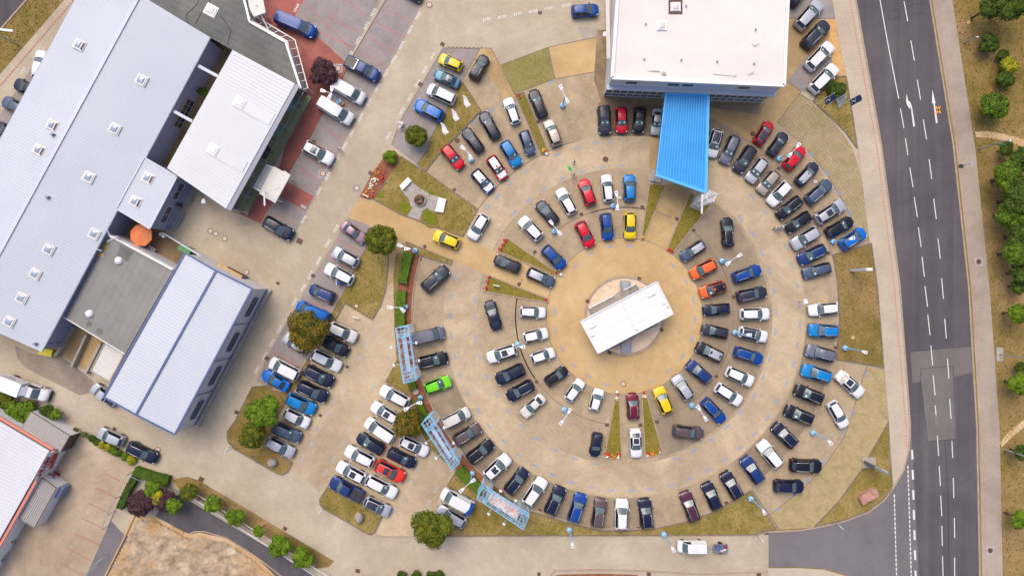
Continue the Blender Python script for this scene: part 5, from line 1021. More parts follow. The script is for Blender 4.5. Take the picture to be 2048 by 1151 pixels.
for kind, sp in SPEC.items():
    r = carparts(kind); st = sp['st']; L_ = sp['L']; lst = []
    for nm, ms in r.items():
        for me in ms: lst.append((nm, me, {'body': None, 'windscreen': GW, 'side_window': GS, 'rear_window': GR, 'cladding': CLAD}[nm], (0, 0, 0)))
    xf, xr, rad = sp['wr']; m = MB(); m.tube((0, -.11, 0), (0, .11, 0), rad, n=16); ty = m.mesh('tyre'); m = MB(); m.tube((0, -.118, 0), (0, .118, 0), rad * .62, n=10); rm = m.mesh('rim')
    W = st[4][1]
    for x in (xf, xr):
        for s_ in (-1, 1): lst.append(('wheel', ty, TYRE, (x, s_ * (W - .085), rad), rm))
    m = MB(); m.blob((0, 0, 0), (.13, .08, .09), 0, 2); mir = m.mesh('mirror', True)
    for s_ in (-1, 1): lst.append(('mirror', mir, None, (st[4][0] - .22, s_ * (W + .10), st[4][2] + .02)))
    sh = st[2]
    m = MB(); m.blob((0, 0, 0), (.22, .07, .05), 0, 2); hl = m.mesh('headlight', True)
    for s_ in (-1, 1):
        o = ('headlight', hl, HL, (st[2][0] - .0, s_ * (st[2][1] - .115), sh[2] - .07), None, s_ * -38); lst.append(o)
    m = MB()
    if kind != 'pickup':
        m.blob((0, 0, 0), (.11, .15, .075), 0, 2); tl = m.mesh('tail_light', True); rbS = st[sp['i'][3]]
        for s_ in (-1, 1): lst.append(('tail_light', tl, TLm, ((st[-3][0] + .10), s_ * (st[-3][1] - .13), rbS[2] - .06 if kind != 'sedan' else .90)))
    else:
        m.blob((0, 0, 0), (.07, .1, .12), 0, 1); tl = m.mesh('tail_light', True)
        for s_ in (-1, 1): lst.append(('tail_light', tl, TLm, (-2.6, s_ * .82, .95)))
    m = MB(); m.box((0, 0, 0), (.06, .9, .16)); lst.append(('grille', m.mesh('grille'), GRILL, (L_ / 2 - .03, 0, .56)))
    m = MB(); x0 = st[5][0] - .15; x1 = st[8][0] + .2; pr = None; z0, w0, _ = zat(kind, x0); N = 7
    # optional sets
    opts = {}
    rl = []
    for s_ in (-1, 1):
        m = MB(); pp = []
        for k in range(N + 1):
            x = x0 + (x1 - x0) * k / N; z_, wt, _ = zat(kind, x); pp.append((x, s_ * wt * .93, z_ + (.055 if 0 < k < N else .0)))
        for u, v in zip(pp, pp[1:]): m.tube(u, v, .026, n=5, cap=False)
        rl.append(('roof_rail', m.mesh('roof_rail', True), RAILS, (0, 0, 0)))
    opts['r'] = rl
    def roofsheet(xa, xb, wk, up, nm):
        m = MB(); g_ = []; nx, ny = 6, 6
        for i in range(nx + 1):
            x = xa + (xb - xa) * i / nx; z_, wt, _ = zat(kind, x); row = []
            for j in range(ny + 1): y = wt * wk * (-1 + 2 * j / ny); row.append((x, y, z_ + .03 * (1 - (y / wt) ** 2) + up))
            g_.append(row)
        vs = [p for row in g_ for p in row]; fs = [(i * (ny + 1) + j, i * (ny + 1) + j + 1, (i + 1) * (ny + 1) + j + 1, (i + 1) * (ny + 1) + j) for i in range(nx) for j in range(ny)]
        m.add(vs, fs); me = m.mesh(nm, True); return me
    opts['s'] = [('sunroof', roofsheet(st[5][0] - .2, st[5][0] - 1.05, .74, .022, 'sunroof'), SUNR, (0, 0, 0))]
    opts['S'] = [('sunroof', roofsheet(st[5][0] - .10, st[8][0] + .15, .88, .022, 'sunroof'), SUNR, (0, 0, 0))]
    opts['b'] = [('roof_skin', roofsheet(st[5][0] - .04, st[8][0] + .04, .93, .018, 'roof_skin'), PAINT['black'], (0, 0, 0))]
    opts['w'] = [('roof_skin', roofsheet(st[5][0] - .04, st[8][0] + .04, .93, .018, 'roof_skin'), PAINT['white'], (0, 0, 0))]
    opts['v'] = [('roof_skin', roofsheet(st[5][0] - .04, st[8][0] + .04, .93, .018, 'roof_skin'), PAINT['silver'], (0, 0, 0))]
    hp = []; m = MB(); g_ = []
    for i in range(7):
        x = st[2][0] + (st[4][0] + .04 - st[2][0]) * i / 6; z_, wt, _ = zat(kind, x); bw = .14
        for j in range(7): y = wt * .95 * (-1 + 2 * j / 6); g_.append((x - bw * (y / .9) ** 2, y, z_ + .02 * (1 - (y / wt) ** 2) + .02))
    m.add(g_, [(i * 7 + j, i * 7 + j + 1, i * 7 + 8 + j, i * 7 + 7 + j) for i in range(6) for j in range(6)]); opts['h'] = [('bonnet_skin', m.mesh('bonnet_skin', True), PAINT['white'], (0, 0, 0))]
    m = MB(); cw = []
    for j in range(9): y = st[4][3] * .97 * (-1 + 2 * j / 8); cw.append((st[4][0] + .02 - st[4][5] * (y / st[4][1]) ** 2, y, st[4][4] + .035 * (1 - (y / st[4][3]) ** 2)))
    for u, v in zip(cw, cw[1:]): m.bar(u, v, .09, .03)
    lst.append(('wiper_cowl', m.mesh('wiper_cowl'), GRILL, (0, 0, 0)))
    xa, xb = st[4][0], st[5][0]; za, zb_ = st[4][4] + .02, st[5][4] + .03; t = .45; x = xa + (xb - xa) * t; z_ = za + (zb_ - za) * t + .035; dz = (zb_ - za) / (xb - xa)
    m = MB(); m.add([(x - .11, -.12, z_ - .11 * dz), (x + .11, -.12, z_ + .11 * dz), (x + .11, .12, z_ + .11 * dz), (x - .11, .12, z_ - .11 * dz)], [(0, 1, 2, 3)]); cm = m.mesh('price_card')
    opts['c'] = [('price_card', cm, CARD, (-.05, .36, 0))]; opts['C'] = opts['c'] + [('price_card', cm, CARD, (-.05, -.36, 0))]
    m = MB(); m.bar((0, -.55, 0), (0, .55, 0), .05, .03)
    opts['a'] = []
    if kind in ('van',): # roof ribs
        m = MB()
        for y in (-.5, -.25, 0, .25, .5): m.bar((st[5][0] - .4, y, 1.985), (st[8][0] + .2, y, 1.985), .07, .03)
        opts['n'] = [('roof_rib', m.mesh('roof_rib'), 'body', (0, 0, 0))]
    if kind == 'pickup':
        m = MB(); m.box((-1.72, 0, 1.105), (1.66, 1.5, .06)); opts['t'] = [('bed_cover', m.mesh('bed_cover'), CLAD, (0, 0, 0))]
        m = MB(); m.box((-1.72, 0, 1.10), (1.66, 1.46, .045)); opts['o'] = [('open_bed', m.mesh('open_bed'), GRILL, (0, 0, 0))]
        m2 = MB(); m2.bar((-.95, -.7, 1.35), (-.95, .7, 1.35), .1, .1); m2.bar((-.95, -.7, 1.05), (-.95, -.7, 1.38), .1, .1); m2.bar((-.95, .7, 1.05), (-.95, .7, 1.38), .1, .1); m2.bar((-.95, .7, 1.3), (-1.5, .74, 1.12), .07, .07); m2.bar((-.95, -.7, 1.3), (-1.5, -.74, 1.12), .07, .07)
        opts['o'].append(('roll_bar', m2.mesh('roll_bar'), RAILS, (0, 0, 0)))
    CARS[kind] = (lst, opts)
def car(kind, paint, fx, fy, rx, ry, opts='', label=None, group=None, name='parked_car', cat='car', wscale=1.0, z0=0.03):
    lst, op = CARS[kind]; pm = PAINT[paint]; a, c = P(fx, fy, .7), P(rx, ry, .7); dv = a - c; Lp = dv.length * .985
    root = empty(name, ((a + c) / 2).xy.to_3d() + Vector((0, 0, z0)), math.atan2(dv.y, dv.x)); k = Lp / SPEC[kind]['L']; root.scale = (k, max(.93, min(1.06, k)) * wscale, max(.95, min(1.05, k)))
    tag(root, label, cat, group)
    items = list(lst)
    for ch in opts:
        if ch in op: items += op[ch]
    for it in items:
        nm, me, mt, loc = it[:4]; mt = pm if (mt is None or mt == 'body') else mt
        if nm == 'cladding' and 'd' not in opts: mt = pm if paint in ('black', 'navy') else CLAD
        o = link(nm, me, mt, root, loc)
        if len(it) > 4 and it[4] is not None: link('rim', it[4], RIM, o)
        if len(it) > 5: o.rotation_euler = (0, 0, R(it[5]))
    return root
# rows of cars: kind, paint, front x, front y, rear x, rear y, options
TYPE = dict(suv='SUV', hatch='hatchback', wagon='estate car', sedan='saloon', mpv='people carrier', van='van', pickup='pickup')
COLN = dict(white='white', silver='silver', grey='grey', slate='slate blue', dgrey='dark grey', black='black', navy='navy', midblue='dark blue', blue='deep blue', royal='bright blue', sky='azure', teal='teal', red='red', vermilion='orange red', orange='orange', maroon='maroon', plum='plum', mauve='mauve', brown='brown grey', beige='beige', cream='cream', yellow='yellow', lime='lime green')
ROWS = {
 'inner ring': [('hatch','red',1183,494,1157,443,''),('suv','blue',1217,481,1210,425,''),('hatch','yellow',1260,479,1260,423,'d'),('wagon','slate',1362,517,1409,486,'v'),('hatch','orange',1380,551,1433,525,''),('hatch','orange',1398,587,1453,570,'bc'),('wagon','navy',1404.6,621,1461,616,''),('wagon','dgrey',1402,656,1457,668,''),('suv','black',1392,690,1445,716,'rv') ,('suv','midblue',1375,724,1419,762,''),('hatch','silver',1349,750,1381,798,''),('hatch','yellow',1314.7,772.5,1337,827,'d'),('hatch','maroon',1264,784,1267,840,'r'),('hatch','white',1199,776,1186,822,'d'),('hatch','white',1164,759,1134,801,'d'),('hatch','black',1134,737,1091,767,''),('hatch','white',1110,702,1061,719,''),('hatch','white',1097,664,1045,676,''),('wagon','white',1092.5,625,1038.5,622.6,''),('wagon','slate',1109,567,1054,542,'v'),('suv','blue',1128.5,535.5,1087,494,'')],
 'middle ring': [('hatch','white',1041,436,1081.6,478,''),('hatch','dgrey',1076,404,1113,448,''),('wagon','white',1118,376.5,1146.7,428.6,''),('hatch','red',1165,358,1183,411.7,''),('wagon','white',1211.7,348,1218,405,''),('hatch','sky',1258.7,348,1259.5,404,''),('wagon','black',1453,434,1457,495,'r'),('wagon','blue',1522,537,1464.6,557.7,'r'),('wagon','dgrey',1533.7,582,1472.4,595,'r'),('wagon','white',1540,627,1478.4,628,''),('wagon','white',1536,674.7,1476,661.7,'rS' ),('wagon','blue',1526,720,1467,701,'r'),('wagon','white',1507.6,764.7,1451.6,740,''),('wagon','white',1483,805,1430.7,771,''),('wagon','blue',1447.7,843,1406,798.5,'r'),('wagon','brown',1407.6,867,1343.8,860,''),('sedan','white',1273,915.7,1270,855,'s'),('hatch','navy',1188,913,1196,863,''),('sedan','cream',1044,831,1088,790.7,''),('suv','navy',1014,794.6,1067,766,'r'),('suv','navy',991.6,760.7,1049,734.7,''),('wagon','white',973,716.4,1034.6,697,'s'),('sedan','navy',977,600,995.5,660,'')],
 'sandy entrance': [('hatch','yellow',866.5,467.7,920,490,''),('suv','dgrey',988,517,1041,538,''),('hatch','white',942,478,972,428.6,'')],
 'outer ring': [('suv','dgrey',895,535,847,580,'rc'),('van','grey',890,663,822,678.6,'n'),('suv','black',896.5,712.5,835,728,'rc'),('hatch','lime',901.7,759.4,848,779,'c'),('mpv','cream',939.5,820.7,886,848,'r'),('suv','brown',961,852,908,883,'r'),('suv','black',985,883,936,921,'r'),('suv','white',1018,911,971,954,'s'),('suv','navy',1052,937.5,1014,985,'r'),('suv','white',1088,955,1051,1009,'r'),('suv','navy',1123,971,1097,1028,'r'),('suv','blue',1163.5,984.6,1144.6,1044,'r'),('suv','brown',1202.7,994,1193,1055,'r'),('suv','white',1244,995,1242,1059.5,'r'),('suv','navy',1288,994,1294.6,1056.8,'r'),('wagon','plum',1367.6,980.5,1390.5,1042.7,'r'),('suv','navy',1411,963,1435,1018,''),('suv','navy',1447,942.7,1478,995.4,'r'),('suv','midblue',1486.5,913,1521.6,964,''),('suv','white',1519,882,1559.5,932,''),('suv','navy',1547,848,1590.5,891,'rc'),('suv','black',1569,817,1626,841.5,'rc'),('suv','black',1588.5,776.4,1646.4,800,'rc'),('suv','sky',1602,737,1662,755.5,'r'),('suv','grey',1610,698,1670.4,713.8,'r'),('suv','sky',1616,659,1677,663,'r'),('wagon','white',1615.6,621,1677.7,614.7,''),('wagon','slate',1605,548.5,1662.5,533,'c'),('hatch','midblue',1596,522,1652,496,'rc'),('suv','silver',1583,492.5,1636.5,460,'c'),('wagon','black',1571.5,460,1621,428,'c'),('wagon','black',1554.6,434,1602,397,'rc'),('suv','white',1537.6,409,1578,366,''),('hatch','beige',1518,385.6,1554,343,'C'),('hatch','silver',1496,363.4,1530,318,'Cv'),('hatch','dgrey',1472,344,1506,293,'c'),('wagon','grey',1446,328,1472,271,'C'),('hatch','white',1420,315,1436,257,'Sc')],
 'outermost eastern row': [('hatch','red',1541.5,244,1513,289,'Sc'),('wagon','dgrey',1571.5,266,1539,311,'c'),('hatch','red',1606,294,1571,338,''),('wagon','dgrey',1634,327,1594,369,'v'),('wagon','slate',1661,363,1613,405,'r'),('wagon','silver',1688.6,405,1631,441.6,'s'),('wagon','black',1705.5,439,1652,469,'c'),('hatch','royal',1730,461,1681,493.7,'r'),('sedan','white',1725,790.6,1674,745,'s'),('wagon','white',1691,854.5,1661,802,''),('suv','black',1643.8,932,1578,929,'r'),('suv','navy',1608,972,1546,971,'')],
 'row north of the blue canopy': [('suv','dgrey',1210,270,1206.5,210,'C'),('hatch','red',1243.8,267,1241.7,212.5,'C'),('hatch','black',1275.6,267,1280.8,212.5,'C'),('sedan','silver',1311,271,1316,216,'C')],
 'north-west ring bays': [('suv','red',924,336,887,292,'C'),('wagon','dgrey',927.7,257,963,304,''),('wagon','dgrey',964,224,994,278,'c'),('wagon','white',1014,195.5,1033,249,'c'),('wagon','black',1064.6,179,1087,236,'c'),('suv','beige',1094.6,238.5,1115.5,292,'c'),('wagon','slate',1063,310,1046,261,'c'),('suv','sky',1037,332,1006,282.6,'c'),('hatch','red',1010,358,978.6,312.6,'whC'),('hatch','midblue',984,383,947,341,'whc')],
 'north-west grey bays': [('hatch','yellow',878,115,925,135.6,''),('sedan','teal',868,146,920,169.5,'s'),('mpv','white',855,176,911,202,'r'),('suv','royal',830,206,887,236,'r'),('suv','dgrey',972,111,945,160,'r')],
 'north edge': [('hatch','blue',1197.5,19.5,1141.5,23.5,''),('sedan','dgrey',845,-2,806,-22,'')],
 'north-east bays': [('suv','dgrey',1612,-35,1580,12,''),('suv','silver',1641,4,1594,57,'c'),('suv','dgrey',1655,45,1607,95,'rc'),('suv','white',1663,88,1614,138,'c'),('suv','white',1672,132,1622,183,'c')],
 'entry lane bays': [('van','blue',632,68,554,34,''),('pickup','midblue',758.5,156,693,121,'o'),('van','white',729,201,668.5,167,''),('van','white',705.5,242.5,640,203,''),('suv','white',667,322,607,290,'s'),('suv','navy',586,473,528,440,'r')],
 'eastern side of the entry lane': [('sedan','mauve',731,482,683,447,''),('hatch','silver',665,500,718,529,''),('wagon','white',650,533,707.6,563,''),('mpv','midblue',619,575.5,668.5,596.5,'r'),('van','royal',593,609.5,657,638,'n'),('hatch','silver',567,669.5,616,702,''),('mpv','white',539.5,721.6,599.5,751.6,''),('sedan','royal',525,745,578.6,776,'')],
 'west row facing the sandy lot': [('hatch','cream',714,677,657,651,''),('suv','black',697,706,645,677,''),('wagon','white',683,735,623,706,''),('suv','navy',667,766,610,737,'rc'),('suv','navy',655.5,796,595.5,768.6,'r'),('suv','sky',631.5,820.7,573,793,''),('hatch','white',619.5,848,568,823,''),('wagon','slate',602.7,876.5,544.6,851,'c'),('wagon','silver',589,907.6,532.4,879,'r')],
 'left row of the west lot': [('wagon','white',760,776,818.4,807.6,''),('wagon','white',743,807.7,797,841,'s'),('mpv','white',731,840,789,878,''),('hatch','navy',715,871,767.6,902,'c'),('wagon','white',690.5,897,748.6,926.5,''),('wagon','white',674,928,731,959,'s'),('pickup','midblue',661,959,725.7,994,'t')],
 'right row of the west lot': [('wagon','white',857,905,800,878,'s'),('wagon','navy',831,929,775.7,901,'c'),('suv','vermilion',809.5,956,751,926.5,'rs'),('wagon','white',794,988.6,732,956,'c'),('hatch','silver',781,1024,728,999.5,'Sc')],
 'bays beside the southern tree': [('van','white',882.4,983,945,1015,''),('hatch','silver',874,1015.7,932.4,1048,'')],
 'yard drive': [('pickup','silver',185,771,232,806,'o'),('hatch','silver',196,861.6,248.6,884.6,''),('wagon','navy',315,918,255,890,'r')],
 'far west street bays': [('wagon','white',85,100,74,158,''),('hatch','navy',29,165,85,190,''),('wagon','slate',5,200,62,229,''),('hatch','navy',-12,250,44,280,'')],
 'south lane': [('van','white',1353.5,1091.4,1412,1091.4,'')],
}
seen = {}
def clock(x, y):
    a = (math.degrees(math.atan2(x - RC[0], -(y - RC[1]))) + 360) % 360; q = round(a / 30 * 2) / 2; hh = int(q) or 12
    wds = ['', 'one', 'two', 'three', 'four', 'five', 'six', 'seven', 'eight', 'nine', 'ten', 'eleven', 'twelve']
    return ('half past ' if q % 1 else '') + wds[hh if hh <= 12 else 12] + ('' if q % 1 else " o'clock")
ORD = ['first', 'second', 'third', 'fourth', 'fifth', 'sixth', 'seventh', 'eighth', 'ninth', 'tenth', 'eleventh', 'twelfth']
FE = dict(r='with roof rails', s='with dark sunroof', S='with glass roof', b='with black roof', w='with white roof', v='with pale roof', c='with price card', C='with two price cards', o='with open bed', t='with covered bed', n='with ribbed roof')
allcars = []
for row, cs in ROWS.items():
    for k, c in enumerate(cs):
        kind, pt, fx, fy, rx, ry, op = c; fe = next((FE[ch] for ch in op if ch in FE), ''); base = f'{COLN[pt]} {TYPE[kind]}' + (' ' + fe if fe else '')
        ring = 'ring' in row and 'bays' not in row; others = [q for q in (cs[k - 1] if k else None, cs[k + 1] if k + 1 < len(cs) else None) if q]
        if ring: lab = f"{base}, {row}, {clock((fx + rx) / 2, (fy + ry) / 2)}"
        elif len(cs) <= 12 and len(cs) > 1: lab = f"{base}, {ORD[k]} in the {row}" if 'row' in row else f"{base}, {ORD[k]} of the {row}"
        else: lab = f"{base} on the {row}"
        if lab in seen and others: lab2 = lab + f", beside the {COLN[others[0][1]]} {TYPE[others[0][0]]}"; lab = lab2 if len(lab2.split()) <= 16 else f"{COLN[pt]} {TYPE[kind]}, {row}, {clock((fx+rx)/2,(fy+ry)/2)}, beside {COLN[others[0][1]]} {TYPE[others[0][0]]}"
        if lab in seen: lab = lab.replace('beside', 'next to the gap beside')
        seen[lab] = 1
        special = {('van', 'white', 1353.5): 'white van with side windows towing a small trailer on the south lane', ('hatch', 'lime', 901.7): 'lime green hatchback, the only green car, on the western outer ring', ('wagon', 'white', 650): 'white estate car with its rear door open and a man in blue beside it'}
        lab = special.get((kind, pt, fx), lab)
        o = car(kind, pt, fx, fy, rx, ry, op, lab, 'cars of the ' + row, cat='pickup' if kind == 'pickup' else ('van' if kind == 'van' else 'car'), z0=.035)
        allcars.append((fx, fy, rx, ry))
vv = [q for q in bpy.data.objects if q.get('label', '').startswith('white van') and 'bays beside' in q.get('label', '')]
if vv:
    m = MB(); m.prism([(-2.54, -.9), (-1.95, -.9), (-2.1, .0), (-1.75, .97), (-2.54, .93)], 1.0, 2.0); part('blue_tail_panel', m, PAINT['blue'], vv[0])
car('hatch', 'navy', 537, 293, 520, 312, '', 'dark navy car standing inside the glass showroom front', None, 'display_car', 'car', z0=.09)
b = empty('stone_figure', P(803, 252)); tag(b, 'small white stone figure on a concrete pad by the green tree', 'statue'); rs = random.Random(2)
m = MB(); m.lathe((0, 0, .08), [(.3, 0), (.26, .3)], 10); part('pedestal', m, 'concrete', b)
m = MB()
for k in range(6): m.blob((rs.uniform(-.25, .25), rs.uniform(-.35, .35), .4 + .12 * k), (.24, .22, .2), .12, 1, rn=rs)
part('figure', m, 'white', b)
m = MB(); m.lathe((0, 0, .1), [(.46, 0), (.46, .35), (.34, .35), (.34, .2)], 16); o = m.build('planter_ring', M['concrete'], loc=P(832, 782)); tag(o, 'round concrete planter ring in the hedge strip below the northern truss frame', 'planter')
# ------------------------------------------------------------------ truck and trailer
b = empty('box_truck', P(50, 775), R(-18)); tag(b, 'white box truck on the yard drive beside the green conifers', 'truck')
pm = PAINT['white']
a, c = P(96.5, 793, 1), P(6, 758, 1); dv = a - c; b.location = ((a + c) / 2).xy.to_3d(); b.rotation_euler = (0, 0, math.atan2(dv.y, dv.x)); LT = dv.length
m = MB(); m.prism([(-LT / 2, -1.05), (LT / 2 - 3.3, -1.05), (LT / 2 - 3.3, 1.05), (-LT / 2, 1.05)], .9, 2.9, bottom=True); part('cargo_box', m, pm, b)
m = MB(); m.prism([(-LT / 2 - .02, -1.07), (LT / 2 - 3.28, -1.07), (LT / 2 - 3.28, 1.07), (-LT / 2 - .02, 1.07)], 2.9, 2.96); part('box_roof', m, 'white', b)
x0 = LT / 2; st = [(x0, .75, .7, .6, .8, .05), (x0 - .06, .92, .9, .7, 1.0, .12), (x0 - .3, .98, 1.1, .78, 1.18, .14), (x0 - .8, 1.0, 1.2, .82, 1.32, .12), (x0 - 1.15, 1.0, 1.26, .84, 1.4, .1), (x0 - 1.95, 1.0, 1.3, .78, 2.1, .06), (x0 - 3.1, 1.0, 1.3, .8, 2.2, 0)]
SPEC['tk'] = dict(L=1, st=st + [(x0 - 3.2, .99, 1.3, .8, 2.15, 0), (x0 - 3.24, .98, 1.2, .8, 1.6, 0), (x0 - 3.26, .95, 1, .8, 1.2, 0)], i=(4, 5, 6, 6))
r = carparts('tk')
for nm, ms in r.items():
    for me in ms: link('cab' if nm == 'body' else nm, me, {'body': pm, 'windscreen': GW, 'side_window': GS, 'rear_window': GR, 'cladding': CLAD}[nm], b)
m = MB(); m.add([(x0 - 3.25, -.7, 2.2), (x0 - 3.25, .7, 2.2), (x0 - 3.25, .7, 2.85), (x0 - 3.25, -.7, 2.85), (x0 - 2.6, -.6, 2.24), (x0 - 2.6, .6, 2.24)], [(4, 5, 2, 3), (0, 4, 3), (5, 1, 2)]); part('wind_deflector', m, pm, b)
for k in range(3): m = MB(); m.box((-LT / 2 + 1.6 + .1 * k, 1.056, 2.5 - k * .4), (2.2 - .5 * k, .012, .14)); part('side_lettering', m, 'gutter', b)
m = MB(); m.box((LT / 2 - .1, 0, .5), (.25, 1.7, .3)); part('bumper', m, CLAD, b)
m = MB(); m.prism([(-LT / 2, -.5), (x0 - 1, -.5), (x0 - 1, .5), (-LT / 2, .5)], .5, .9); part('chassis', m, CLAD, b)
for x in (x0 - 1.0, -LT / 2 + 1.3):
    for s_ in (-1, 1): w_ = link('wheel', CARS['van'][0][5][1] if False else [q for q in CARS['van'][0] if q[0] == 'wheel'][0][1], TYRE, b, (x, s_ * .92, .34)); link('rim', [q for q in CARS['van'][0] if q[0] == 'wheel'][0][4], RIM, w_)
for s_ in (-1, 1): m = MB(); m.box((x0 - 1.05, s_ * 1.2, 1.5), (.12, .22, .35)); part('mirror', m, CLAD, b)
b = empty('small_trailer', P(1438, 1092.5)); tag(b, 'small open trailer loaded with blue and white things behind the white van', 'trailer')
m = MB(); m.prism([(-1.05, -.6), (1.05, -.6), (1.05, .6), (-1.05, .6)], .45, .52, bottom=True)
for u, v in (((-1.05, -.6), (1.05, -.6)), ((1.05, -.6), (1.05, .6)), ((1.05, .6), (-1.05, .6)), ((-1.05, .6), (-1.05, -.6))): m.bar((*u, .68), (*v, .68), .05, .36)
part('tub', m, 'gutter', b); m = MB(); m.tube((-1.05, 0, .45), (-1.9, 0, .5), .05); part('drawbar', m, 'steel', b)
for s_ in (-1, 1): m = MB(); m.tube((0, s_ * .68, .3), (0, s_ * .82, .3), .3, n=14); part('wheel', m, TYRE, b); m = MB(); m.box((0, s_ * .76, .62), (.7, .18, .05)); part('mudguard', m, CLAD, b)
for nm, (x, y), sz, mt, rz, lb in (('blue_tarp_bundle', (-.25, .1), (1.1, .62, .35), 'trim', 4, 'blue covered bundle lying in the small trailer'), ('white_pipe', (.45, -.28), (1.0, .2, .2), 'white', 16, 'white pipe lying across the small trailer'), ('brown_crate', (.75, .25), (.45, .5, .3), 'redp', 0, 'reddish crate at the rear of the small trailer')):
    m = MB(); m.box((0, 0, 0), sz, R(rz)); me = m.mesh(nm); bm = bmesh.new(); bm.from_mesh(me); bmesh.ops.bevel(bm, geom=bm.edges[:], offset=.06, segments=2, affect='EDGES'); bm.to_mesh(me); bm.free()
    o = link(nm, me, M[mt], None, b.location + Vector((x, y, .53 + sz[2] / 2))); tag(o, lb, 'load')
# ------------------------------------------------------------------ street lamps
def pxdir(x, y): return (P(x, y) - P(CX, CY)).normalized()
def lamp(base, heads, label, h=5.2, joint=None):
    b = empty('street_lamp', P(*base)); tag(b, label, 'street lamp', 'light blue lamps of the car lot')
    m = MB(); m.lathe((0, 0, 0), [(.42, 0), (.42, .45), (.36, .62), (.18, .70)], 16); part('base_bollard', m, 'lblue2', b, False)
    jt = Vector((0, 0, h)) if not joint else P(*joint, h) - b.location
    m = MB(); m.tube((0, 0, .6), (0, 0, h * .55), .11, .1, 8); m.tube((0, 0, h * .55), (0, 0, h), .085, .07, 8); part('pole', m, 'lblue', b)
    for hx, hy in heads:
        e = P(hx, hy, h) - b.location; dd = Vector((e.x, e.y, 0)); Ld = dd.length; dd.normalize(); nn = Vector((-dd.y, dd.x, 0)); s0 = dd * max(.05, Ld - .62); top = h + .05
        m = MB(); m.tube((0, 0, h - .05), s0 + Vector((0, 0, h)), .05, .04, 6); arm = part('arm', m, 'lgt', b)
        m = MB(); pts = [(s0, .10), (s0 + dd * .25, .2), (s0 + dd * .8, .26), (s0 + dd * .85, .22)]; o_ = [p_ + nn * w_ for p_, w_ in pts] + [p_ - nn * w_ for p_, w_ in pts[::-1]]
        m.prism([(p_.x, p_.y) for p_ in o_], h - .06, h + .06, bottom=True); hd = part('lamp_head', m, 'lgt', b)
        m = MB(); q = s0 + dd * .62; m.box((q.x, q.y, h + .075), (.3, .14, .03), math.atan2(nn.y, nn.x)); part('head_cap', m, 'gutter', hd)
    return b
LAMPS = [((1125, 212), [(1121, 173), (1135, 203)], 'light blue lamp with two white heads, on the open paving below the moss pavers'), ((942.5, 320.5), [(924, 294), (941, 315)], 'light blue lamp with two white heads beside the orange red SUV, north-west bays'),
 ((1108, 463), [(1101, 443), (1120, 467)], 'light blue lamp with two white heads behind the grey hatchback, middle ring'), ((1225, 412), [(1232.5, 385), (1234.5, 417)], 'light blue lamp between the blue and yellow hatchbacks north of the centre'),
 ((1442.5, 522), [(1481, 509), (1454.5, 527.5)], 'light blue lamp with two white heads right of the orange hatchback'), ((1556.6, 318), [(1598, 288.5), (1579, 311)], 'light blue lamp overhanging the red hatchback, outermost eastern row'),
 ((1664, 483), [(1702, 477)], 'single headed light blue lamp overhanging the bright blue hatchback, east'), ((1688, 695), [(1728, 703)], 'single headed light blue lamp standing on the eastern lawn'),
 ((1468, 664), [(1496, 669)], 'single headed light blue lamp over the white railed estate car'), ((1382.5, 809), [(1396, 813), (1412, 838)], 'light blue lamp with two white heads left of the deep blue estate car, south-east'),
 ((1128.5, 817), [(1140, 819), (1121.5, 846)], 'light blue lamp with two white heads south-west of the centre pavilion'), ((1035.5, 687.5), [(1047, 693), (1018, 700)], 'light blue lamp behind the white sunroof estate, west of the centre'),
 ((841.7, 794), [(838, 805), (811, 818)], 'light blue lamp with two white heads between hedge and northern billboard frame'), ((811.7, 613), [(805, 619), (778, 614)], 'light blue lamp with two white heads above the hedge north of the truss frame'),
 ((831, 501), [(815, 497), (798, 490)], 'light blue lamp at the sandy entrance, top end of the hedge'), ((944.6, 945), [(947.5, 959), (921.5, 981)], 'light blue lamp on the hedge between the two southern truss frames'),
 ((1138.6, 1057), [(1145, 1089)], 'single headed light blue lamp on the south lawn below the brown SUV'), ((1327, 1066), [(1346, 1097)], 'single headed light blue lamp beside the white towing van'),
 ((1500, 995), [(1528, 1023)], 'single headed light blue lamp at the corner of the southern lawn'), ((1624, 864), [(1660, 884)], 'single headed light blue lamp beside the mossy pavers, south-east')]
for bs, hd, lb in LAMPS: lamp(bs, hd, lb)
b = lamp((680, 205), [(644, 181), (664, 175), (659, 194)], 'blue lamp with three white heads between the two white vans', 5.0); b['group'] = 'lamps by the entry lane'
m = MB(); m.lathe((.3, -.25, .0), [(.25, 0), (.3, .35), (.28, .4)], 10); o = m.build('flower_pot', M['orange'], loc=P(681, 205)); tag(o, 'orange pot at the foot of the three headed lamp', 'pot')
def wall_lamp(x, y, lb):
    b = empty('small_post_lamp', P(x, y)); tag(b, lb, 'lamp', 'small white lamps'); m = MB(); m.tube((0, 0, 0), (0, 0, 2.6), .04); part('post', m, 'steel', b); m = MB(); m.prism([(-.3, -.22), (.3, -.22), (.3, .2), (.1, .5), (-.1, .5), (-.3, .2)], 2.6, 2.75, bottom=True); part('lamp_head', m, 'lgt', b)
for x, y, lb in ((1205, 83, 'small white lamp on the west side of the white showroom roof building'), (423, 408, 'small white lamp below the south corner of the white ribbed roof'), (1596, 603, 'small white lamp above the white estate car on the east side')): wall_lamp(x, y, lb)
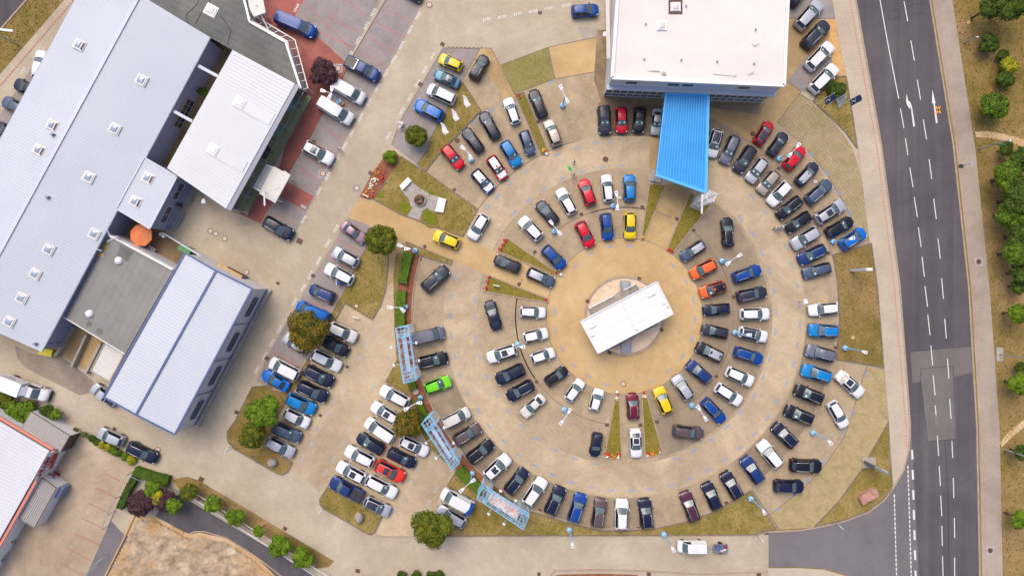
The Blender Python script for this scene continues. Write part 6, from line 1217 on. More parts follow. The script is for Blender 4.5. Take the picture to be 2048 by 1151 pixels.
def road_lamp(base, tip, lb, h=8, sign=False, pad=False):
    b = empty('road_lamp', P(*base)); tag(b, lb, 'street lamp', 'grey lamps along the road'); t = P(*tip, h) - b.location; t.z = 0
    m = MB(); m.tube((0, 0, 0), (0, 0, h - .3), .13, .08, 8); part('pole', m, 'steel', b); d_ = t.normalized(); L0 = t.length
    m = MB(); m.tube((0, 0, h - .35), (t.x * .8, t.y * .8, h), .06, n=6); part('arm', m, 'steel', b); m = MB(); m.bar((t.x * .5, t.y * .5, h), (t.x, t.y, h), .3, .14); part('lamp_head', m, 'lgt', b)
    if sign: m = MB(); m.bar(d_ * -.5 + Vector((0, 0, 3.6)), d_ * 1.4 + Vector((0, 0, 3.6)), .08, .5); part('green_sign', m, 'greenp', b)
    if pad: m = MB(); m.box((0, 0, .05), (1.0, 2.1, .1)); part('footing', m, 'concrete', b)
road_lamp((1957, 298), (2022, 281), 'grey road lamp with small green sign beside the trodden path', 6.2, True); road_lamp((1999, 708), (2075, 716), 'grey road lamp on a concrete footing on the east verge', 6, False, True)
road_lamp((2008, 898), (2065, 914), 'southernmost grey road lamp, on the east verge', 6); road_lamp((1928, 86), (1955, 75), 'small grey lamp on the north end of the east footpath', 3); road_lamp((36, 90), (26, 62), 'grey lamp on the verge beside the north-west street', 7)
b = empty('road_sign', P(1921, 332)); tag(b, 'small sign post in a rubber foot on the east footpath', 'sign'); m = MB(); m.box((0, 0, .12), (.7, .5, .12)); part('foot', m, CLAD, b); m = MB(); m.tube((0, 0, .1), (0, 0, 2.6), .04); part('post', m, 'steel', b); m = MB(); m.box((.0, 0, 2.3), (.05, .6, .6)); part('plate', m, 'lgt', b)
for x, y, lb, rz in ((465, 893, 'small sign post at the edge of the green tree island', 60), (648, 1013, 'small sign post at the corner of the boulder lawn', 50), (1512, 1066, 'small blue sign post at the south lawn tip', -50), (1668, 1043, 'small sign post on the south-east corner lawn', -40), (733, 392, 'low white sign beside the flower bed', -25), (993, 571, 'low white sign on the western wedge lawn', -12), (713, 634, 'low white curved sign at the tip of the lawn', -20)):
    b = empty('small_sign', P(x, y), R(rz)); tag(b, lb, 'sign', 'small signs'); low = 'low' in lb; hh = .6 if low else 2.2
    m = MB(); m.tube((-.3, 0, 0), (-.3, 0, hh), .04); m.tube((.3, 0, 0), (.3, 0, hh), .04); part('posts', m, 'steel', b); m = MB(); m.bar((-.5, 0, hh), (.5, 0, hh), .14 if low else .06, .3); part('plate', m, 'white' if low else 'lgt', b)
# ------------------------------------------------------------------ light blue truss frames with banners
def truss(name, lab, tops, banner, bf=(.38, .64, 5.75, 5.3)):
    """tops: outer/inner corners of the top, photo px at height h"""
    h = 6.0; o1, i1, i2, o2 = [P(*p, h) for p in tops]; b = empty(name, ((o1 + i1 + i2 + o2) / 4).xy.to_3d()); tag(b, lab, 'billboard', 'light blue truss frames along the hedge')
    O1, I1, I2, O2 = [v - b.location for v in (o1, i1, i2, o2)]; ax = ((I2 - I1) + (O2 - O1)).normalized(); ax.z = 0; tw = 1.5
    for (o_, i_, s_) in ((O1, I1, 1), (O2, I2, -1)):
        m = MB(); c4 = [o_, i_, i_ + ax * tw * s_, o_ + ax * tw * s_]
        for v in c4: m.bar((v.x, v.y, .25), (v.x, v.y, h), .09, .09)
        tower = part('tower', m, 'lblue', b)
        for k in range(6):
            z_ = .9 + k * .98; m = MB()
            for u in (0, 2): a_, c_ = c4[u], c4[(u + 1) % 4]; m.bar((a_.x, a_.y, z_), (c_.x, c_.y, z_), .05, .05)
            part('rung', m, 'lblue', tower)
        m = MB()
        for t in (0, .33, .66, 1): a_, c_ = lerp(c4[0], c4[3], t), lerp(c4[1], c4[2], t); m.bar((a_.x, a_.y, h), (c_.x, c_.y, h), .05, .07)
        part('top_grating', m, 'lblue', tower)
        cc = sum(c4, Vector()) / 4; m = MB(); m.box((cc.x, cc.y, .14), (1.7, 1.9, .22), math.atan2(ax.y, ax.x)); part('footing', m, 'concrete', tower)
    m = MB()
    for a_, c_ in ((O1, O2), (I1, I2)):
        for z_ in (h, h - 1.0): m.bar((a_.x, a_.y, z_), (c_.x, c_.y, z_), .1, .1)
    part('beam', m, 'lblue', b)
    n = 7
    for k in range(n + 1):
        m = MB(); a_, c_ = lerp(O1, O2, k / n), lerp(I1, I2, k / n); m.bar((a_.x, a_.y, h), (c_.x, c_.y, h), .06, .06)
        if k < n: e = lerp(I1, I2, (k + 1) / n) if k % 2 else lerp(O1, O2, (k + 1) / n); f = a_ if k % 2 else c_; m.bar((f.x, f.y, h), (e.x, e.y, h), .05, .05)
        m.bar((a_.x, a_.y, h), (a_.x, a_.y, h - 1), .05, .05); part('lattice_bar', m, 'lblue', b)
    # banner hanging between the towers, leaning slightly
    p0, p1 = lerp(O1, I1, bf[0]) + ax * 1.5, lerp(O2, I2, bf[0]) - ax * 1.5; q0, q1 = lerp(O1, I1, bf[1]) + ax * 1.5, lerp(O2, I2, bf[1]) - ax * 1.5
    m = MB(); tp, bt = bf[2], bf[3]; vs = [(p0.x, p0.y, tp), (p1.x, p1.y, tp), (q1.x, q1.y, bt), (q0.x, q0.y, bt)]; th = Vector((0, 0, .04)); m.add([Vector(v) for v in vs] + [Vector(v) - th for v in vs], [(0, 1, 2, 3), (7, 6, 5, 4), (0, 4, 5, 1), (2, 6, 7, 3)]); bn = part('banner', m, banner, b)
    m = MB()
    for z_, u, v in ((tp, p0, p1), (bt, q0, q1)): m.bar(Vector((u.x, u.y, z_)) - ax * 1.6, Vector((v.x, v.y, z_)) + ax * 1.6, .07, .07)
    part('banner_rail', m, 'lblue', b)
    yd = (O1 - I1).normalized(); yd.z = 0
    for base_, s_ in ((O1, 1), (I1, -1)):
        for t in (.33, .66):
            e0 = lerp(O1 if s_ > 0 else I1, O2 if s_ > 0 else I2, t); e1 = e0 + yd * s_ * (1.2 if s_ > 0 else .7); z_ = h - 1.0; m = MB(); m.bar((e0.x, e0.y, z_), (e1.x, e1.y, z_), .06, .06); fl = part('lamp_arm', m, 'lblue', b); m = MB(); m.box((e1.x, e1.y, z_ + .05), (.42, .26, .16), math.atan2(ax.y, ax.x)); part('floodlight', m, 'lgt', fl)
def bannermat(name, cols, sc_):
    m, t, n, b = newmat(name); g = n.new('ShaderNodeNewGeometry'); q = n.new('ShaderNodeTexNoise'); q.inputs['Scale'].default_value = sc_; q.inputs['Distortion'].default_value = 2.5; t.links.new(g.outputs['Position'], q.inputs['Vector'])
    cr = n.new('ShaderNodeValToRGB'); cr.color_ramp.elements[0].position = .3; cr.color_ramp.elements[0].color = cols[0]; cr.color_ramp.elements[1].position = .7; cr.color_ramp.elements[1].color = cols[-1]
    for k, c in enumerate(cols[1:-1]): e = cr.color_ramp.elements.new(.3 + .4 * (k + 1) / (len(cols) - 1)); e.color = c
    t.links.new(q.outputs[0], cr.inputs[0]); t.links.new(cr.outputs[0], b.inputs['Base Color']); b.inputs['Roughness'].default_value = .6; return m
bn1 = bannermat('pale_blue_banner', [D(224, 232, 242), D(206, 222, 240), D(230, 236, 244)], .6); bn2 = bannermat('red_and_white_print', [D(236, 226, 222), D(240, 232, 228), D(220, 160, 140), D(238, 228, 222), D(222, 206, 200)], .5)
truss('truss_billboard', 'northern light blue truss frame with pale banner, on the mulch beside the hedge', [(791, 656), (816, 652), (832, 760), (807, 766)], bn1)
truss('truss_billboard', 'middle light blue truss frame with pale banner, slanting beside the brown tree', [(843, 847), (861, 832), (918, 926), (904, 940)], bn1)
truss('truss_billboard', 'southern light blue truss frame with red and white printed banner', [(954, 996), (966, 974), (1058, 1032), (1047, 1058)], bn2, (.25, .95, 5.75, 4.2))
# ------------------------------------------------------------------ flags, pylons, boulders
for k, (tx, ty, mt, lb) in enumerate(((1669, 186, 'navyf', 'navy flag with white emblem, left of the white flag by the dark bush'), (1693, 187, 'white', 'white flag between the two navy flags by the dark bush'), (1721, 188, 'navyf', 'navy flag with white emblem hanging over the west footpath'))):
    h = 7.0; b0 = P(tx, ty, h).xy.to_3d(); b = empty('flag_on_pole', b0); tag(b, lb, 'flag', 'three flags beside the footpath'); m = MB(); m.tube((0, 0, 0), (0, 0, h), .06, .04, 8); part('pole', m, 'lgt', b)
    m = MB(); n = 8; d_ = Vector((.55, -.84, 0)); nn = Vector((.84, .55, 0)); vs = []
    for i in range(n + 1):
        for j in range(5):
            u = j / 4; z_ = h - .15 - i / n * 3.1 - u * .25; wv = (.9 if mt != 'white' else .5 + .9 * i / n); vs.append(d_ * u * wv + nn * .12 * math.sin(i * .9 + u * 4) * u + Vector((0, 0, z_)))
    fs = [(i * 5 + j, i * 5 + j + 1, i * 5 + 5 + j + 1, i * 5 + 5 + j) for i in range(n) for j in range(4)]; m.add(vs, fs); fl = part('cloth', m, mt, b, True)
    if mt != 'white':
        m = MB()
        for (u0, s0), (u1, s1) in (((.2, 1.0), (.7, 1.5)), ((.7, 1.5), (.3, 1.9)), ((.25, 2.2), (.7, 2.5))):
            for side in (-.16, .16): m.bar(d_ * u0 * .9 + nn * side + Vector((0, 0, h - .3 - s0)), d_ * u1 * .9 + nn * side + Vector((0, 0, h - .3 - s1)), .1, .03)
        part('emblem', m, 'lgt', fl)
    else:
        m = MB()
        for s0 in (.9, 1.4, 1.9, 2.3): m.bar(d_ * .1 - nn * .1 + Vector((0, 0, h - s0)), d_ * .3 - nn * .1 + Vector((0, 0, h - s0 - .1)), .08, .03)
        part('emblem', m, 'navyf', fl)
for k, (tx, ty, lb) in enumerate(((925, 190, 'northernmost'), (902.6, 218, 'middle'), (881, 245, 'southernmost'))):
    h = 4.6; b = empty('feather_flag', P(tx, ty, h).xy.to_3d()); tag(b, lb + ' of three white feather flags on the triangular lawn', 'flag', 'white feather flags'); m = MB(); m.tube((0, 0, 0), (0, 0, h), .04, .02, 6); part('pole', m, 'lgt', b)
    m = MB(); vs = []; d_ = Vector((.52, -.85, 0)); nn = Vector((.85, .52, 0)); n = 9
    for i in range(n + 1):
        for j in range(4): t = i / n; wv = .12 + .62 * math.sin(min(1, t * 1.1) * 2.0) * (1 if t < .8 else 1.25 - (t - .8)); vs.append(d_ * t * 1.75 - nn * (j / 3 - .5) * wv + nn * .1 * math.sin(t * 6) + Vector((0, 0, h - .1 - t * .5 + .08 * math.sin(t * 7 + j))))
    m.add(vs, [(i * 4 + j, i * 4 + j + 1, i * 4 + 4 + j + 1, i * 4 + 4 + j) for i in range(n) for j in range(3)]); part('cloth', m, 'white', b, True)
b = empty('sign_pylon', P(1703, 540)); tag(b, 'slim white sign pylon standing on the eastern lawn', 'pylon'); m = MB(); m.box((0, 0, 2.6), (.5, .4, 4.9)); part('body', m, 'gwall', b); m = MB(); m.box((0, 0, 5.1), (.9, .42, .35)); m.box((.05, 0, 4.2), (.5, .44, 1.4)); part('sign_box', m, 'white', b)
b = empty('sign_slab', P(1735, 924)); tag(b, 'dark slanting sign slab with white letters on a concrete plate', 'sign'); m = MB(); m.prism(local(b, PP([(1723, 913), (1750, 913), (1750, 934), (1724, 935)])), 0, .25); part('plate', m, 'concrete', b)
u = Vector((.86, -.5, 0)); c0 = P(1735, 926) - b.location; m = MB(); a1 = c0 - u * .85; a2 = c0 + u * .85; nn = Vector((.5, .86, 0)) * .18
m.add([a1 - nn + Vector((0, 0, .2)), a2 - nn + Vector((0, 0, .2)), a2 + nn + Vector((0, 0, .2)), a1 + nn + Vector((0, 0, .2)), a1 * 1 - nn + Vector((0, 0, 3.4)), a2 - nn + Vector((0, 0, 4.6)), a2 + nn + Vector((0, 0, 4.6)), a1 + nn + Vector((0, 0, 3.4))], [(4, 5, 6, 7), (0, 1, 5, 4), (1, 2, 6, 5), (2, 3, 7, 6), (3, 0, 4, 7)]); part('slab', m, pmat('slate_sign_blue', D(84, 90, 108), .4), b)
for k in range(4): m = MB(); q = lerp(a1, a2, .52 + k * .11) + nn * 1.05 + Vector((0, 0, 3.7 + k * .14)); m.box(q, (.1, .05, .3), math.atan2(u.y, u.x)); m.box(q + Vector((0, 0, .26)), (.16, .16, .03), math.atan2(u.y, u.x)); part('letter', m, 'lgt', b)
def rockobj(name, lab, x, y, rad, mat, seed, rz=0, sharp=.16, z=.1):
    r_ = random.Random(seed); m = MB(); m.blob((0, 0, rad[2] * .5), rad, 0, 3, rn=r_, rz=R(rz)); ax = [Vector((r_.uniform(-1, 1), r_.uniform(-1, 1), r_.uniform(-.2, 1))).normalized() for _ in range(9)]
    vs = []
    for v in m.v:
        v = Vector(v); p_ = v - Vector((0, 0, rad[2] * .5))
        for a_ in ax:
            lim = (abs(a_.x) * rad[0] + abs(a_.y) * rad[1] + abs(a_.z) * rad[2]) * .78
            if p_.dot(a_) > lim: p_ -= a_ * (p_.dot(a_) - lim)
        vs.append(tuple(p_ * (1 + r_.uniform(-.02, .02)) + Vector((0, 0, rad[2] * .5))))
    m.v = vs; o = m.build(name, M[mat], loc=P(x, y) + Vector((0, 0, z))); tag(o, lab, 'boulder')
rockobj('boulder', 'grey angular boulder on the lawn of the green tree island', 546.5, 923, (.75, .7, .7), 'rock', 5)
rockobj('boulder', 'pale rounded boulder on the lawn beside the covered pickup', 719.7, 1032, (.68, .85, .75), 'rock', 8, 10)
m = MB(); m.prism([(-1.55, -.7), (1.4, -.78), (1.62, .1), (1.5, .75), (-.9, .82), (-1.5, .5)], 0, .8); me = m.mesh('block'); bm = bmesh.new(); bm.from_mesh(me); bmesh.ops.bevel(bm, geom=bm.edges[:], offset=.12, segments=2, affect='EDGES'); bmesh.ops.subdivide_edges(bm, edges=bm.edges[:], cuts=2, use_grid_fill=True)
rr = random.Random(4)
for v in bm.verts: v.co += Vector([rr.uniform(-.045, .045) for _ in range(3)])
bm.to_mesh(me); bm.free(); o = link('sandstone_block', me, M['rockr'], None, P(1733, 989) + Vector((0, 0, .1))); o.rotation_euler = (0, 0, R(32)); tag(o, 'reddish rectangular sandstone block on the south-east corner lawn', 'boulder')
# parasol and courtyard things
b = empty('parasol', P(279.7, 470, 2.7).xy.to_3d()); tag(b, 'octagonal orange parasol in the small courtyard', 'parasol'); m = MB(); pts = [(1.72 * math.cos(R(22.5 + 45 * k)), 1.72 * math.sin(R(22.5 + 45 * k)), 2.4) for k in range(8)]
for k in range(8): m2 = MB(); m2.add([pts[k], pts[(k + 1) % 8], (0, 0, 3.0)], [(0, 1, 2)]); m2.add([pts[k], pts[(k + 1) % 8], (pts[(k + 1) % 8][0], pts[(k + 1) % 8][1], 2.25), (pts[k][0], pts[k][1], 2.25)], [(3, 2, 1, 0)]); part('canopy_panel', m2, 'orange', b)
m = MB(); m.tube((0, 0, 0), (0, 0, 3.05), .04); m.lathe((0, 0, 3.0), [(.08, 0), (.05, .1)], 8); part('pole', m, 'steel', b); m = MB(); m.box((0, 0, .08), (.7, .7, .12)); part('foot', m, 'concrete', b)
for x, y, rz, lb in ((293, 496, 20, 'grey garden chair south of the orange parasol'), (305, 473, 60, 'grey garden chair right of the orange parasol')):
    b = empty('garden_chair', P(x, y), R(rz)); tag(b, lb, 'chair', 'garden chairs'); m = MB(); m.box((0, 0, .45), (.5, .5, .05)); part('seat', m, 'steel', b); m = MB(); m.box((0, .26, .7), (.5, .05, .5)); part('backrest', m, 'steel', b)
    for u, v in ((-.22, -.22), (.22, -.22), (.22, .22), (-.22, .22)): m = MB(); m.bar((u, v, 0), (u, v, .44), .04, .04); part('leg', m, 'steel', b)
b = empty('slatted_rack', P(307, 500), R(-30)); tag(b, 'pale slatted wooden rack beside the parasol chairs', 'rack')
for k in range(5): m = MB(); m.bar((-.5 + k * .25, -.5, .8), (-.5 + k * .25, .5, .8), .08, .05); part('slat', m, 'white', b)
m = MB(); m.bar((-.55, -.4, .74), (.55, -.4, .74), .06, .06); m.bar((-.55, .4, .74), (.55, .4, .74), .06, .06)
for u in (-.5, .5):
    for v in (-.4, .4): m.bar((u, v, 0), (u, v, .72), .06, .06)
part('frame', m, 'white', b)
for x, y, lb in ((325, 469, 'left of two white round tubs by the annex corner'), (331, 473, 'right of two white round tubs by the annex corner')): m = MB(); m.lathe((0, 0, 0), [(.22, 0), (.25, .7), (.2, .75)], 12); o = m.build('round_tub', M['lgt'], loc=P(x, y)); tag(o, lb, 'tub', 'round white tubs')
m = MB(); m.prism([(-.95, -.5), (.95, -.5), (.95, .5), (-.95, .5)], .1, 1.2); m.prism([(-1, -.55), (1, -.55), (1, .55), (-1, .55)], 1.2, 1.3); o = m.build('green_container', M['greenp'], loc=P(377, 498)); o.rotation_euler = (0, 0, R(-28)); tag(o, 'green waste container beside the corner of the blue trimmed roof', 'bin')
m = MB(); m.bar(P(330, 466, .9), P(436, 530, .9), .18, 1.8); o = m.build('yard_wall', M['gwall']); tag(o, 'grey wall between the parasol courtyard and the paved yard', 'wall')
b = empty('rooftop_antenna', P(240, 478, 4.2) ); tag(b, 'white antenna arms on the grey felt roof by the hall', 'antenna'); m = MB(); m.tube((0, 0, 0), (0, 0, 2.2), .06); part('mast', m, 'lgt', b); m = MB(); m.tube((0, 0, 2.1), (-.5, 1.3, 2.5), .05); m.tube((-.7, -.5, 2.0), (1.0, .3, 2.2), .05); part('arm', m, 'lgt', b)
b = empty('rooftop_antenna', P(206, 500, 4.2)); tag(b, 'small white antenna near the edge of the grey felt roof', 'antenna'); m = MB(); m.tube((0, 0, 0), (0, 0, 1.2), .05); part('mast', m, 'lgt', b); m = MB(); m.tube((-.5, .2, 1.1), (.5, -.2, 1.2), .04); part('arm', m, 'lgt', b)
# fences
def railfence(name, lab, pts, h, n, rails, mat='lgt', rr_=.035):
    w0 = PP(pts); b = empty(name, w0[0]); tag(b, lab, 'fence')
    for u, v in zip(w0, w0[1:]):
        u, v = u - b.location, v - b.location; k = max(1, int((v - u).length / n))
        for i in range(k + 1): p_ = lerp(u, v, i / k); m = MB(); m.tube((p_.x, p_.y, 0), (p_.x, p_.y, h), rr_, n=6); part('post', m, mat, b)
        for z_ in rails: m = MB(); m.tube((u.x, u.y, z_), (v.x, v.y, z_), rr_, n=6); part('rail', m, mat, b)
railfence('pipe_fence', 'upper white pipe fence along the row of round trees', [(378, 972), (400, 984), (659, 1146)], 1.0, 2.6, (1.0,), rr_=.06)
railfence('pipe_fence', 'lower white pipe fence beside the dark service road', [(380, 986), (400, 997), (640, 1150)], 1.0, 2.6, (1.0,), rr_=.06)
railfence('wire_fence', 'tall steel fence along the east side of the dirty yard', [(268, 942), (243, 990), (217, 1050)], 1.9, 2.2, (1.9, .15), 'steel', .05)
railfence('wire_fence', 'steel fence between the clipped hedge and the purple tree', [(268, 942), (312, 962), (358, 980)], 1.9, 2.2, (1.9, .15), 'steel', .05)
railfence('site_fence', 'steel site fence along the sand yard edge, bottom left', [(217, 1106), (198, 1123), (176, 1151)], 1.7, 2.2, (1.7, .9), 'steel', .04)
for pts, lb in (([(270, 1029), (245, 1083), (211, 1151)], 'long timber edging on the west side of the sand yard'), ([(344, 1051), (368, 1064)], 'short timber plank at the top of the sand yard'), ([(400, 1080), (427, 1092)], 'pale timber plank on the sand right of the middle'), ([(460, 1108), (484, 1120)], 'pale timber plank nearest the road kerb'), ([(519, 1138), (545, 1151)], 'pale timber plank at the bottom edge')):
    w0 = PP(pts); m = MB()
    for u, v in zip(w0, w0[1:]): m.bar(u + Vector((0, 0, .12)), v + Vector((0, 0, .12)), .22, .2)
    o = m.build('timber_plank', M['wood']); tag(o, lb, 'plank', 'timber edging of the sand yard')
strip('wheel_rut', [(297, 1067), (330, 1085), (370, 1108), (420, 1134)], .4, .02, 'court')
# bicycles at the red striped hall
def bicycle(x, y, rz, lb):
    b = empty('bicycle', P(x, y), R(rz)); tag(b, lb, 'bicycle', 'bicycles by the red striped hall')
    for u in (-.52, .52):
        m = MB(); n = 20
        for k in range(n): a0, a1 = 6.283 * k / n, 6.283 * (k + 1) / n; m.tube((u + .34 * math.cos(a0), 0, .34 + .34 * math.sin(a0)), (u + .34 * math.cos(a1), 0, .34 + .34 * math.sin(a1)), .025, n=4, cap=False)
        part('wheel', m, TYRE, b)
    m = MB()
    for p0, p1 in (((-.52, 0, .34), (-.1, 0, .34)), ((-.1, 0, .34), (.42, 0, .85)), ((-.1, 0, .34), (-.2, 0, .85)), ((-.2, 0, .85), (.4, 0, .88)), ((-.2, 0, .85), (-.52, 0, .34)), ((.52, 0, .34), (.4, 0, .95))): m.tube(p0, p1, .025, n=5)
    part('frame', m, 'steel', b); m = MB(); m.tube((.4, -.28, .97), (.4, .28, .97), .02); part('handlebar', m, 'steel', b); m = MB(); m.box((-.22, 0, .92), (.26, .13, .06)); part('saddle', m, TYRE, b)
bicycle(38, 1064, 70, 'bicycle nearest the low store at the foot of the red striped hall'); bicycle(34, 1076, 75, 'second bicycle below the low store, standing by the hall'); bicycle(14, 1112, 60, 'bicycle by the small red panel near the bottom left corner')
m = MB(); w0 = [P(2, 1108, 3.5), P(12, 1092, 3.5), P(14, 1096, 2.5), P(4, 1112, 2.5)]
# ------------------------------------------------------------------ people
def person(x, y, face, shirt, trousers, hair, lab, pose='stand', skin=(206, 160, 132), group=None):
    b = empty('person', P(x, y), R(face)); tag(b, lab, 'person')
    V = [(0, 0, .95), (0, 0, 1.18), (0, 0, 1.40), (.02, 0, 1.52), (.03, 0, 1.64), (.03, 0, 1.72)]; Ed = [(0, 1), (1, 2), (2, 3), (3, 4), (4, 5)]; Rr = [.15, .14, .15, .06, .095, .07]
    walk = .16 if pose != 'bend' else .05
    def chain(s, pts, rs):
        k = s
        for p_, r_ in zip(pts, rs): V.append(p_); Rr.append(r_); Ed.append((k, len(V) - 1)); k = len(V) - 1
    chain(0, [(walk * .3, .10, .88), (walk * .8, .11, .48), (walk, .11, .09), (walk + .14, .11, .05)], [.10, .07, .05, .045]); chain(0, [(-walk * .3, -.10, .88), (-walk * .6, -.11, .48), (-walk * 1.3, -.11, .10), (-walk * 1.3 + .14, -.11, .05)], [.10, .07, .05, .045])
    ra = .45 if pose in ('carry', 'bend') else .05
    chain(2, [(0, .20, 1.40), (-.05 + ra * .4, .27, 1.14), (.08 + ra, .24, .98), (.14 + ra, .23, .93)], [.065, .05, .04, .035]); chain(2, [(0, -.20, 1.40), (-.06, -.27, 1.14), (.10, -.25, .95), (.14, -.24, .88)], [.065, .05, .04, .035])
    if pose == 'bend':
        for i in range(len(V)):
            px_, py_, pz_ = V[i]
            if pz_ > .95: t = pz_ - .95; V[i] = (px_ * .6 + t * .75, py_, .95 + t * .62)
    me = bpy.data.meshes.new('person_body'); me.from_pydata(V, Ed, []); o = bpy.data.objects.new('t', me); COL.objects.link(o); md = o.modifiers.new('k', 'SKIN'); md.use_smooth_shade = True
    for i, sv in enumerate(me.skin_vertices[0].data): sv.radius = (Rr[i], Rr[i] * (1.25 if i in (0, 1, 2) else 1)); sv.use_root = (i == 0)
    s2 = o.modifiers.new('s', 'SUBSURF'); s2.levels = 1; s2.render_levels = 1; dg = bpy.context.evaluated_depsgraph_get(); ev = o.evaluated_get(dg); m2 = bpy.data.meshes.new_from_object(ev); bpy.data.objects.remove(o)
    for mt in (pmat('shirt_cloth', D(*shirt), .8), pmat('trouser_cloth', D(*trousers), .8), pmat('skin', D(*skin), .6)): m2.materials.append(mt)
    hd = Vector(V[4])
    for p_ in m2.polygons:
        c = p_.center; p_.material_index = 2 if ((c - hd).length < .17 or c.z < .0) else (1 if c.z < .93 and abs(c.y) < .2 and c.z < .92 and not (abs(c.y) > .19) else (2 if abs(c.y) > .2 and c.z < 1.12 and pose != 'bend' else 0))
    bo = bpy.data.objects.new('body', m2); COL.objects.link(bo); bo.parent = b
    m = MB(); m.blob((hd.x - .015, 0, hd.z + .045), (.112, .10, .09), .03, 2); part('hair', m, pmat('hair', D(*hair), .8), b, True)
    for s_ in (-1, 1): m = MB(); m.blob((hd.x + .088, s_ * .035, hd.z + .0), (.012, .014, .01), 0, 1); part('eye', m, 'dark', b)
    m = MB(); m.blob((hd.x + .105, 0, hd.z - .02), (.02, .014, .02), 0, 1); part('nose', m, pmat('nose_skin', D(*skin), .6), b)
    return b
person(1147, 325, -80, (226, 236, 240), (120, 120, 130), (80, 56, 40), 'person in white shirt walking alone on the ring lane')
person(1146, 350, -60, (176, 210, 240), (70, 80, 120), (150, 120, 96), 'person in light blue shirt carrying a green flag on the ring lane', 'carry')
m = MB(); m.add([(0, 0, 1.5), (-.55, .35, 1.2), (-.9, .8, 1.7), (-.3, .75, 1.9)], [(0, 1, 2, 3)]); m.add([(0, 0, 1.48), (-.55, .35, 1.18), (-.9, .8, 1.68), (-.3, .75, 1.88)], [(3, 2, 1, 0)]); o = m.build('green_flag', pmat('bright_green_cloth', D(96, 226, 126), .7), loc=P(1144, 347)); tag(o, 'bright green flag held by the person on the ring lane', 'flag')
person(1547, 457, 10, (226, 206, 206), (60, 56, 60), (60, 44, 36), 'leftmost of three people walking on the eastern ring lane'); person(1553.5, 459, 0, (120, 150, 206), (70, 90, 150), (90, 66, 50), 'person in blue between two others on the eastern ring lane'); person(1560.5, 455, 15, (236, 232, 234), (90, 60, 60), (70, 50, 40), 'person in white, rightmost of three by the black estate car')
person(682, 302, 150, (244, 236, 240), (90, 80, 90), (120, 90, 70), 'person in white top standing beside the entry lane'); person(660, 335, 160, (230, 180, 226), (100, 70, 90), (60, 44, 40), 'person in pink top beside the white sunroof SUV')
person(682, 568, 110, (70, 110, 220), (60, 90, 190), (180, 120, 80), 'person in blue work clothes bending at the open door of a white estate', 'bend')
m = MB(); m.bar(P(673.5, 558, 1.0), P(674.5, 571, 1.0), .07, .9); o = m.build('open_car_door', PAINT['white']); 
pr = [q for q in bpy.data.objects if q.get('label', '').startswith('white estate car with its rear door open')]
if pr: o.name = 'open_door'; o.parent = pr[0]; o.matrix_parent_inverse = (Matrix.Translation(pr[0].location) @ pr[0].rotation_euler.to_matrix().to_4x4() @ Matrix.Diagonal((*pr[0].scale, 1))).inverted()
# ------------------------------------------------------------------ trees, hedges, flowers
def crownmesh(name, seed, n=2600, lobes=9, leaf=.17, flat=.62, ragged=.22, conifer=False):
    """unit crown (radius 1): leaf faces spread in lobes around the crown volume"""
    r_ = random.Random(seed); m = MB(); L_ = [(Vector((0, 0, .0)), .72)]
    for k in range(lobes):
        a_ = 6.283 * k / lobes + r_.uniform(-.3, .3); q = r_.uniform(.42, .62); L_.append((Vector((q * math.cos(a_), q * math.sin(a_), r_.uniform(-.15, .3))), r_.uniform(.30, .30 + ragged)))
    for k in range(int(lobes * 1.3)):
        a_ = r_.uniform(0, 6.283); q = r_.uniform(.05, .45); L_.append((Vector((q * math.cos(a_), q * math.sin(a_), r_.uniform(.25, .5))), r_.uniform(.22, .36)))
    tot = sum(l[1] ** 2 for l in L_)
    for c, rad in L_:
        for k in range(int(n * rad ** 2 / tot)):
            d_ = Vector((r_.gauss(0, 1), r_.gauss(0, 1), r_.gauss(.35, 1))).normalized(); p_ = c + d_ * rad * r_.uniform(.84, 1.02); p_.z *= flat
            nn = (d_ + Vector((r_.uniform(-.7, .7), r_.uniform(-.7, .7), r_.uniform(-.4, .7)))).normalized(); u = nn.orthogonal().normalized(); q = Matrix.Rotation(r_.uniform(0, 6.28), 3, nn) @ u; v = nn.cross(q); s_ = leaf * r_.uniform(.6, 1.2)
            m.add([p_ - q * s_ * .9, p_ + v * s_ * .45, p_ + q * s_ * .9, p_ - v * s_ * .45], [(0, 1, 2, 3)])
    for c, rad in L_:
        bm = bmesh.new(); bmesh.ops.create_icosphere(bm, subdivisions=1, radius=rad * .86); vs = [(v.co.x + c.x, v.co.y + c.y, (v.co.z + c.z) * flat) for v in bm.verts]; m.add(vs, [tuple(v.index for v in f.verts) for f in bm.faces]); bm.free()
    return m.mesh(name)
CR = [crownmesh('crown_mesh', 1, 7000, 12, .07), crownmesh('crown_mesh', 2, 7000, 10, .07, .62, .26), crownmesh('crown_mesh', 3, 7000, 13, .07), crownmesh('crown_mesh', 4, 3200, 7, .10, .6, .32)]
def trunkmesh(seed):
    r_ = random.Random(seed); m = MB(); m.tube((0, 0, 0), (0, 0, .55), .1, .07, 8)
    for k in range(6): a_ = k * 1.05 + r_.uniform(-.2, .2); e = Vector((.5 * math.cos(a_), .5 * math.sin(a_), 1.0 + r_.uniform(-.1, .2))); m.tube((0, 0, .45), e * .6 + Vector((0, 0, .25)), .055, .035, 6); m.tube(e * .6 + Vector((0, 0, .25)), e, .035, .015, 5)
    return m.mesh('trunk_mesh', True)
TR = trunkmesh(2)
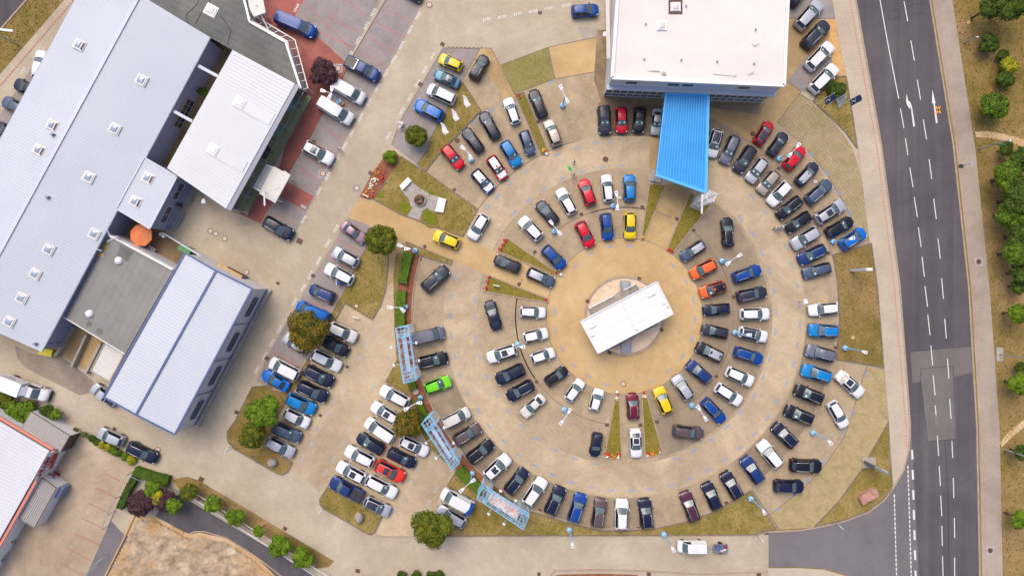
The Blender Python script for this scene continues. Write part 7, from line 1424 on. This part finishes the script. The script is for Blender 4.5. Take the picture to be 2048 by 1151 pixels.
def tree(x, y, rpx, leaf, label, h=None, kind=None, name='tree', cat='tree', var=0, group=None):
    rad = rpx / S * (1.1 if x < 1900 else .98); h = h or (1.6 + rad * 1.6); zc = h - rad * .55; zc = max(zc, rad * .5)
    b = empty(name, P(x, y, zc + rad * .3).xy.to_3d(), rnd.uniform(0, 6.28)); tag(b, label, cat, group)
    t = link('trunk', TR, M['bark'], b); t.scale = (rad, rad, zc / .95)
    c = link('crown', CR[var % 4], M[leaf], b, (0, 0, zc)); c.scale = (rad * .93, rad * rnd.uniform(.88, .98), rad); return b
tree(762, 478, 34, 'lf_olive', 'olive green round tree at the bend of the entry lane', var=0)
tree(612, 661, 40, 'lf_brown', 'large bronze green tree overhanging the parked cars beside the entry lane', var=1)
tree(522, 825, 34, 'lf_green', 'bright green tree, northern of two on the kerbed island', var=2); tree(502, 873, 30, 'lf_olive', 'olive green tree, southern of two on the kerbed island', var=0)
tree(817, 848, 32, 'lf_brown', 'bronze tree between the white sunroof cars of the west lot', var=3, h=4.2)
tree(861, 1060, 40, 'lf_olive', 'large olive bronze tree at the edge of the south lane', var=2)
tree(833, 270, 25, 'lf_olive', 'dense green tree on the north-west lawn below the blue SUV', var=0, h=3); tree(780, 313, 14, 'lf_green', 'small round green shrub at the top of the flower bed', h=1.6, var=1, name='round_shrub', cat='shrub')
tree(644, 143, 28, 'lf_purple', 'round purple leaved tree on the red paving', h=3.6, var=1); tree(1675, 178, 19, 'lf_dark', 'dark green bush beside the flags', h=1.8, var=2, name='bush', cat='shrub')
tree(278, 1007, 29, 'lf_purple', 'purple tree beside the yard fence', var=0, h=3.6); tree(324, 1002, 24, 'lf_purple', 'smaller purple tree right of the purple one by the fence', var=3, h=3.2)
for x, y, r_, lf, lb, v in ((302, 978, 18, 'lf_green', 'light green loose shrub between the purple trees', 3), (345, 1012, 17, 'lf_green', 'light green shrub right of the purple trees', 3), (312, 995, 15, 'lf_yel', 'yellow green sprig among the purple trees', 3)): tree(x, y, r_, lf, lb, 3.2, var=v, name='shrub', cat='shrub')
names = ['first', 'second', 'third', 'fourth', 'fifth', 'sixth']
for k, (x, y, r_, lf) in enumerate(((375, 984, 19, 'lf_olive'), (424, 1009, 18, 'lf_green'), (467.6, 1036, 19, 'lf_green'), (515, 1063, 13, 'lf_green'), (557, 1093, 23, 'lf_green'), (602.7, 1117, 22, 'lf_green'))): tree(x, y, r_, lf, names[k] + ' from the left of the round trees along the pipe fence', 3.2, var=k % 3, group='round trees along the pipe fence')
for x, y, r_, lf, lb, h, v in ((2030, 5, 38, 'lf_dark', 'large dark green tree in the top right corner', 6, 1), (1985, 12, 26, 'lf_dark', 'dark tree left of the one in the top right corner', 5, 3), (1981, 85, 22, 'lf_dark', 'small dark green tree on the eastern verge, second from the top', 2.5, 3), (2008, 110, 14, 'lf_dark', 'tiny dark shrub right of the small dark tree', 1.5, 3), (2022, 128, 20, 'lf_yel', 'yellow green shrub above the bright round tree', 2, 3), (2014, 157, 20, 'lf_dark', 'dark green shrub just above the bright round tree', 2, 3), (1997, 208, 35, 'lf_mid', 'bright green round tree beside the trodden path', 4, 0),
    (2016, 297, 17, 'lf_dark', 'small dark tree below the trodden path', 2.5, 3), (2048, 318, 28, 'lf_dark', 'dark tree at the right edge under the path', 4, 1), (2024, 352, 36, 'lf_mid', 'green tree at the top of the eastern tree clump', 5, 0), (2048, 395, 42, 'lf_dark', 'dark tree behind the eastern clump at the right edge', 6, 2), (2030, 425, 34, 'lf_mid', 'green tree in the middle of the eastern clump', 5, 1), (2052, 470, 34, 'lf_dark', 'dark tree low in the eastern clump at the right edge', 5, 2), (2038, 505, 32, 'lf_mid', 'green tree at the foot of the eastern clump', 5, 0), (2048, 545, 24, 'lf_dark', 'dark tree just below the eastern clump', 4, 3),
    (2042, 572, 18, 'lf_dark', 'small dark tree above the pale green shrub at the right edge', 3, 3), (2040, 627, 24, 'lf_green', 'green tree at the right edge above the footed lamp', 4, 0), (2046, 736, 14, 'lf_dark', 'small dark shrub above the round tree below the footed lamp', 2, 3), (2044, 768, 26, 'lf_green', 'green round tree at the right edge below the footed lamp', 4, 2), (2046, 905, 17, 'lf_dark', 'small dark tree under the southernmost road lamp', 3, 3), (2046, 1040, 22, 'lf_green', 'green tree at the bottom of the right edge', 4, 1)):
    tree(x, y, r_, lf, lb, h, var=v)
for x, y, r_, lf, lb in ((5, 800, 17, 'lf_olive', 'olive conifer at the left edge below the box truck'), (24, 820, 20, 'lf_green', 'green conifer between truck and white hall roof'), (48, 822, 22, 'lf_green', 'green conifer below the middle of the box truck'), (32, 842, 17, 'lf_green', 'green conifer touching the red striped roof'), (92, 822, 14, 'lf_dark', 'dark round bush left of a bright one by the drive'), (109, 829, 12, 'lf_green', 'bright green round bush by the drive edge'),
    (368, 190, 12, 'lf_dark', 'dark green bush in the hall courtyard, lower one'), (404, 182, 10, 'lf_dark', 'dark bush in the hall courtyard, upper one'), (403, 125, 7, 'lf_olive', 'small olive plant by the hall wall in the courtyard')): tree(x, y, r_, lf, lb, 2.2, var=3 if r_ > 13 else 1, name='bush', cat='shrub')
for k, (x, y, r_, lf) in enumerate(((182, 876, 8, 'lf_dark'), (192, 883, 8, 'lf_dark'), (202, 888, 9, 'lf_yel'), (214, 894, 9, 'lf_yel'), (226, 901, 10, 'lf_green'), (236, 906, 8, 'lf_dark'), (248, 912, 9, 'lf_green'), (261, 920, 10, 'lf_yel'), (168, 868, 6, 'lf_olive'), (150, 860, 6, 'lf_olive'))): tree(x, y, r_, lf, ['low shrub', 'yellow flowering shrub', 'green shrub'][0 if lf in ('lf_dark', 'lf_olive') else (1 if lf == 'lf_yel' else 2)] + f", {ORD[k] if k < 8 else ['ninth', 'tenth'][k - 8]} along the edge of the dirty yard", .9, var=3, name='shrub', cat='shrub', group='shrubs along the yard edge')
for k, x in enumerate((815, 850, 1065, 1100, 1130)): pass
for k, (x, y) in enumerate(((803, 1152), (832, 1151), (862, 1152), (878, 1151))): tree(x, y, 11, 'lf_dark', ['leftmost', 'second', 'third', 'rightmost'][k] + ' of the dark bushes at the bottom edge of the south lane', 1.0, var=3, name='bush', cat='shrub', group='bushes at the bottom edge')
# hedges: clipped box shape covered with leaf faces
def hedge(pts, wd, h, label, leaf='lf_hedge', dens=70, z0=.13):
    w0 = [Vector((p.x, p.y)) for p in PP(pts)]; l = offset(w0, wd / 2 - .08, False); r = offset(w0, -wd / 2 + .08, False); m = MB(); poly = [(p.x, p.y) for p in l] + [(p.x, p.y) for p in r[::-1]]
    cm = MB(); cm.prism(poly, z0, h - .08); core = cm.build('hedge', M[leaf]); tag(core, label, 'hedge', 'clipped hedges'); rr = random.Random(len(pts) + int(pts[0][0]))
    for k in range(len(w0) - 1):
        a_, c_ = w0[k], w0[k + 1]; Ls = (c_ - a_).length; u = (c_ - a_).normalized(); v = Vector((-u.y, u.x))
        for i in range(int(Ls * (wd + h) * dens)):
            t = rr.uniform(0, Ls); s_ = rr.uniform(-wd / 2 - h * .4, wd / 2 + h * .4)
            if abs(s_) < wd / 2: p_ = a_ + u * t + v * s_; q = Vector((p_.x, p_.y, h - .05 + rr.uniform(-.04, .09))); nn = Vector((rr.uniform(-.6, .6), rr.uniform(-.6, .6), 1)).normalized()
            else: sg = 1 if s_ > 0 else -1; p_ = a_ + u * t + v * sg * (wd / 2 - rr.uniform(-.03, .06)); q = Vector((p_.x, p_.y, rr.uniform(z0, h))); nn = Vector((v.x * sg, v.y * sg, .4)).normalized()
            b_ = nn.orthogonal().normalized(); b_ = Matrix.Rotation(rr.uniform(0, 6.28), 3, nn) @ b_; d_ = nn.cross(b_); e = rr.uniform(.05, .1); m.add([q - b_ * e, q + d_ * e * .6, q + b_ * e, q - d_ * e * .6], [(0, 1, 2, 3)])
    part('foliage', m, leaf, core)
hedge(arc(*RC, 448, 163.5, 171.5, 6), 1.5, 1.0, 'clipped hedge north of the gap, beside the sandy path'); hedge(arc(*RC, 447, 173.5, 182.8, 6), 1.5, 1.0, 'clipped hedge just north of the northern truss frame')
hedge(arc(*RC, 445, 197, 199, 3), 1.2, .9, 'short clipped hedge stub below the northern truss frame'); hedge(arc(*RC, 445, 201.5, 207.5, 5), 1.2, .9, 'short clipped hedge between two truss frames, by the lamp'); hedge(arc(*RC, 449, 222.5, 231, 6), 1.7, 1.0, 'clipped hedge between the middle and southern truss frames'); hedge(arc(*RC, 438, 232.5, 239, 5), 1.0, .6, 'low green hedge under the southern truss frame')
hedge([(275, 938), (310, 950), (343, 958)], 1.5, 1.2, 'dark clipped hedge above the purple trees'); hedge([(276, 950), (262, 975), (246, 1012)], 1.1, 1.2, 'narrow dark hedge along the yard fence', 'lf_dark')
# flower beds
def flowers(label, clumps, z=.14):
    b = empty('flower_bed', P(clumps[0][0], clumps[0][1])); tag(b, label, 'flowers'); rr = random.Random(int(clumps[0][0]))
    bycol = {}
    for x, y, c, n, sp in clumps: bycol.setdefault(c, []).append((x, y, n, sp))
    for c, L_ in bycol.items():
        m = MB()
        for x, y, n, sp in L_:
            for k in range(n): q = P(x + rr.gauss(0, sp), y + rr.gauss(0, sp)) - b.location; m.blob((q.x, q.y, z + rr.uniform(0, .15)), (rr.uniform(.07, .15),) * 2 + (.08,), .15, 1, rn=rr)
        o = part('blossoms', m, c, b); o['kind'] = 'stuff'
    return b
flowers('bed of white, red and orange flowers on the mulch by the entry lane', [(745, 365, 'fwhite', 16, 4), (741, 374, 'fwhite', 10, 3), (750, 361, 'fwhite', 10, 3), (764, 357, 'fred', 16, 3), (770, 350, 'fred', 8, 3), (754, 346, 'forange', 8, 3), (759, 335, 'forange', 8, 3), (732, 384, 'forange', 12, 3), (743, 391, 'fred', 5, 1.5), (745, 380, 'forange', 6, 2)], .08)
flowers('red flower row at the wide end of the upper western wedge', [(1011, 480, 'fred', 12, 2), (1006, 489, 'fred', 12, 2), (1001, 498, 'fred', 12, 2)]); flowers('red flower row at the wide end of the lower western wedge', [(978, 555, 'fred', 12, 2), (976, 564, 'fred', 12, 2), (973, 575, 'fred', 12, 2)])
flowers('small red and green flowers at the tip of the upper western wedge', [(1112, 545, 'fred', 8, 1.5), (1109, 543, 'fyel', 5, 2)]); flowers('small red flowers at the tip of the lower western wedge', [(1093, 599, 'fred', 10, 1.8)])
flowers('red, orange and white flowers at the foot of the south-west wedge', [(1213, 907, 'fred', 14, 2), (1220, 909, 'fred', 8, 2), (1227, 911, 'forange', 16, 2.4), (1237, 908, 'fred', 10, 2), (1214, 912, 'fwhite', 10, 2), (1237, 912, 'fwhite', 8, 2)]); flowers('red, orange and white flowers at the foot of the south-east wedge', [(1295, 905, 'fred', 10, 2), (1305, 906, 'forange', 16, 2.4), (1318, 900, 'fred', 10, 2), (1295, 909, 'fwhite', 8, 2), (1320, 902, 'fwhite', 6, 2)])
flowers('white flowers at the tip of the south-west wedge', [(1234, 795, 'fwhite', 12, 2), (1234, 790, 'fred', 5, 1.5)]); flowers('white flowers at the tip of the south-east wedge', [(1288, 791, 'fwhite', 12, 2), (1288, 785, 'fred', 6, 1.5)])
flowers('red flowers at the tip of the wedge below the lattice pylon', [(1337, 500, 'fred', 12, 2), (1343, 502, 'fred', 12, 2)]); flowers('yellow and red flowers at the tip of the wedge below the plinth', [(1285, 474, 'fyel', 8, 1.5), (1285, 478, 'fred', 5, 1)])
flowers('red flowers at the top of the narrow northern lawn', [(1037, 193, 'fred', 12, 2.5)]); flowers('yellow and red flowers at the foot of the narrow northern lawn', [(1088, 301, 'fyel', 10, 2), (1090, 306, 'fred', 5, 2)])
flowers('orange flowers in the hedge below the southern truss frame', [(1014, 1008, 'forange', 14, 3)], .6)
for x, y, lb in ((1093, 308, 'white stone at the foot of the narrow northern lawn'), (1122, 549, 'white stone at the tip of the upper western wedge'), (1234, 783, 'white stone at the tip of the south-west wedge')):
    m = MB(); m.blob((0, 0, .2), (.26, .24, .22), .1, 2); o = m.build('white_stone', M['white'], loc=P(x, y)); tag(o, lb, 'stone', 'white end stones of the wedges')
# straw tufts on the lawns and the verge: uncountable
def pip(p, poly):
    x, y = p; c = False; n = len(poly)
    for i in range(n):
        x1, y1 = poly[i]; x2, y2 = poly[(i + 1) % n]
        if (y1 > y) != (y2 > y) and x < (x2 - x1) * (y - y1) / (y2 - y1) + x1: c = not c
    return c
def tufts(name, polys, dens, mat, seed, size=.12):
    rr = random.Random(seed); m = MB()
    for poly, z in polys:
        xs = [p[0] for p in poly]; ys = [p[1] for p in poly]; x0, x1, y0, y1 = max(-20, min(xs)), min(2068, max(xs)), max(-20, min(ys)), min(1170, max(ys))
        for k in range(int((x1 - x0) * (y1 - y0) / S / S * dens)):
            p_ = (rr.uniform(x0, x1), rr.uniform(y0, y1))
            if not pip(p_, poly): continue
            q = P(*p_) + Vector((0, 0, z)); a_ = rr.uniform(0, 3.14); s_ = size * rr.uniform(.5, 1.5); u = Vector((math.cos(a_), math.sin(a_), 0)) * s_; v = Vector((-u.y, u.x, 0)) * rr.uniform(.5, 1.0); hh = Vector((0, 0, s_ * rr.uniform(.3, .8)))
            m.add([q - u, q - v * .5, q + u, q + v * .6, q + hh + v * .3], [(0, 1, 4), (1, 2, 4), (2, 3, 4), (3, 0, 4)])
    o = m.build(name, M[mat]); tag(o, label={'straw': 'dry straw coloured grass tufts on lawns and verge', 'lf_olive': 'greener grass tufts on lawns and verge', 'lf_hedge2': 'fresh green tufts in a patch of lawn'}[mat], cat='grass', kind='stuff')
EV = [([(1904, -10), (2060, -10), (2060, 1165), (2005, 1165), (1999, 860), (1979, 580), (1950.5, 300)], -.01), ([(0, 62), (57, -5), (128, -5), (0, 149)], .03)]
tufts('straw_tufts', LAWNS + EV, 5, 'straw', 5); tufts('grass_tufts', LAWNS + EV, 3.5, 'lf_olive', 6)
# churned sand as a relief
from mathutils import noise
SP = [(275, 1036), (311, 1037), (378, 1073), (400, 1070), (454, 1082), (510, 1119), (570, 1172), (205, 1172), (216, 1150), (250, 1083)]
m = MB(); gx0, gx1, gy0, gy1, st_ = 200, 575, 1030, 1176, 3.2; idx = {}
nx, ny = int((gx1 - gx0) / st_), int((gy1 - gy0) / st_)
def hz(x, y):
    p_ = P(x, y); q = Vector((p_.x * .32 + p_.y * .12, p_.y * .42 - p_.x * .1, 0)); v = noise.fractal(q, .9, 2.1, 5) * .4 + abs(noise.noise(q * 2.7)) * .35; return max(.0, v + .12)
vs = []; fs = []
for j in range(ny + 1):
    for i in range(nx + 1):
        x, y = gx0 + i * st_, gy0 + j * st_
        edge = 1 if pip((x, y), SP) else 0
        if edge: idx[(i, j)] = len(vs); p_ = P(x, y); vs.append((p_.x, p_.y, .03 + hz(x, y)))
for (i, j), a_ in idx.items():
    if (i + 1, j) in idx and (i, j + 1) in idx and (i + 1, j + 1) in idx: fs.append((a_, idx[(i, j + 1)], idx[(i + 1, j + 1)], idx[(i + 1, j)]))
m.add(vs, fs); o = m.build('churned_sand', M['sand'], smooth=True); tag(o, kind='structure')
# green growth patches in the lawns
for pts in ([(850, 375), (866, 384), (880, 390), (866, 391), (852, 384)], [(800, 420), (812, 432), (820, 420), (818, 408), (808, 400), (800, 405)], [(843, 445), (858, 455), (880, 455), (875, 430), (850, 418), (846, 428)], [(752, 396), (762, 384), (772, 380), (766, 396)], [(1310, 905), (1326, 902), (1322, 896), (1312, 898)], [(1383, 410), (1402, 424), (1412, 418), (1400, 408)]):
    o = surf('green_turf', [p_ for p_ in pts], 'grass2g', .106); 
    tufts('green_tufts', [(pts, .105)], 40, 'lf_hedge2', int(pts[0][0]), .07)
